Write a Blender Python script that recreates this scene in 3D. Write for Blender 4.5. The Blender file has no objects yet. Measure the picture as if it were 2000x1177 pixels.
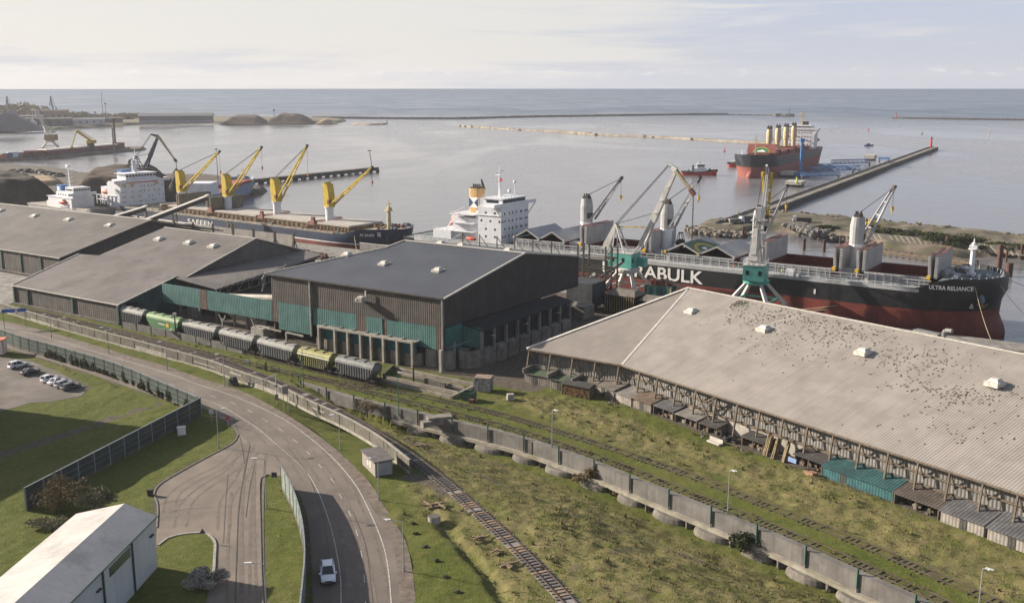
import bpy, math, random
import numpy as np
from mathutils import Vector, Matrix
from mathutils.geometry import tessellate_polygon
random.seed(7); RNG = np.random.default_rng(7)
SC = bpy.context.scene
COL = SC.collection
R = math.radians

# ---------------------------------------------------------------- camera
FOC, CAMZ, PITCH = 2000.0, 63.0, math.atan((588.5 - 172) / 2000.0)
cam = bpy.data.cameras.new('camera'); co = bpy.data.objects.new('camera', cam); COL.objects.link(co)
co.location = (0, 0, CAMZ); co.rotation_euler = (math.pi / 2 - PITCH, 0, 0)
cam.sensor_width = 36.0; cam.lens = 36.0 * FOC / 2000.0; cam.clip_start = 1; cam.clip_end = 90000
SC.camera = co
_c, _s = math.cos(PITCH), math.sin(PITCH)
def ray(x, y):
    u = (x - 1000) / FOC; v = (588.5 - y) / FOC
    return Vector((u, _c + v * _s, -_s + v * _c))
def G(x, y, z=0.0):                       # point of the level z seen at photo position x, y
    d = ray(x, y); k = (z - CAMZ) / d.z
    return Vector((d.x * k, d.y * k, z))
def pixof(p):
    z = p[2] - CAMZ; dep = p[1] * _c - z * _s; up = p[1] * _s + z * _c
    return 1000 + FOC * p[0] / dep, 588.5 - FOC * up / dep
def ppm(p): return FOC / (p[1] * _c - (p[2] - CAMZ) * _s)      # photo pixels per metre there

# port grid: s runs along the quay to the right, t runs across it to the sea
ANG = R(-33.8); O = G(868, 722, 0)
SD = Vector((math.cos(ANG), math.sin(ANG), 0)); TD = Vector((-SD.y, SD.x, 0))
def F(s, t, z=0.0): return O + SD * s + TD * t + Vector((0, 0, z))
def st(p):
    d = Vector((p[0], p[1], 0)) - O; return d.dot(SD), d.dot(TD)
def onT(x, y, t):
    d = ray(x, y); k = (t + O.dot(TD)) / d.dot(TD); p = Vector((0, 0, CAMZ)) + d * k
    return st(p)[0], p.z

# ---------------------------------------------------------------- materials
def nd(nt, t, **kw):
    n = nt.nodes.new(t)
    for k, v in kw.items():
        if k[0] == '_': n.inputs[k[1:].replace('_', ' ')].default_value = v
        else: setattr(n, k, v)
    return n
def rgb(c): return (c[0], c[1], c[2], 1)
def mixc(nt, fac, a, b, mode='MIX'):
    m = nt.nodes.new('ShaderNodeMix'); m.data_type = 'RGBA'; m.blend_type = mode
    for sock, v in ((m.inputs[0], fac), (m.inputs[6], a), (m.inputs[7], b)):
        if isinstance(v, (int, float)): sock.default_value = v
        elif isinstance(v, tuple): sock.default_value = rgb(v)
        else: nt.links.new(v, sock)
    return m.outputs[2]
def mmath(nt, op, a, b=None, c=None, clamp=False):
    m = nt.nodes.new('ShaderNodeMath'); m.operation = op; m.use_clamp = clamp
    for i, v in enumerate((a, b, c)):
        if v is None: continue
        if isinstance(v, (int, float)): m.inputs[i].default_value = v
        else: nt.links.new(v, m.inputs[i])
    return m.outputs[0]
def ramp(nt, v, lo, hi):
    m = nt.nodes.new('ShaderNodeMapRange'); m.interpolation_type = 'SMOOTHSTEP'
    m.inputs[1].default_value = lo; m.inputs[2].default_value = hi; nt.links.new(v, m.inputs[0]); return m.outputs[0]
def coords(nt, kind='Object', scale=(1, 1, 1), rot=(0, 0, 0)):
    tc = nt.nodes.new('ShaderNodeTexCoord'); mp = nt.nodes.new('ShaderNodeMapping')
    mp.inputs['Scale'].default_value = scale; mp.inputs['Rotation'].default_value = rot
    nt.links.new(tc.outputs[kind], mp.inputs[0]); return mp.outputs[0]
def noise(nt, vec, scale, detail=5, rough=.6, dist=0):
    n = nd(nt, 'ShaderNodeTexNoise', _Scale=scale, _Detail=detail, _Roughness=rough, _Distortion=dist)
    nt.links.new(vec, n.inputs['Vector']); return n.outputs[0]
def newmat(name):
    m = bpy.data.materials.new(name); m.use_nodes = True
    nt = m.node_tree; return m, nt, nt.nodes['Principled BSDF']
MATS = {}
def M(name, col, rough=.7, metal=0, var=.22, scale=.35, col2=None, cut=(.5, .7), c2scale=.25, streak=0, stripe=None,
      bump=0, bscale=4, spec=.35, grime=0, seam=None, run=0, rust=0):
    if name in MATS: return MATS[name]
    m, nt, b = newmat(name); L = nt.links
    v = coords(nt)
    n = noise(nt, v, scale, 6)
    dark = tuple(c * (1 - var) for c in col); lite = tuple(min(1, c * (1 + var)) for c in col)
    out = mixc(nt, ramp(nt, n, .3, .7), dark, lite)
    if col2:
        n2 = noise(nt, coords(nt, rot=(.3, .2, .5)), c2scale, 8, .65)
        out = mixc(nt, ramp(nt, n2, *cut), out, col2)
    if streak:
        n3 = noise(nt, coords(nt, scale=(1.1, 1.1, .06)), 1.4, 4)
        out = mixc(nt, mmath(nt, 'MULTIPLY', ramp(nt, n3, .45, .75), streak), out, tuple(c * .45 for c in col))
    if run:                                   # stains running down the slope of a roof
        n5 = noise(nt, coords(nt, scale=(1.0, .05, .05)), 1.1, 6, .65)
        out = mixc(nt, mmath(nt, 'MULTIPLY', ramp(nt, n5, .46, .74), run), out, tuple(c * .55 for c in col))
    if rust:                                  # rust weeping down plating
        n6 = noise(nt, coords(nt, scale=(.9, .9, .07)), .9, 7, .7)
        out = mixc(nt, mmath(nt, 'MULTIPLY', ramp(nt, n6, .56, .74), rust), out, (.10, .05, .032))
    hgt = None
    if stripe:                                # ribbed sheet: (axis, period, colour amount, bump)
        ax, per, amt, bp = stripe
        sx = nd(nt, 'ShaderNodeSeparateXYZ'); L.new(coords(nt), sx.inputs[0])
        w = mmath(nt, 'SINE', mmath(nt, 'MULTIPLY', sx.outputs['xyz'.index(ax)], 2 * math.pi / per))
        out = mixc(nt, mmath(nt, 'MULTIPLY_ADD', w, .5 * amt, .5 * amt), out, tuple(c * .35 for c in col))
        hgt = mmath(nt, 'MULTIPLY', w, bp)
    if seam:                                  # thin joints between sheets or panels: (axis, period, width, amount)
        for ax, per, wd, amt in seam:
            sx = nd(nt, 'ShaderNodeSeparateXYZ'); L.new(coords(nt), sx.inputs[0])
            fr = mmath(nt, 'FRACT', mmath(nt, 'DIVIDE', sx.outputs['xyz'.index(ax)], per))
            hit = mmath(nt, 'LESS_THAN', fr, wd / per)
            out = mixc(nt, mmath(nt, 'MULTIPLY', hit, amt), out, tuple(c * .4 for c in col))
    if grime:
        n4 = noise(nt, coords(nt), 3.5, 8, .7)
        out = mixc(nt, mmath(nt, 'MULTIPLY', ramp(nt, n4, .5, .8), grime), out, (.06, .05, .045))
    L.new(out, b.inputs['Base Color'])
    b.inputs['Roughness'].default_value = rough; b.inputs['Metallic'].default_value = metal
    b.inputs['Specular IOR Level'].default_value = spec
    if bump or hgt is not None:
        bn = nd(nt, 'ShaderNodeBump', _Strength=.6, _Distance=1.0)
        h = mmath(nt, 'MULTIPLY', noise(nt, coords(nt), bscale, 6, .7), bump)
        if hgt is not None: h = mmath(nt, 'ADD', h, hgt)
        L.new(h, bn.inputs['Height']); L.new(bn.outputs[0], b.inputs['Normal'])
    MATS[name] = m; return m

# ---------------------------------------------------------------- mesh building
EACH = {k: k for k in ('mast_house', 'downpipe', 'corner_post', 'pile', 'window', 'bogie', 'folded_cover', 'hull_mark', 'pipe', 'windlass', 'rail_beam', 'teal_band', 'silo_wall', 'dock_bin', 'vent_panel', 'signal_head', 'signal_box', 'pier', 'parapet')}
EACH.update({'columns': 'column', 'posts': 'post', 'rusty_panels': 'rusty_panel', 'wheels': 'wheel', 'deck_gear': 'deck_machine', 'struts': 'strut', 'stored_junk': 'stored_item', 'tracks': 'crawler_track', 'roof_hatch': 'roof_hatch', 'trestle': 'trestle_leg', 'bulwark_stays': 'bulwark_stay', 'slats': 'slat', 'side_panels': 'side_panel', 'wall_lamp': 'wall_lamp', 'rail': 'rail'})
class MB:
    def __init__(s): s.v = []; s.f = []; s.m = []; s.x = None; s.g = []
    def add(s, vs, fs, mi=0):
        n = len(s.v); s.g.append((n, len(s.f)))
        if s.x is not None: vs = [s.x @ Vector(p) for p in vs]
        s.v += [tuple(p) for p in vs]
        for f in fs: s.f.append([n + i for i in f]); s.m.append(mi)
        return s
    def box(s, x0, x1, y0, y1, z0, z1, mi=0):
        vs = [(x, y, z) for z in (z0, z1) for x, y in ((x0, y0), (x1, y0), (x1, y1), (x0, y1))]
        return s.add(vs, [(3, 2, 1, 0), (4, 5, 6, 7), (0, 1, 5, 4), (1, 2, 6, 5), (2, 3, 7, 6), (3, 0, 4, 7)], mi)
    def bar(s, p, q, w=.1, h=None, w2=None, mi=0, up=(0, 0, 1)):
        p, q = Vector(p), Vector(q); d = q - p
        if d.length < 1e-6: return s
        d.normalize(); u = Vector(up)
        if abs(d.dot(u)) > .98: u = Vector((0, 1, 0)) if abs(d.y) < .9 else Vector((1, 0, 0))
        a = d.cross(u).normalized(); b = a.cross(d).normalized(); h = h or w; vs = []
        for c, k in ((p, 1), (q, (w2 / w) if w2 else 1)):
            for i, j in ((-1, -1), (1, -1), (1, 1), (-1, 1)): vs.append(c + a * (w * k * i / 2) + b * (h * k * j / 2))
        return s.add(vs, [(3, 2, 1, 0), (4, 5, 6, 7), (0, 1, 5, 4), (1, 2, 6, 5), (2, 3, 7, 6), (3, 0, 4, 7)], mi)
    def tube(s, p, q, r, r2=None, n=10, mi=0, caps=True):
        p, q = Vector(p), Vector(q); r2 = r if r2 is None else r2; d = (q - p).normalized()
        u = Vector((0, 0, 1)) if abs(d.z) < .95 else Vector((1, 0, 0))
        a = d.cross(u).normalized(); b = d.cross(a)
        vs = []
        for c, k in ((p, r), (q, r2)):
            for i in range(n): t = 2 * math.pi * i / n; vs.append(c + a * (k * math.cos(t)) + b * (k * math.sin(t)))
        fs = [(i, (i + 1) % n, n + (i + 1) % n, n + i) for i in range(n)]
        if caps: fs += [tuple(range(n - 1, -1, -1)), tuple(range(n, 2 * n))]
        return s.add(vs, fs, mi)
    def path(s, pts, r, n=6, mi=0):
        for a, b in zip(pts, pts[1:]): s.tube(a, b, r, n=n, mi=mi)
        return s
    def prism(s, poly, z0, z1, mi=0, top=None):        # poly of (x, y), upright
        n = len(poly); vs = [(x, y, z0) for x, y in poly] + [(x, y, z1) for x, y in (top or poly)]
        return s.add(vs, [tuple(range(n - 1, -1, -1)), tuple(range(n, 2 * n))] + [(i, (i + 1) % n, n + (i + 1) % n, n + i) for i in range(n)], mi)
    def extr(s, poly, vec, mi=0):                      # any planar polygon pushed along vec
        n = len(poly); v = Vector(vec); vs = [Vector(p) for p in poly]; vs += [p + v for p in vs]
        return s.add(vs, [tuple(range(n - 1, -1, -1)), tuple(range(n, 2 * n))] + [(i, (i + 1) % n, n + (i + 1) % n, n + i) for i in range(n)], mi)
    def poly(s, pts, mi=0): return s.add(pts, [tuple(range(len(pts)))], mi)
    def lathe(s, prof, n=14, at=(0, 0, 0), mi=0):      # prof of (r, z)
        vs = []; 
        for r, z in prof:
            for i in range(n): t = 2 * math.pi * i / n; vs.append((at[0] + r * math.cos(t), at[1] + r * math.sin(t), at[2] + z))
        fs = [(k * n + i, k * n + (i + 1) % n, (k + 1) * n + (i + 1) % n, (k + 1) * n + i) for k in range(len(prof) - 1) for i in range(n)]
        fs += [tuple(range(n - 1, -1, -1)), tuple((len(prof) - 1) * n + i for i in range(n))]
        return s.add(vs, fs, mi)
    def blob(s, c, r, seed=0, n=7, amp=.25, sq=(1, 1, 1), mi=0):   # lumpy stone
        rn = random.Random(seed); vs = []; c = Vector(c); rows = n
        for i in range(rows + 1):
            th = math.pi * i / rows
            for j in range(n + 2):
                ph = 2 * math.pi * j / (n + 2); k = r * (1 + rn.uniform(-amp, amp))
                if i in (0, rows): k = r
                vs.append(c + Vector((k * math.sin(th) * math.cos(ph) * sq[0], k * math.sin(th) * math.sin(ph) * sq[1], k * math.cos(th) * sq[2])))
        w = n + 2
        fs = [(i * w + j, i * w + (j + 1) % w, (i + 1) * w + (j + 1) % w, (i + 1) * w + j) for i in range(rows) for j in range(w)]
        return s.add(vs, fs, mi)
    def mesh(s, name, mats, smooth=False):
        me = bpy.data.meshes.new(name); me.from_pydata(s.v, [], s.f)
        for m in (mats if isinstance(mats, (list, tuple)) else [mats]): me.materials.append(m)
        if any(s.m): me.polygons.foreach_set('material_index', s.m)
        if smooth: me.polygons.foreach_set('use_smooth', [True] * len(me.polygons))
        me.update(); return me
    def build(s, name, mats, parent=None, smooth=False, loc=None, rz=0):
        if name in EACH and parent and len(s.g) > 1:      # countable pieces: every piece an object of its own
            first = None
            for i, (a, b) in enumerate(s.g):
                c, d = s.g[i + 1] if i + 1 < len(s.g) else (len(s.v), len(s.f)); q = MB(); q.v = s.v[a:c]; q.f = [[k - a for k in f] for f in s.f[b:d]]; q.m = s.m[b:d]
                o = q.build(EACH[name], mats, parent, smooth); first = first or o
            return first
        o = bpy.data.objects.new(name, s.mesh(name, mats, smooth)); COL.objects.link(o)
        if parent: o.parent = parent
        if loc is not None: o.location = loc; o.rotation_euler = (0, 0, rz)
        return o
def arrmesh(name, V, Fq, mat, smooth=False):           # big meshes from numpy arrays (faces all the same size)
    me = bpy.data.meshes.new(name); k = Fq.shape[1]
    me.vertices.add(len(V)); me.vertices.foreach_set('co', np.asarray(V, np.float32).ravel())
    me.loops.add(Fq.size); me.loops.foreach_set('vertex_index', Fq.astype(np.int32).ravel())
    me.polygons.add(len(Fq)); me.polygons.foreach_set('loop_start', np.arange(0, Fq.size, k, dtype=np.int32))
    me.materials.append(mat)
    if smooth: me.polygons.foreach_set('use_smooth', np.ones(len(Fq), bool))
    me.update(calc_edges=True); return me
def fattr(me, name, arr):
    a = me.attributes.new(name, 'FLOAT', 'POINT'); a.data.foreach_set('value', np.asarray(arr, np.float32).ravel())

# ---------------------------------------------------------------- things
def tag(o, label=None, cat=None, group=None, kind=None):
    if label: o['label'] = label
    if cat: o['category'] = cat
    if group: o['group'] = group
    if kind: o['kind'] = kind
    return o
def thing(name, label, cat, loc=(0, 0, 0), rz=0, group=None):
    o = bpy.data.objects.new(name, None); COL.objects.link(o); o.empty_display_size = .5
    o.location = loc; o.rotation_euler = (0, 0, rz)
    return tag(o, label, cat, group)
def pthing(name, label, cat, s, t, z=0, group=None, turn=0): return thing(name, label, cat, F(s, t, z), ANG + turn, group)
def struct(o): o['kind'] = 'structure'; return o
KIDS = {}
def dup(root, loc, rz, label, group=None):
    r = root.copy(); COL.objects.link(r); r.location = loc; r.rotation_euler = (0, 0, rz); r['label'] = label
    if group: r['group'] = group
    for ch in [c for c in COL.objects if c.parent == root]:
        c = ch.copy(); COL.objects.link(c); c.parent = r
        for g in [c2 for c2 in COL.objects if c2.parent == ch]:
            d = g.copy(); COL.objects.link(d); d.parent = c
    return r
def lettering(name, txt, size, mat, parent, mtx, bold=0, depth=.04, align='LEFT', sx=1.0):
    cu = bpy.data.curves.new('lettering', 'FONT'); cu.body = txt; cu.size = size; cu.extrude = depth; cu.offset = bold; cu.align_x = align
    t = bpy.data.objects.new('lettering', cu); COL.objects.link(t); bpy.context.view_layer.update()
    me = bpy.data.meshes.new_from_object(t.evaluated_get(bpy.context.evaluated_depsgraph_get()))
    bpy.data.objects.remove(t); bpy.data.curves.remove(cu)
    me.transform(mtx @ Matrix.Diagonal((sx, 1, 1, 1))); me.materials.clear(); me.materials.append(mat)
    o = bpy.data.objects.new(name, me); COL.objects.link(o); o.parent = parent; return o
def basis(x, y, o):
    x = Vector(x).normalized(); y = Vector(y); y = (y - x * x.dot(y)).normalized(); z = x.cross(y)
    m = Matrix.Identity(4)
    for i in range(3): m[i][0] = x[i]; m[i][1] = y[i]; m[i][2] = z[i]; m[i][3] = o[i]
    return m
def smooth_line(pts, step=1.5):                       # Catmull-Rom through points, resampled
    P = [Vector(p) for p in pts]; P = [P[0] * 2 - P[1]] + P + [P[-1] * 2 - P[-2]]; out = []
    for i in range(1, len(P) - 2):
        a, b, c, d = P[i - 1:i + 3]; n = max(1, int((c - b).length / step))
        for k in range(n):
            t = k / n
            out.append(.5 * ((2 * b) + (c - a) * t + (2 * a - 5 * b + 4 * c - d) * t * t + (3 * b - a - 3 * c + d) * t ** 3))
    out.append(P[-2]); return out
def GL(px, z=0, step=1.5): return smooth_line([G(x, y, z) for x, y in px], step)
def normals2(pts):
    out = []
    for i in range(len(pts)):
        d = pts[min(i + 1, len(pts) - 1)] - pts[max(i - 1, 0)]; d = Vector((d.x, d.y, 0)).normalized(); out.append(Vector((-d.y, d.x, 0)))
    return out
def offset(pts, d): return [p + n * d for p, n in zip(pts, normals2(pts))]
def walk(pts, step, start=0):                          # evenly spaced (point, direction) along a polyline
    out = []; nxt = start; acc = 0
    for a, b in zip(pts, pts[1:]):
        l = (b - a).length
        while nxt <= acc + l and l > 0: out.append((a + (b - a) * ((nxt - acc) / l), (b - a).normalized())); nxt += step
        acc += l
    return out
# ================================================================ light and sky
SUN_AZ, SUN_EL = R(160.5), R(22.5)
SUNV = Vector((math.cos(SUN_AZ) * math.cos(SUN_EL), math.sin(SUN_AZ) * math.cos(SUN_EL), math.sin(SUN_EL)))
sl = bpy.data.lights.new('sun', 'SUN'); sl.energy = 4.6; sl.angle = R(.6); sl.color = (1, .90, .77)
so = bpy.data.objects.new('sun', sl); COL.objects.link(so); so.rotation_euler = SUNV.to_track_quat('Z', 'Y').to_euler(); so.location = SUNV * 500
W = bpy.data.worlds.new('World'); SC.world = W; W.use_nodes = True
def world():
    nt = W.node_tree; L = nt.links; bg = nt.nodes['Background']
    sky = nd(nt, 'ShaderNodeTexSky', sky_type='NISHITA', sun_disc=False, sun_elevation=SUN_EL,
             sun_rotation=math.atan2(SUNV.x, SUNV.y), altitude=60, air_density=1.0, dust_density=2.0, ozone_density=1.0)
    g = coords(nt, 'Generated'); sx = nd(nt, 'ShaderNodeSeparateXYZ'); L.new(g, sx.inputs[0]); z = sx.outputs[2]
    streak = noise(nt, coords(nt, 'Generated', (2.2, 2.2, 26), (.05, 0, 0)), 1.6, 8, .62, .5)
    fine = noise(nt, coords(nt, 'Generated', (7, 7, 110), (.03, .02, 0)), 1.3, 6, .6, .3)
    puff = noise(nt, coords(nt, 'Generated', (45, 45, 170)), 1.5, 6, .6)
    band = mmath(nt, 'MULTIPLY', ramp(nt, z, .009, .013), ramp(nt, z, .021, .014))
    right = ramp(nt, sx.outputs[0], -.15, .42)             # the cloud sheet thins away from the sun
    cover = mmath(nt, 'ADD', mmath(nt, 'MULTIPLY', streak, .75), mmath(nt, 'MULTIPLY', fine, .25))
    cover = mmath(nt, 'SUBTRACT', cover, mmath(nt, 'MULTIPLY', right, .25))
    cover = mmath(nt, 'ADD', cover, mmath(nt, 'MULTIPLY', ramp(nt, z, .012, .085), .12))
    mask = ramp(nt, cover, .34, .54)
    pmask = mmath(nt, 'MULTIPLY', ramp(nt, puff, .52, .68), band)
    gap = mixc(nt, ramp(nt, z, .0, .09), (2.55, 2.62, 2.95), (2.25, 2.48, 3.05))
    body = mixc(nt, right, (3.35, 3.25, 3.14), (3.12, 3.08, 3.12))
    c = mixc(nt, .06, mixc(nt, mask, gap, body), sky.outputs[0])
    c = mixc(nt, mmath(nt, 'MULTIPLY', pmask, .55), c, (3.95, 3.8, 3.6))
    high = mixc(nt, .55, sky.outputs[0], (1.2, 1.25, 1.4))
    c = mixc(nt, ramp(nt, z, .07, .45), c, high)
    L.new(c, bg.inputs['Color']); bg.inputs['Strength'].default_value = .1
world()
SC.view_settings.view_transform = 'Standard'; SC.view_settings.look = 'None'; SC.view_settings.gamma = 1; SC.view_settings.exposure = 1.24

# ================================================================ noise and polygon rasters
def vnoise(x, y, s, seed):
    g = np.random.default_rng(seed).random((256, 256)); x = np.asarray(x) / s + 1000.3; y = np.asarray(y) / s + 1000.7
    xi = np.floor(x).astype(int); yi = np.floor(y).astype(int); u = x - xi; v = y - yi; u = u * u * (3 - 2 * u); v = v * v * (3 - 2 * v)
    a = g[xi % 256, yi % 256]; b = g[(xi + 1) % 256, yi % 256]; c = g[xi % 256, (yi + 1) % 256]; d = g[(xi + 1) % 256, (yi + 1) % 256]
    return (a * (1 - u) + b * u) * (1 - v) + (c * (1 - u) + d * u) * v
def fbm(x, y, s, seed, o=4):
    t = 0; w = 0; k = 1
    for i in range(o): t = t + vnoise(x, y, s * k, seed + i) * k; w += k; k *= .5
    return t / w
def sdist(px, py, poly):                               # signed distance to a closed polygon, positive inside
    ins = np.zeros(px.shape, bool); dm = np.full(px.shape, 1e9); n = len(poly)
    for i in range(n):
        ax, ay = poly[i][0], poly[i][1]; bx, by = poly[(i + 1) % n][0], poly[(i + 1) % n][1]
        c = (ay > py) != (by > py)
        if ay != by: ins ^= c & (px < (bx - ax) * (py - ay) / (by - ay) + ax)
        dx, dy = bx - ax, by - ay; t = np.clip(((px - ax) * dx + (py - ay) * dy) / (dx * dx + dy * dy + 1e-9), 0, 1)
        dm = np.minimum(dm, np.hypot(px - ax - t * dx, py - ay - t * dy))
    return np.where(ins, dm, -dm)
def ldist(px, py, line):                               # distance to an open line and arc length of the nearest point
    dm = np.full(px.shape, 1e9); al = np.zeros(px.shape); sd = np.zeros(px.shape); acc = 0
    for a, b in zip(line, line[1:]):
        dx, dy = b[0] - a[0], b[1] - a[1]; ln = math.hypot(dx, dy)
        t = np.clip(((px - a[0]) * dx + (py - a[1]) * dy) / (ln * ln + 1e-9), 0, 1)
        d = np.hypot(px - a[0] - t * dx, py - a[1] - t * dy); k = d < dm
        dm = np.where(k, d, dm); al = np.where(k, acc + t * ln, al); sd = np.where(k, np.sign(dx * (py - a[1]) - dy * (px - a[0])), sd); acc += ln
    return dm, al, sd
def sstep(v, a, b): t = np.clip((v - a) / (b - a), 0, 1); return t * t * (3 - 2 * t)

# ================================================================ sea
def sea_mat():
    m, nt, b = newmat('sea_water'); L = nt.links
    v = coords(nt); sx = nd(nt, 'ShaderNodeSeparateXYZ'); L.new(v, sx.inputs[0])
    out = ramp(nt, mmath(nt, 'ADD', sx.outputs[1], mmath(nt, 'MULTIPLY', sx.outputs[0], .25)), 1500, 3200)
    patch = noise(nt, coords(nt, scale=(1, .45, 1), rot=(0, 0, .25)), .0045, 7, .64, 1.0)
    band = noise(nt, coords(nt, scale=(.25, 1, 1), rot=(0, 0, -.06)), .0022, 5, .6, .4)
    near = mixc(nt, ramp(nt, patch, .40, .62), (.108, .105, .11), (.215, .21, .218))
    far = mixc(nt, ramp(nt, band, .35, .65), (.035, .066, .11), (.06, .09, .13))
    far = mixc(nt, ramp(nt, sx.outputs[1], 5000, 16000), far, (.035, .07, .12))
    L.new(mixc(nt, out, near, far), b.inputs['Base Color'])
    r = mmath(nt, 'MULTIPLY_ADD', ramp(nt, patch, .38, .62), .16, .13)
    L.new(mmath(nt, 'ADD', r, mmath(nt, 'MULTIPLY', out, .2)), b.inputs['Roughness'])
    L.new(mmath(nt, 'MULTIPLY_ADD', out, -.14, .4), b.inputs['Specular IOR Level']); b.inputs['IOR'].default_value = 1.333
    w1 = noise(nt, coords(nt, scale=(1, .6, 1), rot=(0, 0, .4)), .22, 6, .62, .4)
    w2 = noise(nt, coords(nt, scale=(.5, 1, 1), rot=(0, 0, .1)), .035, 5, .6, .6)
    h = mmath(nt, 'ADD', mmath(nt, 'MULTIPLY', w1, mmath(nt, 'MULTIPLY_ADD', ramp(nt, patch, .35, .65), .5, .2)), mmath(nt, 'MULTIPLY', w2, 1.0))
    bn = nd(nt, 'ShaderNodeBump', _Strength=.33, _Distance=1.0); L.new(h, bn.inputs['Height']); L.new(bn.outputs[0], b.inputs['Normal'])
    return m
SEA = -3.0
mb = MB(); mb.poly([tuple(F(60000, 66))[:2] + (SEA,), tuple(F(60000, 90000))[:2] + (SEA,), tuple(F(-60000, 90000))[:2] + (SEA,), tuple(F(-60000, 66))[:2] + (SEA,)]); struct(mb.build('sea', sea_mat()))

# ================================================================ outlines on the near ground
ROAD_R = GL([(-60, 620), (0, 630), (81, 649), (163, 673), (258, 702), (327, 722), (382, 742), (463, 768), (548, 814), (611, 857), (660, 899), (704, 945), (727, 984), (767, 1051), (780, 1102), (787, 1177), (790, 1240)])
LINE_R = GL([(-60, 628), (0, 637), (81, 656), (163, 680), (327, 729), (382, 749), (463, 776), (548, 815), (603, 853), (653, 897), (691, 942), (715, 984), (744, 1051), (757, 1102), (764, 1177), (766, 1240)])
LINE_C = GL([(-60, 639), (0, 650), (140, 688), (300, 740), (400, 769), (465, 791), (532, 829), (564, 851), (594, 876), (618, 902), (645, 933), (665, 968), (684, 1005), (699, 1048), (708, 1096), (713, 1150), (715, 1240)])
LINE_L = GL([(-60, 655), (0, 668), (140, 709), (300, 762), (400, 781), (438, 796), (464, 811), (498, 833), (523, 853), (560, 885), (594, 916), (619, 955), (636, 997), (649, 1039), (658, 1081), (665, 1127), (666, 1177), (666, 1240)])
ROAD_L = GL([(-60, 663), (0, 676), (140, 718), (300, 772), (392, 796), (436, 818), (470, 850), (520, 893), (552, 926), (580, 958), (598, 1000), (606, 1060), (609, 1110), (611, 1177), (612, 1240)])
PLAZA = [G(x, y) for x, y in [(425, 806), (459, 839), (465, 849), (453, 866), (407, 891), (352, 921), (312, 946), (301, 964), (306, 979), (308, 997), (306, 1030), (304, 1072), (330, 1100), (360, 1240),
                             (514, 1240), (513, 1177), (510, 1120), (508, 1030), (507, 943), (514, 931), (523, 926), (552, 929), (575, 950), (540, 900), (490, 850)]]
ISLAND = [G(x, y) for x, y in [(300, 1078), (309, 1065), (330, 1050), (360, 1043), (393, 1040.5), (407, 1044), (415, 1051), (420, 1062), (419, 1087), (417, 1117), (408, 1150), (402, 1177), (395, 1240), (270, 1240), (280, 1120)]]
LOT = [G(x, y) for x, y in [(-60, 690), (0, 697), (55, 703), (105, 722), (150, 745), (172, 757), (160, 772), (100, 784), (60, 786), (30, 795), (0, 803), (-60, 812)]]
WALL = GL([(590, 746 + 22), (700, 778 + 22), (800, 800 + 22), (1000, 847 + 22), (1136, 891 + 24), (1272, 945 + 25), (1410, 1000 + 26), (1545, 1055 + 27), (1690, 1120 + 29), (1817, 1177 + 30), (2000, 1265 + 33)], 0)
WALL = GL([(590, 746), (700, 777), (800, 800), (1000, 847), (1136, 891), (1272, 945), (1410, 1000), (1545, 1055), (1690, 1120), (1817, 1177), (2000, 1265)], 0, 1.5)  # top line of the retaining wall
TRACK_LOW = GL([(-80, 575), (0, 596), (120, 620), (300, 667), (420, 700), (520, 738), (610, 778), (700, 826), (790, 884), (860, 935), (930, 996), (1000, 1060), (1060, 1120), (1112, 1177), (1160, 1232)], 0)
TRACK_YARD = GL([(225, 645), (330, 672), (440, 699), (560, 728), (680, 750), (788, 767), (907, 793), (1000, 816), (1109, 849), (1217, 884), (1326, 921), (1408, 952), (1520, 997), (1654, 1051), (1763, 1097), (1864, 1141), (1973, 1188), (2060, 1226)], 0)
TRACK_WALL = GL([(600, 736), (700, 761), (800, 786), (890, 809), (1000, 838), (1081, 864), (1163, 892), (1245, 922), (1326, 956), (1435, 1000), (1520, 1034), (1632, 1083), (1727, 1124), (1843, 1177), (1950, 1226)], 0)
TRACK_WAGON = GL([(232, 629), (300, 645), (400, 669), (500, 694), (600, 720), (700, 744), (748, 756)], 0)
def terrain(x, y):
    x = np.asarray(x, float); y = np.asarray(y, float)
    d, al, sd = ldist(x, y, WALL)
    low = np.where(sd < 0, 1 - sstep(d, 1, 26), 0.0) * sstep(al, .5, 22)
    return -4.0 * low
def GZ(x, y, dz=0):                                    # photo position on the near terrain
    z = 0.0
    for i in range(12): p = G(x, y, z); z = .5 * z + .5 * float(terrain(p.x, p.y))
    return G(x, y, z) + Vector((0, 0, dz))

# ================================================================ near ground
road_poly = [p for p in ROAD_R] + [p for p in reversed(ROAD_L)]
X = np.arange(-150, 150, .55); Y = np.arange(80, 345, .55); gx, gy = np.meshgrid(X, Y, indexing='ij')
def inside(poly): return sdist(gx, gy, poly)
sd_road = np.maximum(inside(road_poly), inside(PLAZA)); sd_road = np.maximum(sd_road, inside(LOT))
sd_isl = inside(ISLAND); paved = np.where(sd_isl > 0, -sd_isl, sd_road)
sS = (gx - O.x) * SD.x + (gy - O.y) * SD.y; tT = (gx - O.x) * TD.x + (gy - O.y) * TD.y
rails = np.full(gx.shape, 1e9)
for tr in (TRACK_LOW, TRACK_YARD, TRACK_WALL, TRACK_WAGON): rails = np.minimum(rails, ldist(gx, gy, tr)[0])
dw, aw, sw = ldist(gx, gy, WALL)
MEADOW = [G(x, y) for x, y in [(860, 935), (790, 870), (700, 805), (640, 765), (760, 800), (1000, 868), (1400, 1024), (2000, 1290), (1300, 1500), (1112, 1177)]]
BANK = [G(x, y) for x, y in [(960, 775), (1100, 775), (1300, 850), (1550, 920), (2000, 1080), (2300, 1200), (2300, 1330), (1900, 1150), (1500, 980), (1150, 850)]]
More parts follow.
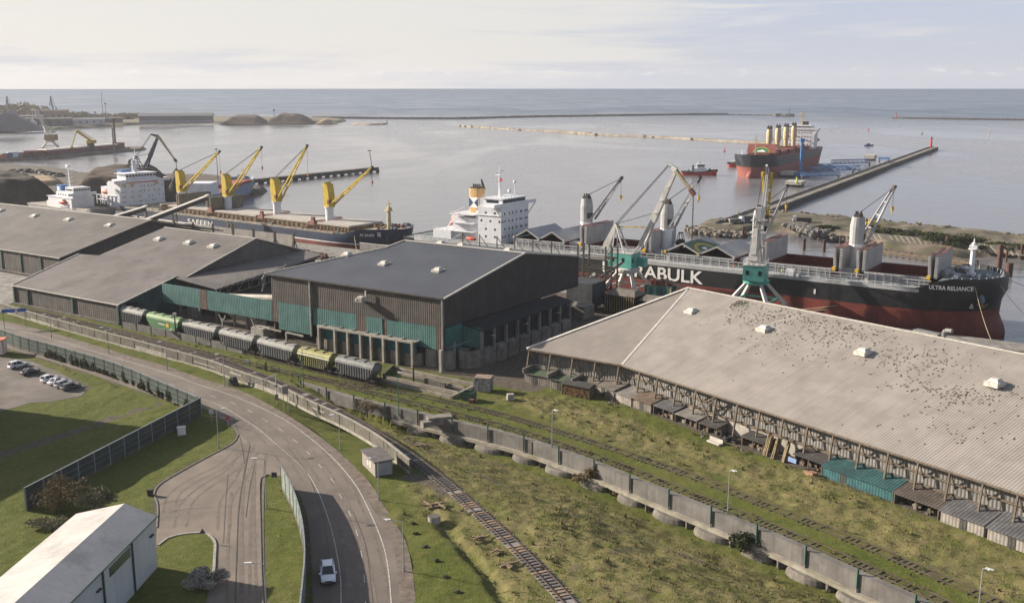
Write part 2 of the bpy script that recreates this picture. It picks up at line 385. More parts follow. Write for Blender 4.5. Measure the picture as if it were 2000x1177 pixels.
DITCH = GL([(845, 1000), (880, 1040), (920, 1085), (960, 1130), (990, 1180), (1010, 1230)], 0)
PATH = GL([(720, 812), (800, 850), (880, 895), (960, 945), (1060, 985), (1200, 1030), (1400, 1100)], -2)
MEAD2 = [G(x, y) for x, y in [(800, 950), (860, 945), (1000, 1070), (1112, 1177), (1160, 1240), (1020, 1240), (955, 1130), (900, 1066), (830, 1000)]]
rough = np.maximum.reduce([sstep(inside(MEADOW), -3, 4), sstep(inside(MEAD2), -2, 2), sstep(inside(BANK), -3, 3)])
n_big = fbm(gx, gy, 14, 3); n_mid = fbm(gx, gy, 3.2, 11); n_fine = fbm(gx, gy, 1.3, 23, 3)
rough = np.clip(rough * (.55 + .9 * n_big) + .3 * sstep(n_big, .6, .8), 0, 1)
ditch = sstep(ldist(gx, gy, DITCH)[0] + (n_mid - .5) * 1.2, 1.5, .1)
flat = sstep(-paved, .2, 2.0) * sstep(rails, 1.0, 2.6)
C_yard = sstep(np.minimum(np.minimum(sS + 170, 26 - sS), np.minimum(tT + 3, 100 - tT)), -2, 2)       # trodden dirt round the warehouses
D_yard = np.maximum(sstep(tT - (3.7 - .376 * (sS - 43.5)), -4.5, -2) * sstep(sS, 22, 26), sstep(tT, -6, -2) * sstep(sS, 4, 12) * sstep(sS, 30, 24))
dirt = np.clip(np.maximum(C_yard, D_yard) + .62 * sstep(rails, 2.0, .8) * (.2 + n_mid) , 0, 1)
HUTDIRT = [G(x, y) for x, y in [(770, 932), (800, 918), (850, 925), (905, 950), (900, 985), (860, 975), (830, 950)]]
DIRT2 = [G(x, y) for x, y in [(168, 772), (236, 798), (188, 815), (150, 790)]]
GREENEND = [G(x, y) for x, y in [(750, 700), (880, 745), (960, 770), (1000, 780), (940, 800), (760, 762)]]
dirt = np.maximum(dirt, sstep(inside(HUTDIRT), -1.2, 1.5) * (.4 + .8 * n_mid))
dirt = np.maximum(dirt, sstep(ldist(gx, gy, PATH)[0], 1.3, .3) * (.3 + .6 * n_mid))
dirt = np.maximum(dirt, sstep(ldist(gx, gy, GL([(-60, 905), (0, 888), (90, 860), (180, 830), (250, 805), (305, 790)], 0))[0] - .9, 1.3, 0) * (n_mid > .38) * .85)
dirt = np.maximum(dirt, sstep(paved, -2.2, -.3) * .65 * (n_mid > .42))
bare = np.clip((fbm(gx, gy, 6, 71) - .56) * 5, 0, 1) * .55
dirt = np.clip(np.maximum(dirt, bare * (rough > .4)), 0, 1)
hz = terrain(gx, gy) + flat * ((n_mid - .5) * (.30 + .45 * rough) + (n_fine - .5) * (.22 + .40 * rough) + (n_big - .5) * .9 * rough) * (1 - .75 * dirt) - .75 * ditch
hz = hz - .03 - .04 * (paved > .3)
pit = sstep(inside(GREENEND), -.5, .6); hz = hz - .0 * pit
nx, ny = gx.shape; idx = np.arange(nx * ny).reshape(nx, ny)
quads = np.stack([idx[:-1, :-1], idx[1:, :-1], idx[1:, 1:], idx[:-1, 1:]], -1).reshape(-1, 4)
ok = (tT < 100.2); okq = ok[:-1, :-1] & ok[1:, :-1] & ok[1:, 1:] & ok[:-1, 1:]; quads = quads[okq.ravel()]
def ground_mat():
    m, nt, b = newmat('grass_ground'); L = nt.links; v = coords(nt)
    def at(n): a = nd(nt, 'ShaderNodeAttribute', attribute_name=n); return a.outputs['Fac']
    n1 = noise(nt, v, .09, 6, .6); n2 = noise(nt, v, .9, 6, .7); n3 = noise(nt, v, 3.2, 4, .7); n4 = noise(nt, v, .3, 7, .65, .6)
    mown = mixc(nt, ramp(nt, n1, .3, .7), (.066, .084, .014), (.098, .108, .026)); mown = mixc(nt, ramp(nt, n2, .46, .7), mown, (.135, .122, .042)); mown = mixc(nt, mmath(nt, 'MULTIPLY', ramp(nt, n4, .55, .72), .6), mown, (.045, .062, .012))
    wild = mixc(nt, ramp(nt, n4, .32, .62), (.085, .094, .024), (.185, .155, .07)); wild = mixc(nt, ramp(nt, n2, .52, .72), wild, (.20, .165, .085)); wild = mixc(nt, mmath(nt, 'MULTIPLY', ramp(nt, n4, .58, .75), .7), wild, (.06, .076, .018))
    c = mixc(nt, at('rough'), mown, wild)
    soil = mixc(nt, ramp(nt, n2, .3, .7), (.07, .058, .047), (.13, .11, .09))
    d = mmath(nt, 'ADD', at('dirt'), mmath(nt, 'MULTIPLY_ADD', n3, .8, -.4)); c = mixc(nt, ramp(nt, d, .35, .75), c, soil)
    c = mixc(nt, mmath(nt, 'MULTIPLY', ramp(nt, n3, .48, .70), .45), c, (.036, .046, .010))
    L.new(c, b.inputs['Base Color']); b.inputs['Roughness'].default_value = .95; b.inputs['Specular IOR Level'].default_value = .1
    bn = nd(nt, 'ShaderNodeBump', _Strength=.55, _Distance=.35); L.new(mmath(nt, 'ADD', n2, n3), bn.inputs['Height']); L.new(bn.outputs[0], b.inputs['Normal'])
    return m
GRASS = ground_mat()
me = arrmesh('ground', np.stack([gx, gy, hz], -1).reshape(-1, 3), quads, GRASS, True)
fattr(me, 'rough', rough); fattr(me, 'dirt', dirt)
go = bpy.data.objects.new('ground', me); COL.objects.link(go); struct(go)
# the rest of the yard out to the quays, as one block whose walls stand in the water
CONC_Q = M('quay_concrete', (.20, .185, .165), .9, var=.3, col2=(.10, .09, .08), grime=.4, bump=.02)
mb = MB()
def wx(x, t): return ((x - O.x) - t * TD.x) / SD.x                # s where the line t crosses the world x
for pl_ in ([F(-900, 58), F(-900, 122), F(-121, 122), F(-121, 100.6), F(190, 100.6), F(700, 100.6), F(700, 58)], [F(wx(-149, 58), 58), F(-900, 58), Vector((-760, 60, 0)), Vector((-149, 60, 0))], [F(700, 58), F(wx(149, 58), 58), Vector((149, 60, 0)), Vector((600, 60, 0))]):
    pl_ = [tuple(p)[:2] for p in pl_]; ar = sum(a[0] * b[1] - a[1] * b[0] for a, b in zip(pl_, pl_[1:] + pl_[:1]))
    mb.prism(pl_ if ar > 0 else pl_[::-1], -9, -.34)
qy = mb.build('yard_ground', CONC_Q); struct(qy)
mb = MB(); mb.prism([tuple(F(s, t))[:2] for s, t in [(-121, 100.6), (190, 100.6), (190, 92), (-121, 92)]][::-1], -.34, .12)
mb.prism([tuple(F(s, t))[:2] for s, t in [(-900, 122), (-121, 122), (-121, 100.6), (-900, 100.6)]][::-1], -.34, .1)
struct(mb.build('quay', CONC_Q))

# ================================================================ wild grass as loose tufts
def tufts(name, n, hmin, hmax, weight, mat, blades=4):
    P = np.column_stack([RNG.uniform(X[0], X[-1], n * 3), RNG.uniform(Y[0], Y[-1], n * 3)])
    i = np.clip(((P[:, 0] - X[0]) / .55).astype(int), 0, nx - 1); j = np.clip(((P[:, 1] - Y[0]) / .55).astype(int), 0, ny - 1)
    vis = (np.abs(P[:, 0]) < .54 * P[:, 1] + 6) & (tT[i, j] < 100)
    k = (RNG.random(n * 3) < weight[i, j]) & vis; P = P[k][:n]; i, j = i[k][:n], j[k][:n]; z = hz[i, j]; n = len(P)
    V = []; h = RNG.uniform(hmin, hmax, n) * (.6 + .8 * n_big[i, j])
    for b in range(blades):
        a = RNG.uniform(0, 2 * np.pi, n); r = RNG.uniform(.05, .3, n) ; w = h * RNG.uniform(.16, .3, n)
        bx = P[:, 0] + r * np.cos(a * 3.1); by = P[:, 1] + r * np.sin(a * 3.1); lean = h * RNG.uniform(.1, .7, n); a2 = RNG.uniform(0, 2 * np.pi, n)
        V += [np.stack([bx - w * np.sin(a), by + w * np.cos(a), z - .05], -1), np.stack([bx + w * np.sin(a), by - w * np.cos(a), z - .05], -1),
              np.stack([bx + lean * np.cos(a2), by + lean * np.sin(a2), z + h * RNG.uniform(.6, 1, n)], -1)]
    V = np.stack(V, 1).reshape(-1, 3); Fq = np.arange(len(V)).reshape(-1, 3)
    me = arrmesh(name, V, Fq, mat); o = bpy.data.objects.new(name, me); COL.objects.link(o); return o
def blade_mat(name, a, b_, c):
    m, nt, b = newmat(name); v = coords(nt)
    col = mixc(nt, ramp(nt, noise(nt, v, .35, 6, .65), .32, .66), a, b_); col = mixc(nt, ramp(nt, noise(nt, v, 1.7, 4, .7), .48, .7), col, c)
    nt.links.new(col, b.inputs['Base Color']); b.inputs['Roughness'].default_value = .9; b.inputs['Specular IOR Level'].default_value = .1
    return m
wt = rough * flat * (1 - .8 * dirt)
tag(tufts('wild_grass', 75000, .12, .36, np.clip(wt * .9 * (.3 + n_mid), 0, 1), blade_mat('wild_blades', (.115, .12, .036), (.19, .165, .075), (.24, .20, .11))),
    'tall tawny and green wild grass over the embankment and the meadow below the wall', 'grass', kind='stuff')
tag(tufts('tall_weeds', 9000, .3, .75, np.clip(np.maximum(rough * .22 * (n_mid > .5), .8 * sstep(np.abs(dw - 1.5), 1.6, .2) * (aw > 20)) * (1 - .6 * dirt) + .5 * sstep(np.abs(rails - 2.2), .7, .1) * (n_mid > .55), 0, 1) * (paved < -.5), blade_mat('weed_blades', (.06, .07, .022), (.12, .095, .04), (.17, .14, .07)), 6), 'scattered taller brown and green weeds along the rails and the foot of the retaining wall', 'weeds', kind='stuff')
tag(tufts('short_grass', 70000, .05, .13, np.clip((1 - rough) * flat * (1 - dirt) * .8 * (.4 + n_mid), 0, 1), blade_mat('short_blades', (.075, .095, .017), (.105, .115, .027), (.14, .13, .045)), 3),
    'short green grass on the verges beside the curving road', 'grass', kind='stuff')

# ================================================================ roads
ASPH = M('asphalt', (.142, .116, .096), .88, var=.17, scale=.12, col2=(.108, .09, .076), cut=(.45, .7), c2scale=.06, grime=.12, bump=.004, bscale=9)
ASPH2 = M('plaza_asphalt', (.165, .134, .108), .9, var=.2, scale=.14, col2=(.10, .083, .07), cut=(.52, .74), c2scale=.13, grime=.3, bump=.006, bscale=6, streak=0)
PAINT = M('road_paint', (.36, .335, .305), .8, var=.3, scale=2, col2=(.17, .15, .13), cut=(.52, .68), c2scale=1.3)
KERB = M('kerb_stone', (.15, .133, .115), .85, var=.2, scale=2)
SHOUL = M('shoulder_gravel', (.13, .103, .082), .95, var=.3, scale=.8, col2=(.085, .08, .04), cut=(.55, .7))
def resamp(pts, n):
    L = [0]
    for a, b in zip(pts, pts[1:]): L.append(L[-1] + (b - a).length)
    out = []; k = 0
    for i in range(n):
        t = L[-1] * i / (n - 1)
        while k < len(L) - 2 and L[k + 1] < t: k += 1
        out.append(pts[k].lerp(pts[k + 1], (t - L[k]) / max(1e-6, L[k + 1] - L[k])))
    return out
def strip(mb, a, b, z, mi=0, n=None):
    if n: a, b = resamp(a, n), resamp(b, n)
    V = [(p.x, p.y, z) for p in a] + [(p.x, p.y, z) for p in b]; n = len(a)
    return mb.add(V, [(i, i + 1, n + i + 1, n + i) for i in range(n - 1)], mi)
def sheet(name, poly, z, mat):
    t = tessellate_polygon([[Vector((p[0], p[1], 0)) for p in poly]]); mb = MB(); mb.add([(p[0], p[1], z) for p in poly], t); return struct(mb.build(name, mat))
mb = MB(); strip(mb, ROAD_L, ROAD_R, .012, n=160); struct(mb.build('road', ASPH))
mb = MB(); strip(mb, offset(ROAD_R, 1.6), offset(ROAD_R, -.35), .018)
struct(mb.build('road_shoulder', SHOUL))
sheet('side_road', PLAZA, .006, ASPH2)
def resheet(poly): return poly
sheet('parking_ground', LOT, .01, M('lot_asphalt', (.135, .115, .10), .95, var=.25, scale=.15, col2=(.09, .08, .06), cut=(.45, .65), c2scale=.1, grime=.3))
sheet('traffic_island', ISLAND, .06, GRASS)
mb = MB()
ri = smooth_line(ISLAND[1:11], .8)
pl = smooth_line([p for p in PLAZA[2:11]], .8)
for a, b in zip(pl, pl[1:]): mb.bar(a + Vector((0, 0, .04)), b + Vector((0, 0, .04)), .22, .18)
pr = smooth_line([p for p in PLAZA[14:21]], .8)
for a, b in zip(pr, pr[1:]): mb.bar(a + Vector((0, 0, .04)), b + Vector((0, 0, .04)), .22, .18)
struct(mb.build('kerb', KERB)); mb = MB()
for a, b in zip(ri, ri[1:]): mb.bar(a + Vector((0, 0, .08)), b + Vector((0, 0, .08)), .36, .2)
struct(mb.build('island_kerb', M('pale_kerb', (.26, .24, .22), .85, var=.25, scale=2)))
mb = MB(); strip(mb, offset(LINE_R, .09), offset(LINE_R, -.09), .038)
la = walk(LINE_L, .5); tot = len(la)
def pdash(p, d, l, w): n = Vector((-d.y, d.x, 0)) * w / 2; q = p + d * l; mb.poly([tuple((p + n)[:2]) + (.038,), tuple((p - n)[:2]) + (.038,), tuple((q - n)[:2]) + (.038,), tuple((q + n)[:2]) + (.038,)])
for i, (p, d) in enumerate(la):
    y = pixof(p)[1]
    if 860 < y < 925:
        if i % 2 == 0: pdash(p, d, .55, .17)
    else: pdash(p, d, .52, .15)
for p, d in walk(LINE_C, 7.2, 3): pdash(p, d, 2.2, .15)
struct(mb.build('road_markings', PAINT))
TAR = M('tar_seam', (.06, .053, .048), .8)
mb = MB()
sz = [.042]
def seam(px, w=.09):
    g = GL(px, 0); sz[0] += .001; strip(mb, offset(g, w / 2), offset(g, -w / 2), sz[0])
seam([(488, 868), (478, 920), (467, 985), (463, 1060), (461, 1120), (460, 1177)], .14); seam([(498, 905), (488, 950), (480, 1010)], .08)
seam([(455, 812), (470, 860), (478, 905)], .07); seam([(445, 925), (440, 990), (436, 1060)], .06)
seam([(330, 1000), (370, 993), (420, 990)], .06); seam([(310, 985), (340, 978), (362, 975)], .10)
seam([(560, 870), (600, 925), (625, 990), (640, 1060), (645, 1177)], .06); seam([(690, 1000), (715, 1070), (728, 1177)], .05)
struct(mb.build('road_repair_seams', TAR))
mb = MB(); TYRE = M('tyre_marks', (.128, .104, .086), .9, var=.2, scale=.6); tz = .0145
for px in ([(470, 862), (430, 905), (372, 935), (330, 965), (318, 1000)], [(480, 868), (445, 915), (390, 950), (352, 985), (340, 1030)], [(486, 880), (462, 930), (430, 980), (425, 1035)], [(500, 885), (493, 950), (489, 1030), (487, 1177)], [(478, 905), (474, 980), (473, 1060), (474, 1177)], [(452, 960), (447, 1030), (444, 1100), (443, 1177)], [(455, 800), (505, 850), (545, 900), (575, 950)], [(560, 860), (600, 905), (630, 950), (655, 1010), (675, 1090), (680, 1177)], [(520, 826), (560, 860), (605, 910), (648, 985), (672, 1060), (690, 1177)], [(610, 880), (650, 930), (690, 1005), (718, 1090), (735, 1177)]):
    g = GL(px, 0); strip(mb, offset(g, .2), offset(g, -.2), tz); strip(mb, offset(g, 1.9), offset(g, 1.5), tz + .0008); tz += .0016
mb.x = None; struct(mb.build('tyre_marks', TYRE))

# ================================================================ railway tracks
RAILM = M('rail_steel', (.10, .075, .058), .55, .4, var=.3, scale=1); SLEEP = M('sleeper_wood', (.072, .06, .047), .95, var=.35, scale=2, bump=.02); SLEEP3 = M('mossy_sleeper', (.085, .078, .048), .95, var=.35, scale=2, col2=(.075, .09, .03), cut=(.45, .6), c2scale=1.2); SLEEP2 = M('new_sleeper', (.26, .17, .085), .9, var=.3, scale=2)
BALL = M('ballast', (.105, .093, .083), .98, var=.35, scale=2.5, grime=.4, bump=.05, bscale=5); BALL2 = M('grey_ballast', (.20, .185, .18), .98, var=.35, scale=3, grime=.3, bump=.05, bscale=5)
def track(line, label, bed=True, sl=True, bedm=None, z=0.0, pale=None):
    o = thing('railway_track', label, 'railway track', line[0], 0, 'railway tracks'); off = line[0]
    line = [Vector((p.x, p.y, 0)) - off for p in line]; mb = MB()
    if bed: strip(mb, offset(line, 1.35), offset(line, -1.35), .035 + z); mb.build('ballast_bed', bedm or BALL, o)
    if sl:
        mb = MB(); rs = random.Random(len(line))
        for k, (p, d) in enumerate(walk(line, .85)):
            if rs.random() < (.08 if bed else .42): continue
            n = Vector((-d.y, d.x, 0)); a = rs.uniform(-.06, .06); q = p + n * rs.uniform(-.08, .08); zz = Vector((0, 0, (.09 if bed else .02) + z))
            new = pale and rs.random() < pale and 1000 < pixof(p + off)[1] + 40 
            mb.bar(q - n * (1.3 if bed else 1.15) - d * a + zz, q + n * (1.3 if bed else 1.15) + d * a + zz, .28 if bed else .2, .12, mi=1 if new else 0)
        mb.build('sleepers', [SLEEP if bed else SLEEP3, SLEEP2], o)['kind'] = 'stuff'
    for sgn in (-1, 1):
        mb = MB(); g = offset(line, sgn * .76)
        for a, b in zip(g, g[1:]): mb.bar(a + Vector((0, 0, .22 + z)), b + Vector((0, 0, .22 + z)), .11, .18)
        mb.build('rail', RAILM, o)
    return o
track(TRACK_LOW, 'single railway track with pale ballast curving down between the concrete wall and the meadow', bedm=BALL2, pale=.35)
track(TRACK_YARD, 'middle railway track, along the foot of the grassy bank below the pale roofed shed', bed=False)
track(TRACK_WALL, 'railway track running right along the top of the grey retaining wall', bed=False)
track(TRACK_WAGON, 'railway track under the row of grain wagons', bed=False)
# ================================================================ warehouses
ROOF_A = M('roof_grey_brown', (.112, .100, .092), .8, var=.18, scale=.12, col2=(.078, .069, .062), cut=(.45, .75), c2scale=.12, run=.45, stripe=('x', 1.1, .10, .02), seam=[('y', 12, .12, .5)])
ROOF_B = M('roof_warm_grey', (.125, .110, .102), .8, var=.2, scale=.1, col2=(.075, .066, .060), cut=(.48, .72), c2scale=.16, run=.5, stripe=('x', 1.0, .09, .02), seam=[('y', 9, .14, .6)])
ROOF_C = M('roof_slate_sheet', (.066, .069, .078), .5, .2, var=.14, scale=.15, run=.3, stripe=('x', .95, .2, .03), seam=[('y', 10.5, .14, .6), ('x', 19, .14, .5)], spec=.5)
ROOF_D = M('roof_pale_ribbed', (.26, .232, .205), .75, var=.12, scale=.2, col2=(.205, .18, .155), cut=(.48, .75), c2scale=.12, run=.38, stripe=('x', .52, .2, .025), seam=[('y', 8.6, .07, .25)])
ROOF_D2 = M('roof_pale_ribbed_end', (.235, .205, .178), .75, var=.1, scale=.2, col2=(.19, .165, .14), cut=(.5, .8), c2scale=.1, run=.3, stripe=('x', .52, .2, .025))
TRIM = M('roof_trim', (.46, .43, .38), .7, var=.2, scale=1.5, grime=.25)
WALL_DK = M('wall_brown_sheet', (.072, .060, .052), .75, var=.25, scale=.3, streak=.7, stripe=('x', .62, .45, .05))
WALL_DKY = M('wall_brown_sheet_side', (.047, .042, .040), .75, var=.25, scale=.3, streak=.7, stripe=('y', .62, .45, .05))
WALL_B = M('wall_grey_sheet', (.088, .077, .066), .8, var=.3, scale=.3, col2=(.06, .052, .045), streak=.8, stripe=('x', .9, .35, .04))
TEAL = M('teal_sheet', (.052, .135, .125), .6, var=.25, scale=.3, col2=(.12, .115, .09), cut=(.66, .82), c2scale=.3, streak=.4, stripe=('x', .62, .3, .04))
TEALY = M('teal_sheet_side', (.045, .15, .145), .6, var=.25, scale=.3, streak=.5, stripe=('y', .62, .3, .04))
RUSTP = M('rusty_sheet', (.105, .068, .055), .85, var=.3, scale=.6, streak=.6, stripe=('x', .62, .35, .04))
CONC = M('concrete', (.20, .18, .155), .9, var=.25, scale=.4, col2=(.12, .105, .09), cut=(.5, .7), streak=.5, grime=.35, bump=.01)
CONC_D = M('dark_concrete', (.105, .093, .082), .92, var=.3, scale=.5, col2=(.06, .05, .045), streak=.5, grime=.4, bump=.02)
CONC_L = M('pale_concrete', (.30, .275, .24), .9, var=.2, scale=.6, col2=(.18, .165, .14), cut=(.5, .75), streak=.5, grime=.3, bump=.01)
STEEL = M('dark_steel', (.055, .048, .045), .7, .3, var=.4, scale=1, col2=(.085, .05, .032), cut=(.5, .65), c2scale=1.2)
STEELG = M('grey_steel', (.19, .185, .175), .6, .2, var=.25, scale=.8, col2=(.11, .085, .065), cut=(.58, .72), c2scale=.9)
VOID = M('shade_black', (.018, .017, .016), .95, var=.2)  # near-black colour standing in for the shade inside openings
GREENP = M('green_post', (.030, .085, .060), .6, var=.2)
WHITEP = M('white_paint', (.62, .60, .58), .5, var=.08, scale=.5, grime=.12)
TIMBER = M('weathered_timber', (.125, .098, .072), .9, var=.35, scale=1.5, streak=.4, bump=.01)
OCHRE = M('ochre_timber', (.23, .175, .09), .85, var=.3, scale=1.2)

def vent(x, y, z, rz=0, w=1.6, root=None, name='roof_vent'):
    mb = MB(); mb.prism([(-w * .62, -w * .75), (w * .62, -w * .75), (w * .62, w * .75), (-w * .62, w * .75)], -.5, .28)
    vo = mb.build(name, TRIM, root); vo.location = (x, y, z)
    mb = MB(); q = .5 * w; k = .8
    mb.prism([(-q, -q * k * 1.3), (q, -q * k * 1.3), (q, q * k * 1.3), (-q, q * k * 1.3)], .28, .8, top=[(-q * .6, -q * .5), (q * .6, -q * .5), (q * .6, q * .5), (-q * .6, q * .5)])
    mb.build('cowl', TRIM, vo); return vo
def gable_roof(mb, pts, th=.22):                        # roof slab: polygon in 3D pushed down
    mb.extr([Vector(p) for p in pts], (0, 0, -th))

# ---- A: far left warehouse (local x along quay, y inward)
a = pthing('warehouse', 'leftmost warehouse, cut by the photo edge, long grey roof with four pale hatches', 'warehouse', -174, 17)
sl = .23
mb = MB(); gable_roof(mb, [(-170, 0, 7.5), (0, 0, 7.5), (-.5, 37.5, 7.5 + 37.5 * sl + .3), (-170, 37.5, 7.5 + 37.5 * sl)]); gable_roof(mb, [(-170, 37.5, 16.1), (-.5, 37.5, 16.1), (4, 66, 9.5), (-170, 66, 9.5)])
mb.build('roof', ROOF_A, a)
mb = MB(); mb.box(-170, -.6, .5, .9, 0, 7.3); mb.build('wall', WALL_B, a)
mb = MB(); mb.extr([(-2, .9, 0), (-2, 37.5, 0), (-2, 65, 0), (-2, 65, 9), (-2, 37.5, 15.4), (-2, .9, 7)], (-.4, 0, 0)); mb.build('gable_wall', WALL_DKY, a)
mb = MB()
for x in range(-168, 0, 12): mb.bar((x, .35, 0), (x, .35, 7.2), .55, .3)
mb.build('columns', GREENP, a)
mb = MB(); mb.bar((-170, 37.5, 16.25), (-.5, 37.5, 16.4), .7, .18); mb.bar((-170, -.1, 7.5), (0, -.1, 7.5), .25, .2); mb.build('ridge_cap', TRIM, a)
mb = MB(); mb.bar((0, 0, 7.55), (-.5, 37.5, 16.3), .3, .2, up=(1, 0, 0)); mb.bar((-.5, 37.5, 16.3), (4, 66, 9.6), .3, .2); mb.build('verge', STEEL, a)
mb = MB(); mb.box(-170, 0, -1.1, -.4, 0, .6); mb.build('plinth', CONC_D, a)
for px in ((3, 412), (70, 422), (137, 429), (217, 440)):
    d = ray(*px); p0 = Vector((0, 0, CAMZ)); k = None
    # where the sight line meets the roof plane
    q = 100.0
    for it in range(60):
        p = p0 + d * q; h = 7.5 + (st(p)[1] - 17) * sl; q += (p.z - h) / (-d.z + d.dot(TD) * sl)
    p = p0 + d * q; ss, tt = st(p); vent(ss + 174, tt - 17, p.z, root=a, w=2.6)

# ---- B: second warehouse
b = pthing('warehouse', 'second warehouse from the left, low front wall with green posts and stained warm grey roof', 'warehouse', -101, -13)
sl = .213
def zb(y): return 5.5 + y * sl
mb = MB(); gable_roof(mb, [(-51, 0, 5.5), (0, 0, 5.5), (-1.8, 21, zb(21)), (2, 21.5, zb(21.5)), (-4, 53.5, zb(53.5)), (-49, 54, zb(54)), (-47, 27, zb(27)), (-56, 26, zb(26))])
gable_roof(mb, [(-49, 54, zb(54)), (-4, 53.5, zb(53.5)), (-2.5, 80, 8.6), (-47, 80, 8.6)]); mb.build('roof', ROOF_B, b)
mb = MB(); mb.box(-50.7, -.5, .4, .8, 0, 5.25); mb.build('wall', WALL_B, b)
mb = MB(); mb.extr([(-50.7, .8, 0), (-50.7, .8, 5.2), (-55.5, 26, zb(25)), (-55.5, 26, 0)], (.3, 0, 0)); mb.build('wall', WALL_DKY, b)
mb = MB(); mb.extr([(-2, .8, 4.9), (-2, 20.5, 4.9), (-2, 20.5, zb(20.5) - .4), (-2, .8, zb(.8) - .4)], (-.3, 0, 0)); mb.box(-2.4, -1.9, 8, 20.5, 0, 4.9); mb.build('gable_wall', M('teal_shaded_side', (.03, .075, .072), .7, var=.3, streak=.6, stripe=('y', .62, .3, .04)), b)  # darker teal copy: the shade of this end is put into its colour
mb = MB(); mb.extr([(-4, 21.8, 3), (-4, 79, 3), (-4, 79, 8.2), (-4, 53.5, zb(53.5) - .4), (-4, 21.8, zb(21.8) - .4)], (-.4, 0, 0)); mb.build('upper_gable', M('gable_grey', (.13, .12, .11), .8, var=.2, streak=.5, stripe=('y', .9, .3, .03)), b)
mb = MB(); mb.box(-40, -3, 3, 50, .02, .1); mb.box(-40, -39.6, 1, 50, 0, 5); mb.build('inner_shade', VOID, b)  # black sheets painted as the shade inside the open gable
mb = MB()
for x in (-50.5, -43.5, -21.3, -.7): mb.bar((x, .2, 0), (x, .2, 5.2), .7, .45)
mb.bar((-.3, .2, 0), (-.3, .2, 5.3), .9, .9); mb.build('columns', M('green_column', (.032, .062, .048), .6, var=.3, streak=.4), b)
mb = MB(); mb.bar((-51, -.15, 5.5), (.2, -.15, 5.5), .25, .25); mb.bar((0, 0, 5.6), (-1.8, 21, zb(21) + .1), .28, .28); mb.bar((2, 21.5, zb(21.5) + .1), (-4, 53.5, zb(53.5) + .1), .28, .28); mb.bar((-51, 0, 5.6), (-56, 26, zb(26) + .1), .28, .28)
mb.bar((-49, 54, zb(54) + .08), (-4, 53.5, zb(53.5) + .08), .5, .16); mb.bar((-4, 53.5, zb(53.5)), (-2.5, 80, 8.6), .25, .25); mb.build('verge', TRIM, b)
mb = MB(); mb.box(-51, 0, -.5, .2, 0, .45); mb.build('plinth', CONC_D, b)
for s_, t_ in ((-39, 44.4), (-24.4, 44.5), (-12.6, 44.1)): vent(s_, t_, zb(t_), root=b, w=2.4)

# ---- C: main warehouse
c = pthing('warehouse', 'tall central warehouse with slate blue roof, brown upper cladding and teal band below', 'warehouse', 0, 0)
ZE, ZR, ZC = 16.75, 22.6, 9.75
mb = MB(); gable_roof(mb, [(-57, -.5, ZE - .08), (.5, -.5, ZE - .08), (.5, 33, ZR), (-38.5, 33, ZR), (-39.5, 26, ZR - 1.25)])
gable_roof(mb, [(-38.5, 33, ZR), (.5, 33, ZR), (.5, 61, 18.1), (-38.5, 61, 18.1)]); mb.build('roof', ROOF_C, c)
mb = MB(); mb.box(-55.3, 0, 0, .3, ZC, ZE - .25); mb.build('front_cladding', WALL_DK, c)
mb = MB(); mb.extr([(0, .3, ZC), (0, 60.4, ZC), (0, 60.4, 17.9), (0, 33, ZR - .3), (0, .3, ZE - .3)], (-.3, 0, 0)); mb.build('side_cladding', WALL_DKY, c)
mb = MB(); mb.extr([(-55.3, .3, 0), (-55.3, .3, ZE - .3), (-39, 33, ZR - .4), (-39, 60, 17.7), (-39, 60, 0)], (.4, 0, 0)); mb.build('back_wall', WALL_DK, c)
mb = MB(); mb.box(-41, -26.2, -.12, .15, 5.2, ZC - .05); mb.box(-23.4, -18.2, -.12, .15, 5.4, ZC - .05); mb.box(-16.8, -2.1, -.12, .15, 4.5, ZC - .05)
mb.box(-53.2, -41.7, -.12, .15, 2.6, ZC - .05); mb.build('teal_band', TEAL, c)
mb = MB(); mb.box(-26.2, -23.4, -.1, .15, 5.3, ZC - .05); mb.box(-18.2, -16.8, .0, .2, 4.6, ZC - .05); mb.box(-2.1, 0, -.1, .15, 4.3, ZC - .05); mb.box(-55.3, -53.2, -.05, .15, 4.4, ZC - .05); mb.build('rusty_panels', RUSTP, c)
mb = MB()
for x in (-41.4, -.12): mb.bar((x, -.35, .2 if x > -9 else 2.4), (x, -.35, ZE - .3), .42, .42)
mb.build('downpipe', STEELG, c)
mb = MB(); mb.bar((.55, -.5, ZE), (.55, 33, ZR + .12), .35, .35); mb.bar((.55, 33, ZR + .12), (.55, 61, 18.2), .35, .35); mb.bar((-38.5, 33, ZR + .1), (.5, 33, ZR + .1), .7, .15)
mb.bar((-57, -.5, ZE), (-39.5, 26, ZR - 1.15), .3, .3); mb.bar((-39.5, 26, ZR - 1.15), (-38.5, 33, ZR + .1), .3, .3); mb.build('verge', TRIM, c)
mb = MB(); mb.bar((-57, -.62, ZE - .15), (.5, -.62, ZE - .15), .3, .3); mb.build('gutter', STEEL, c)
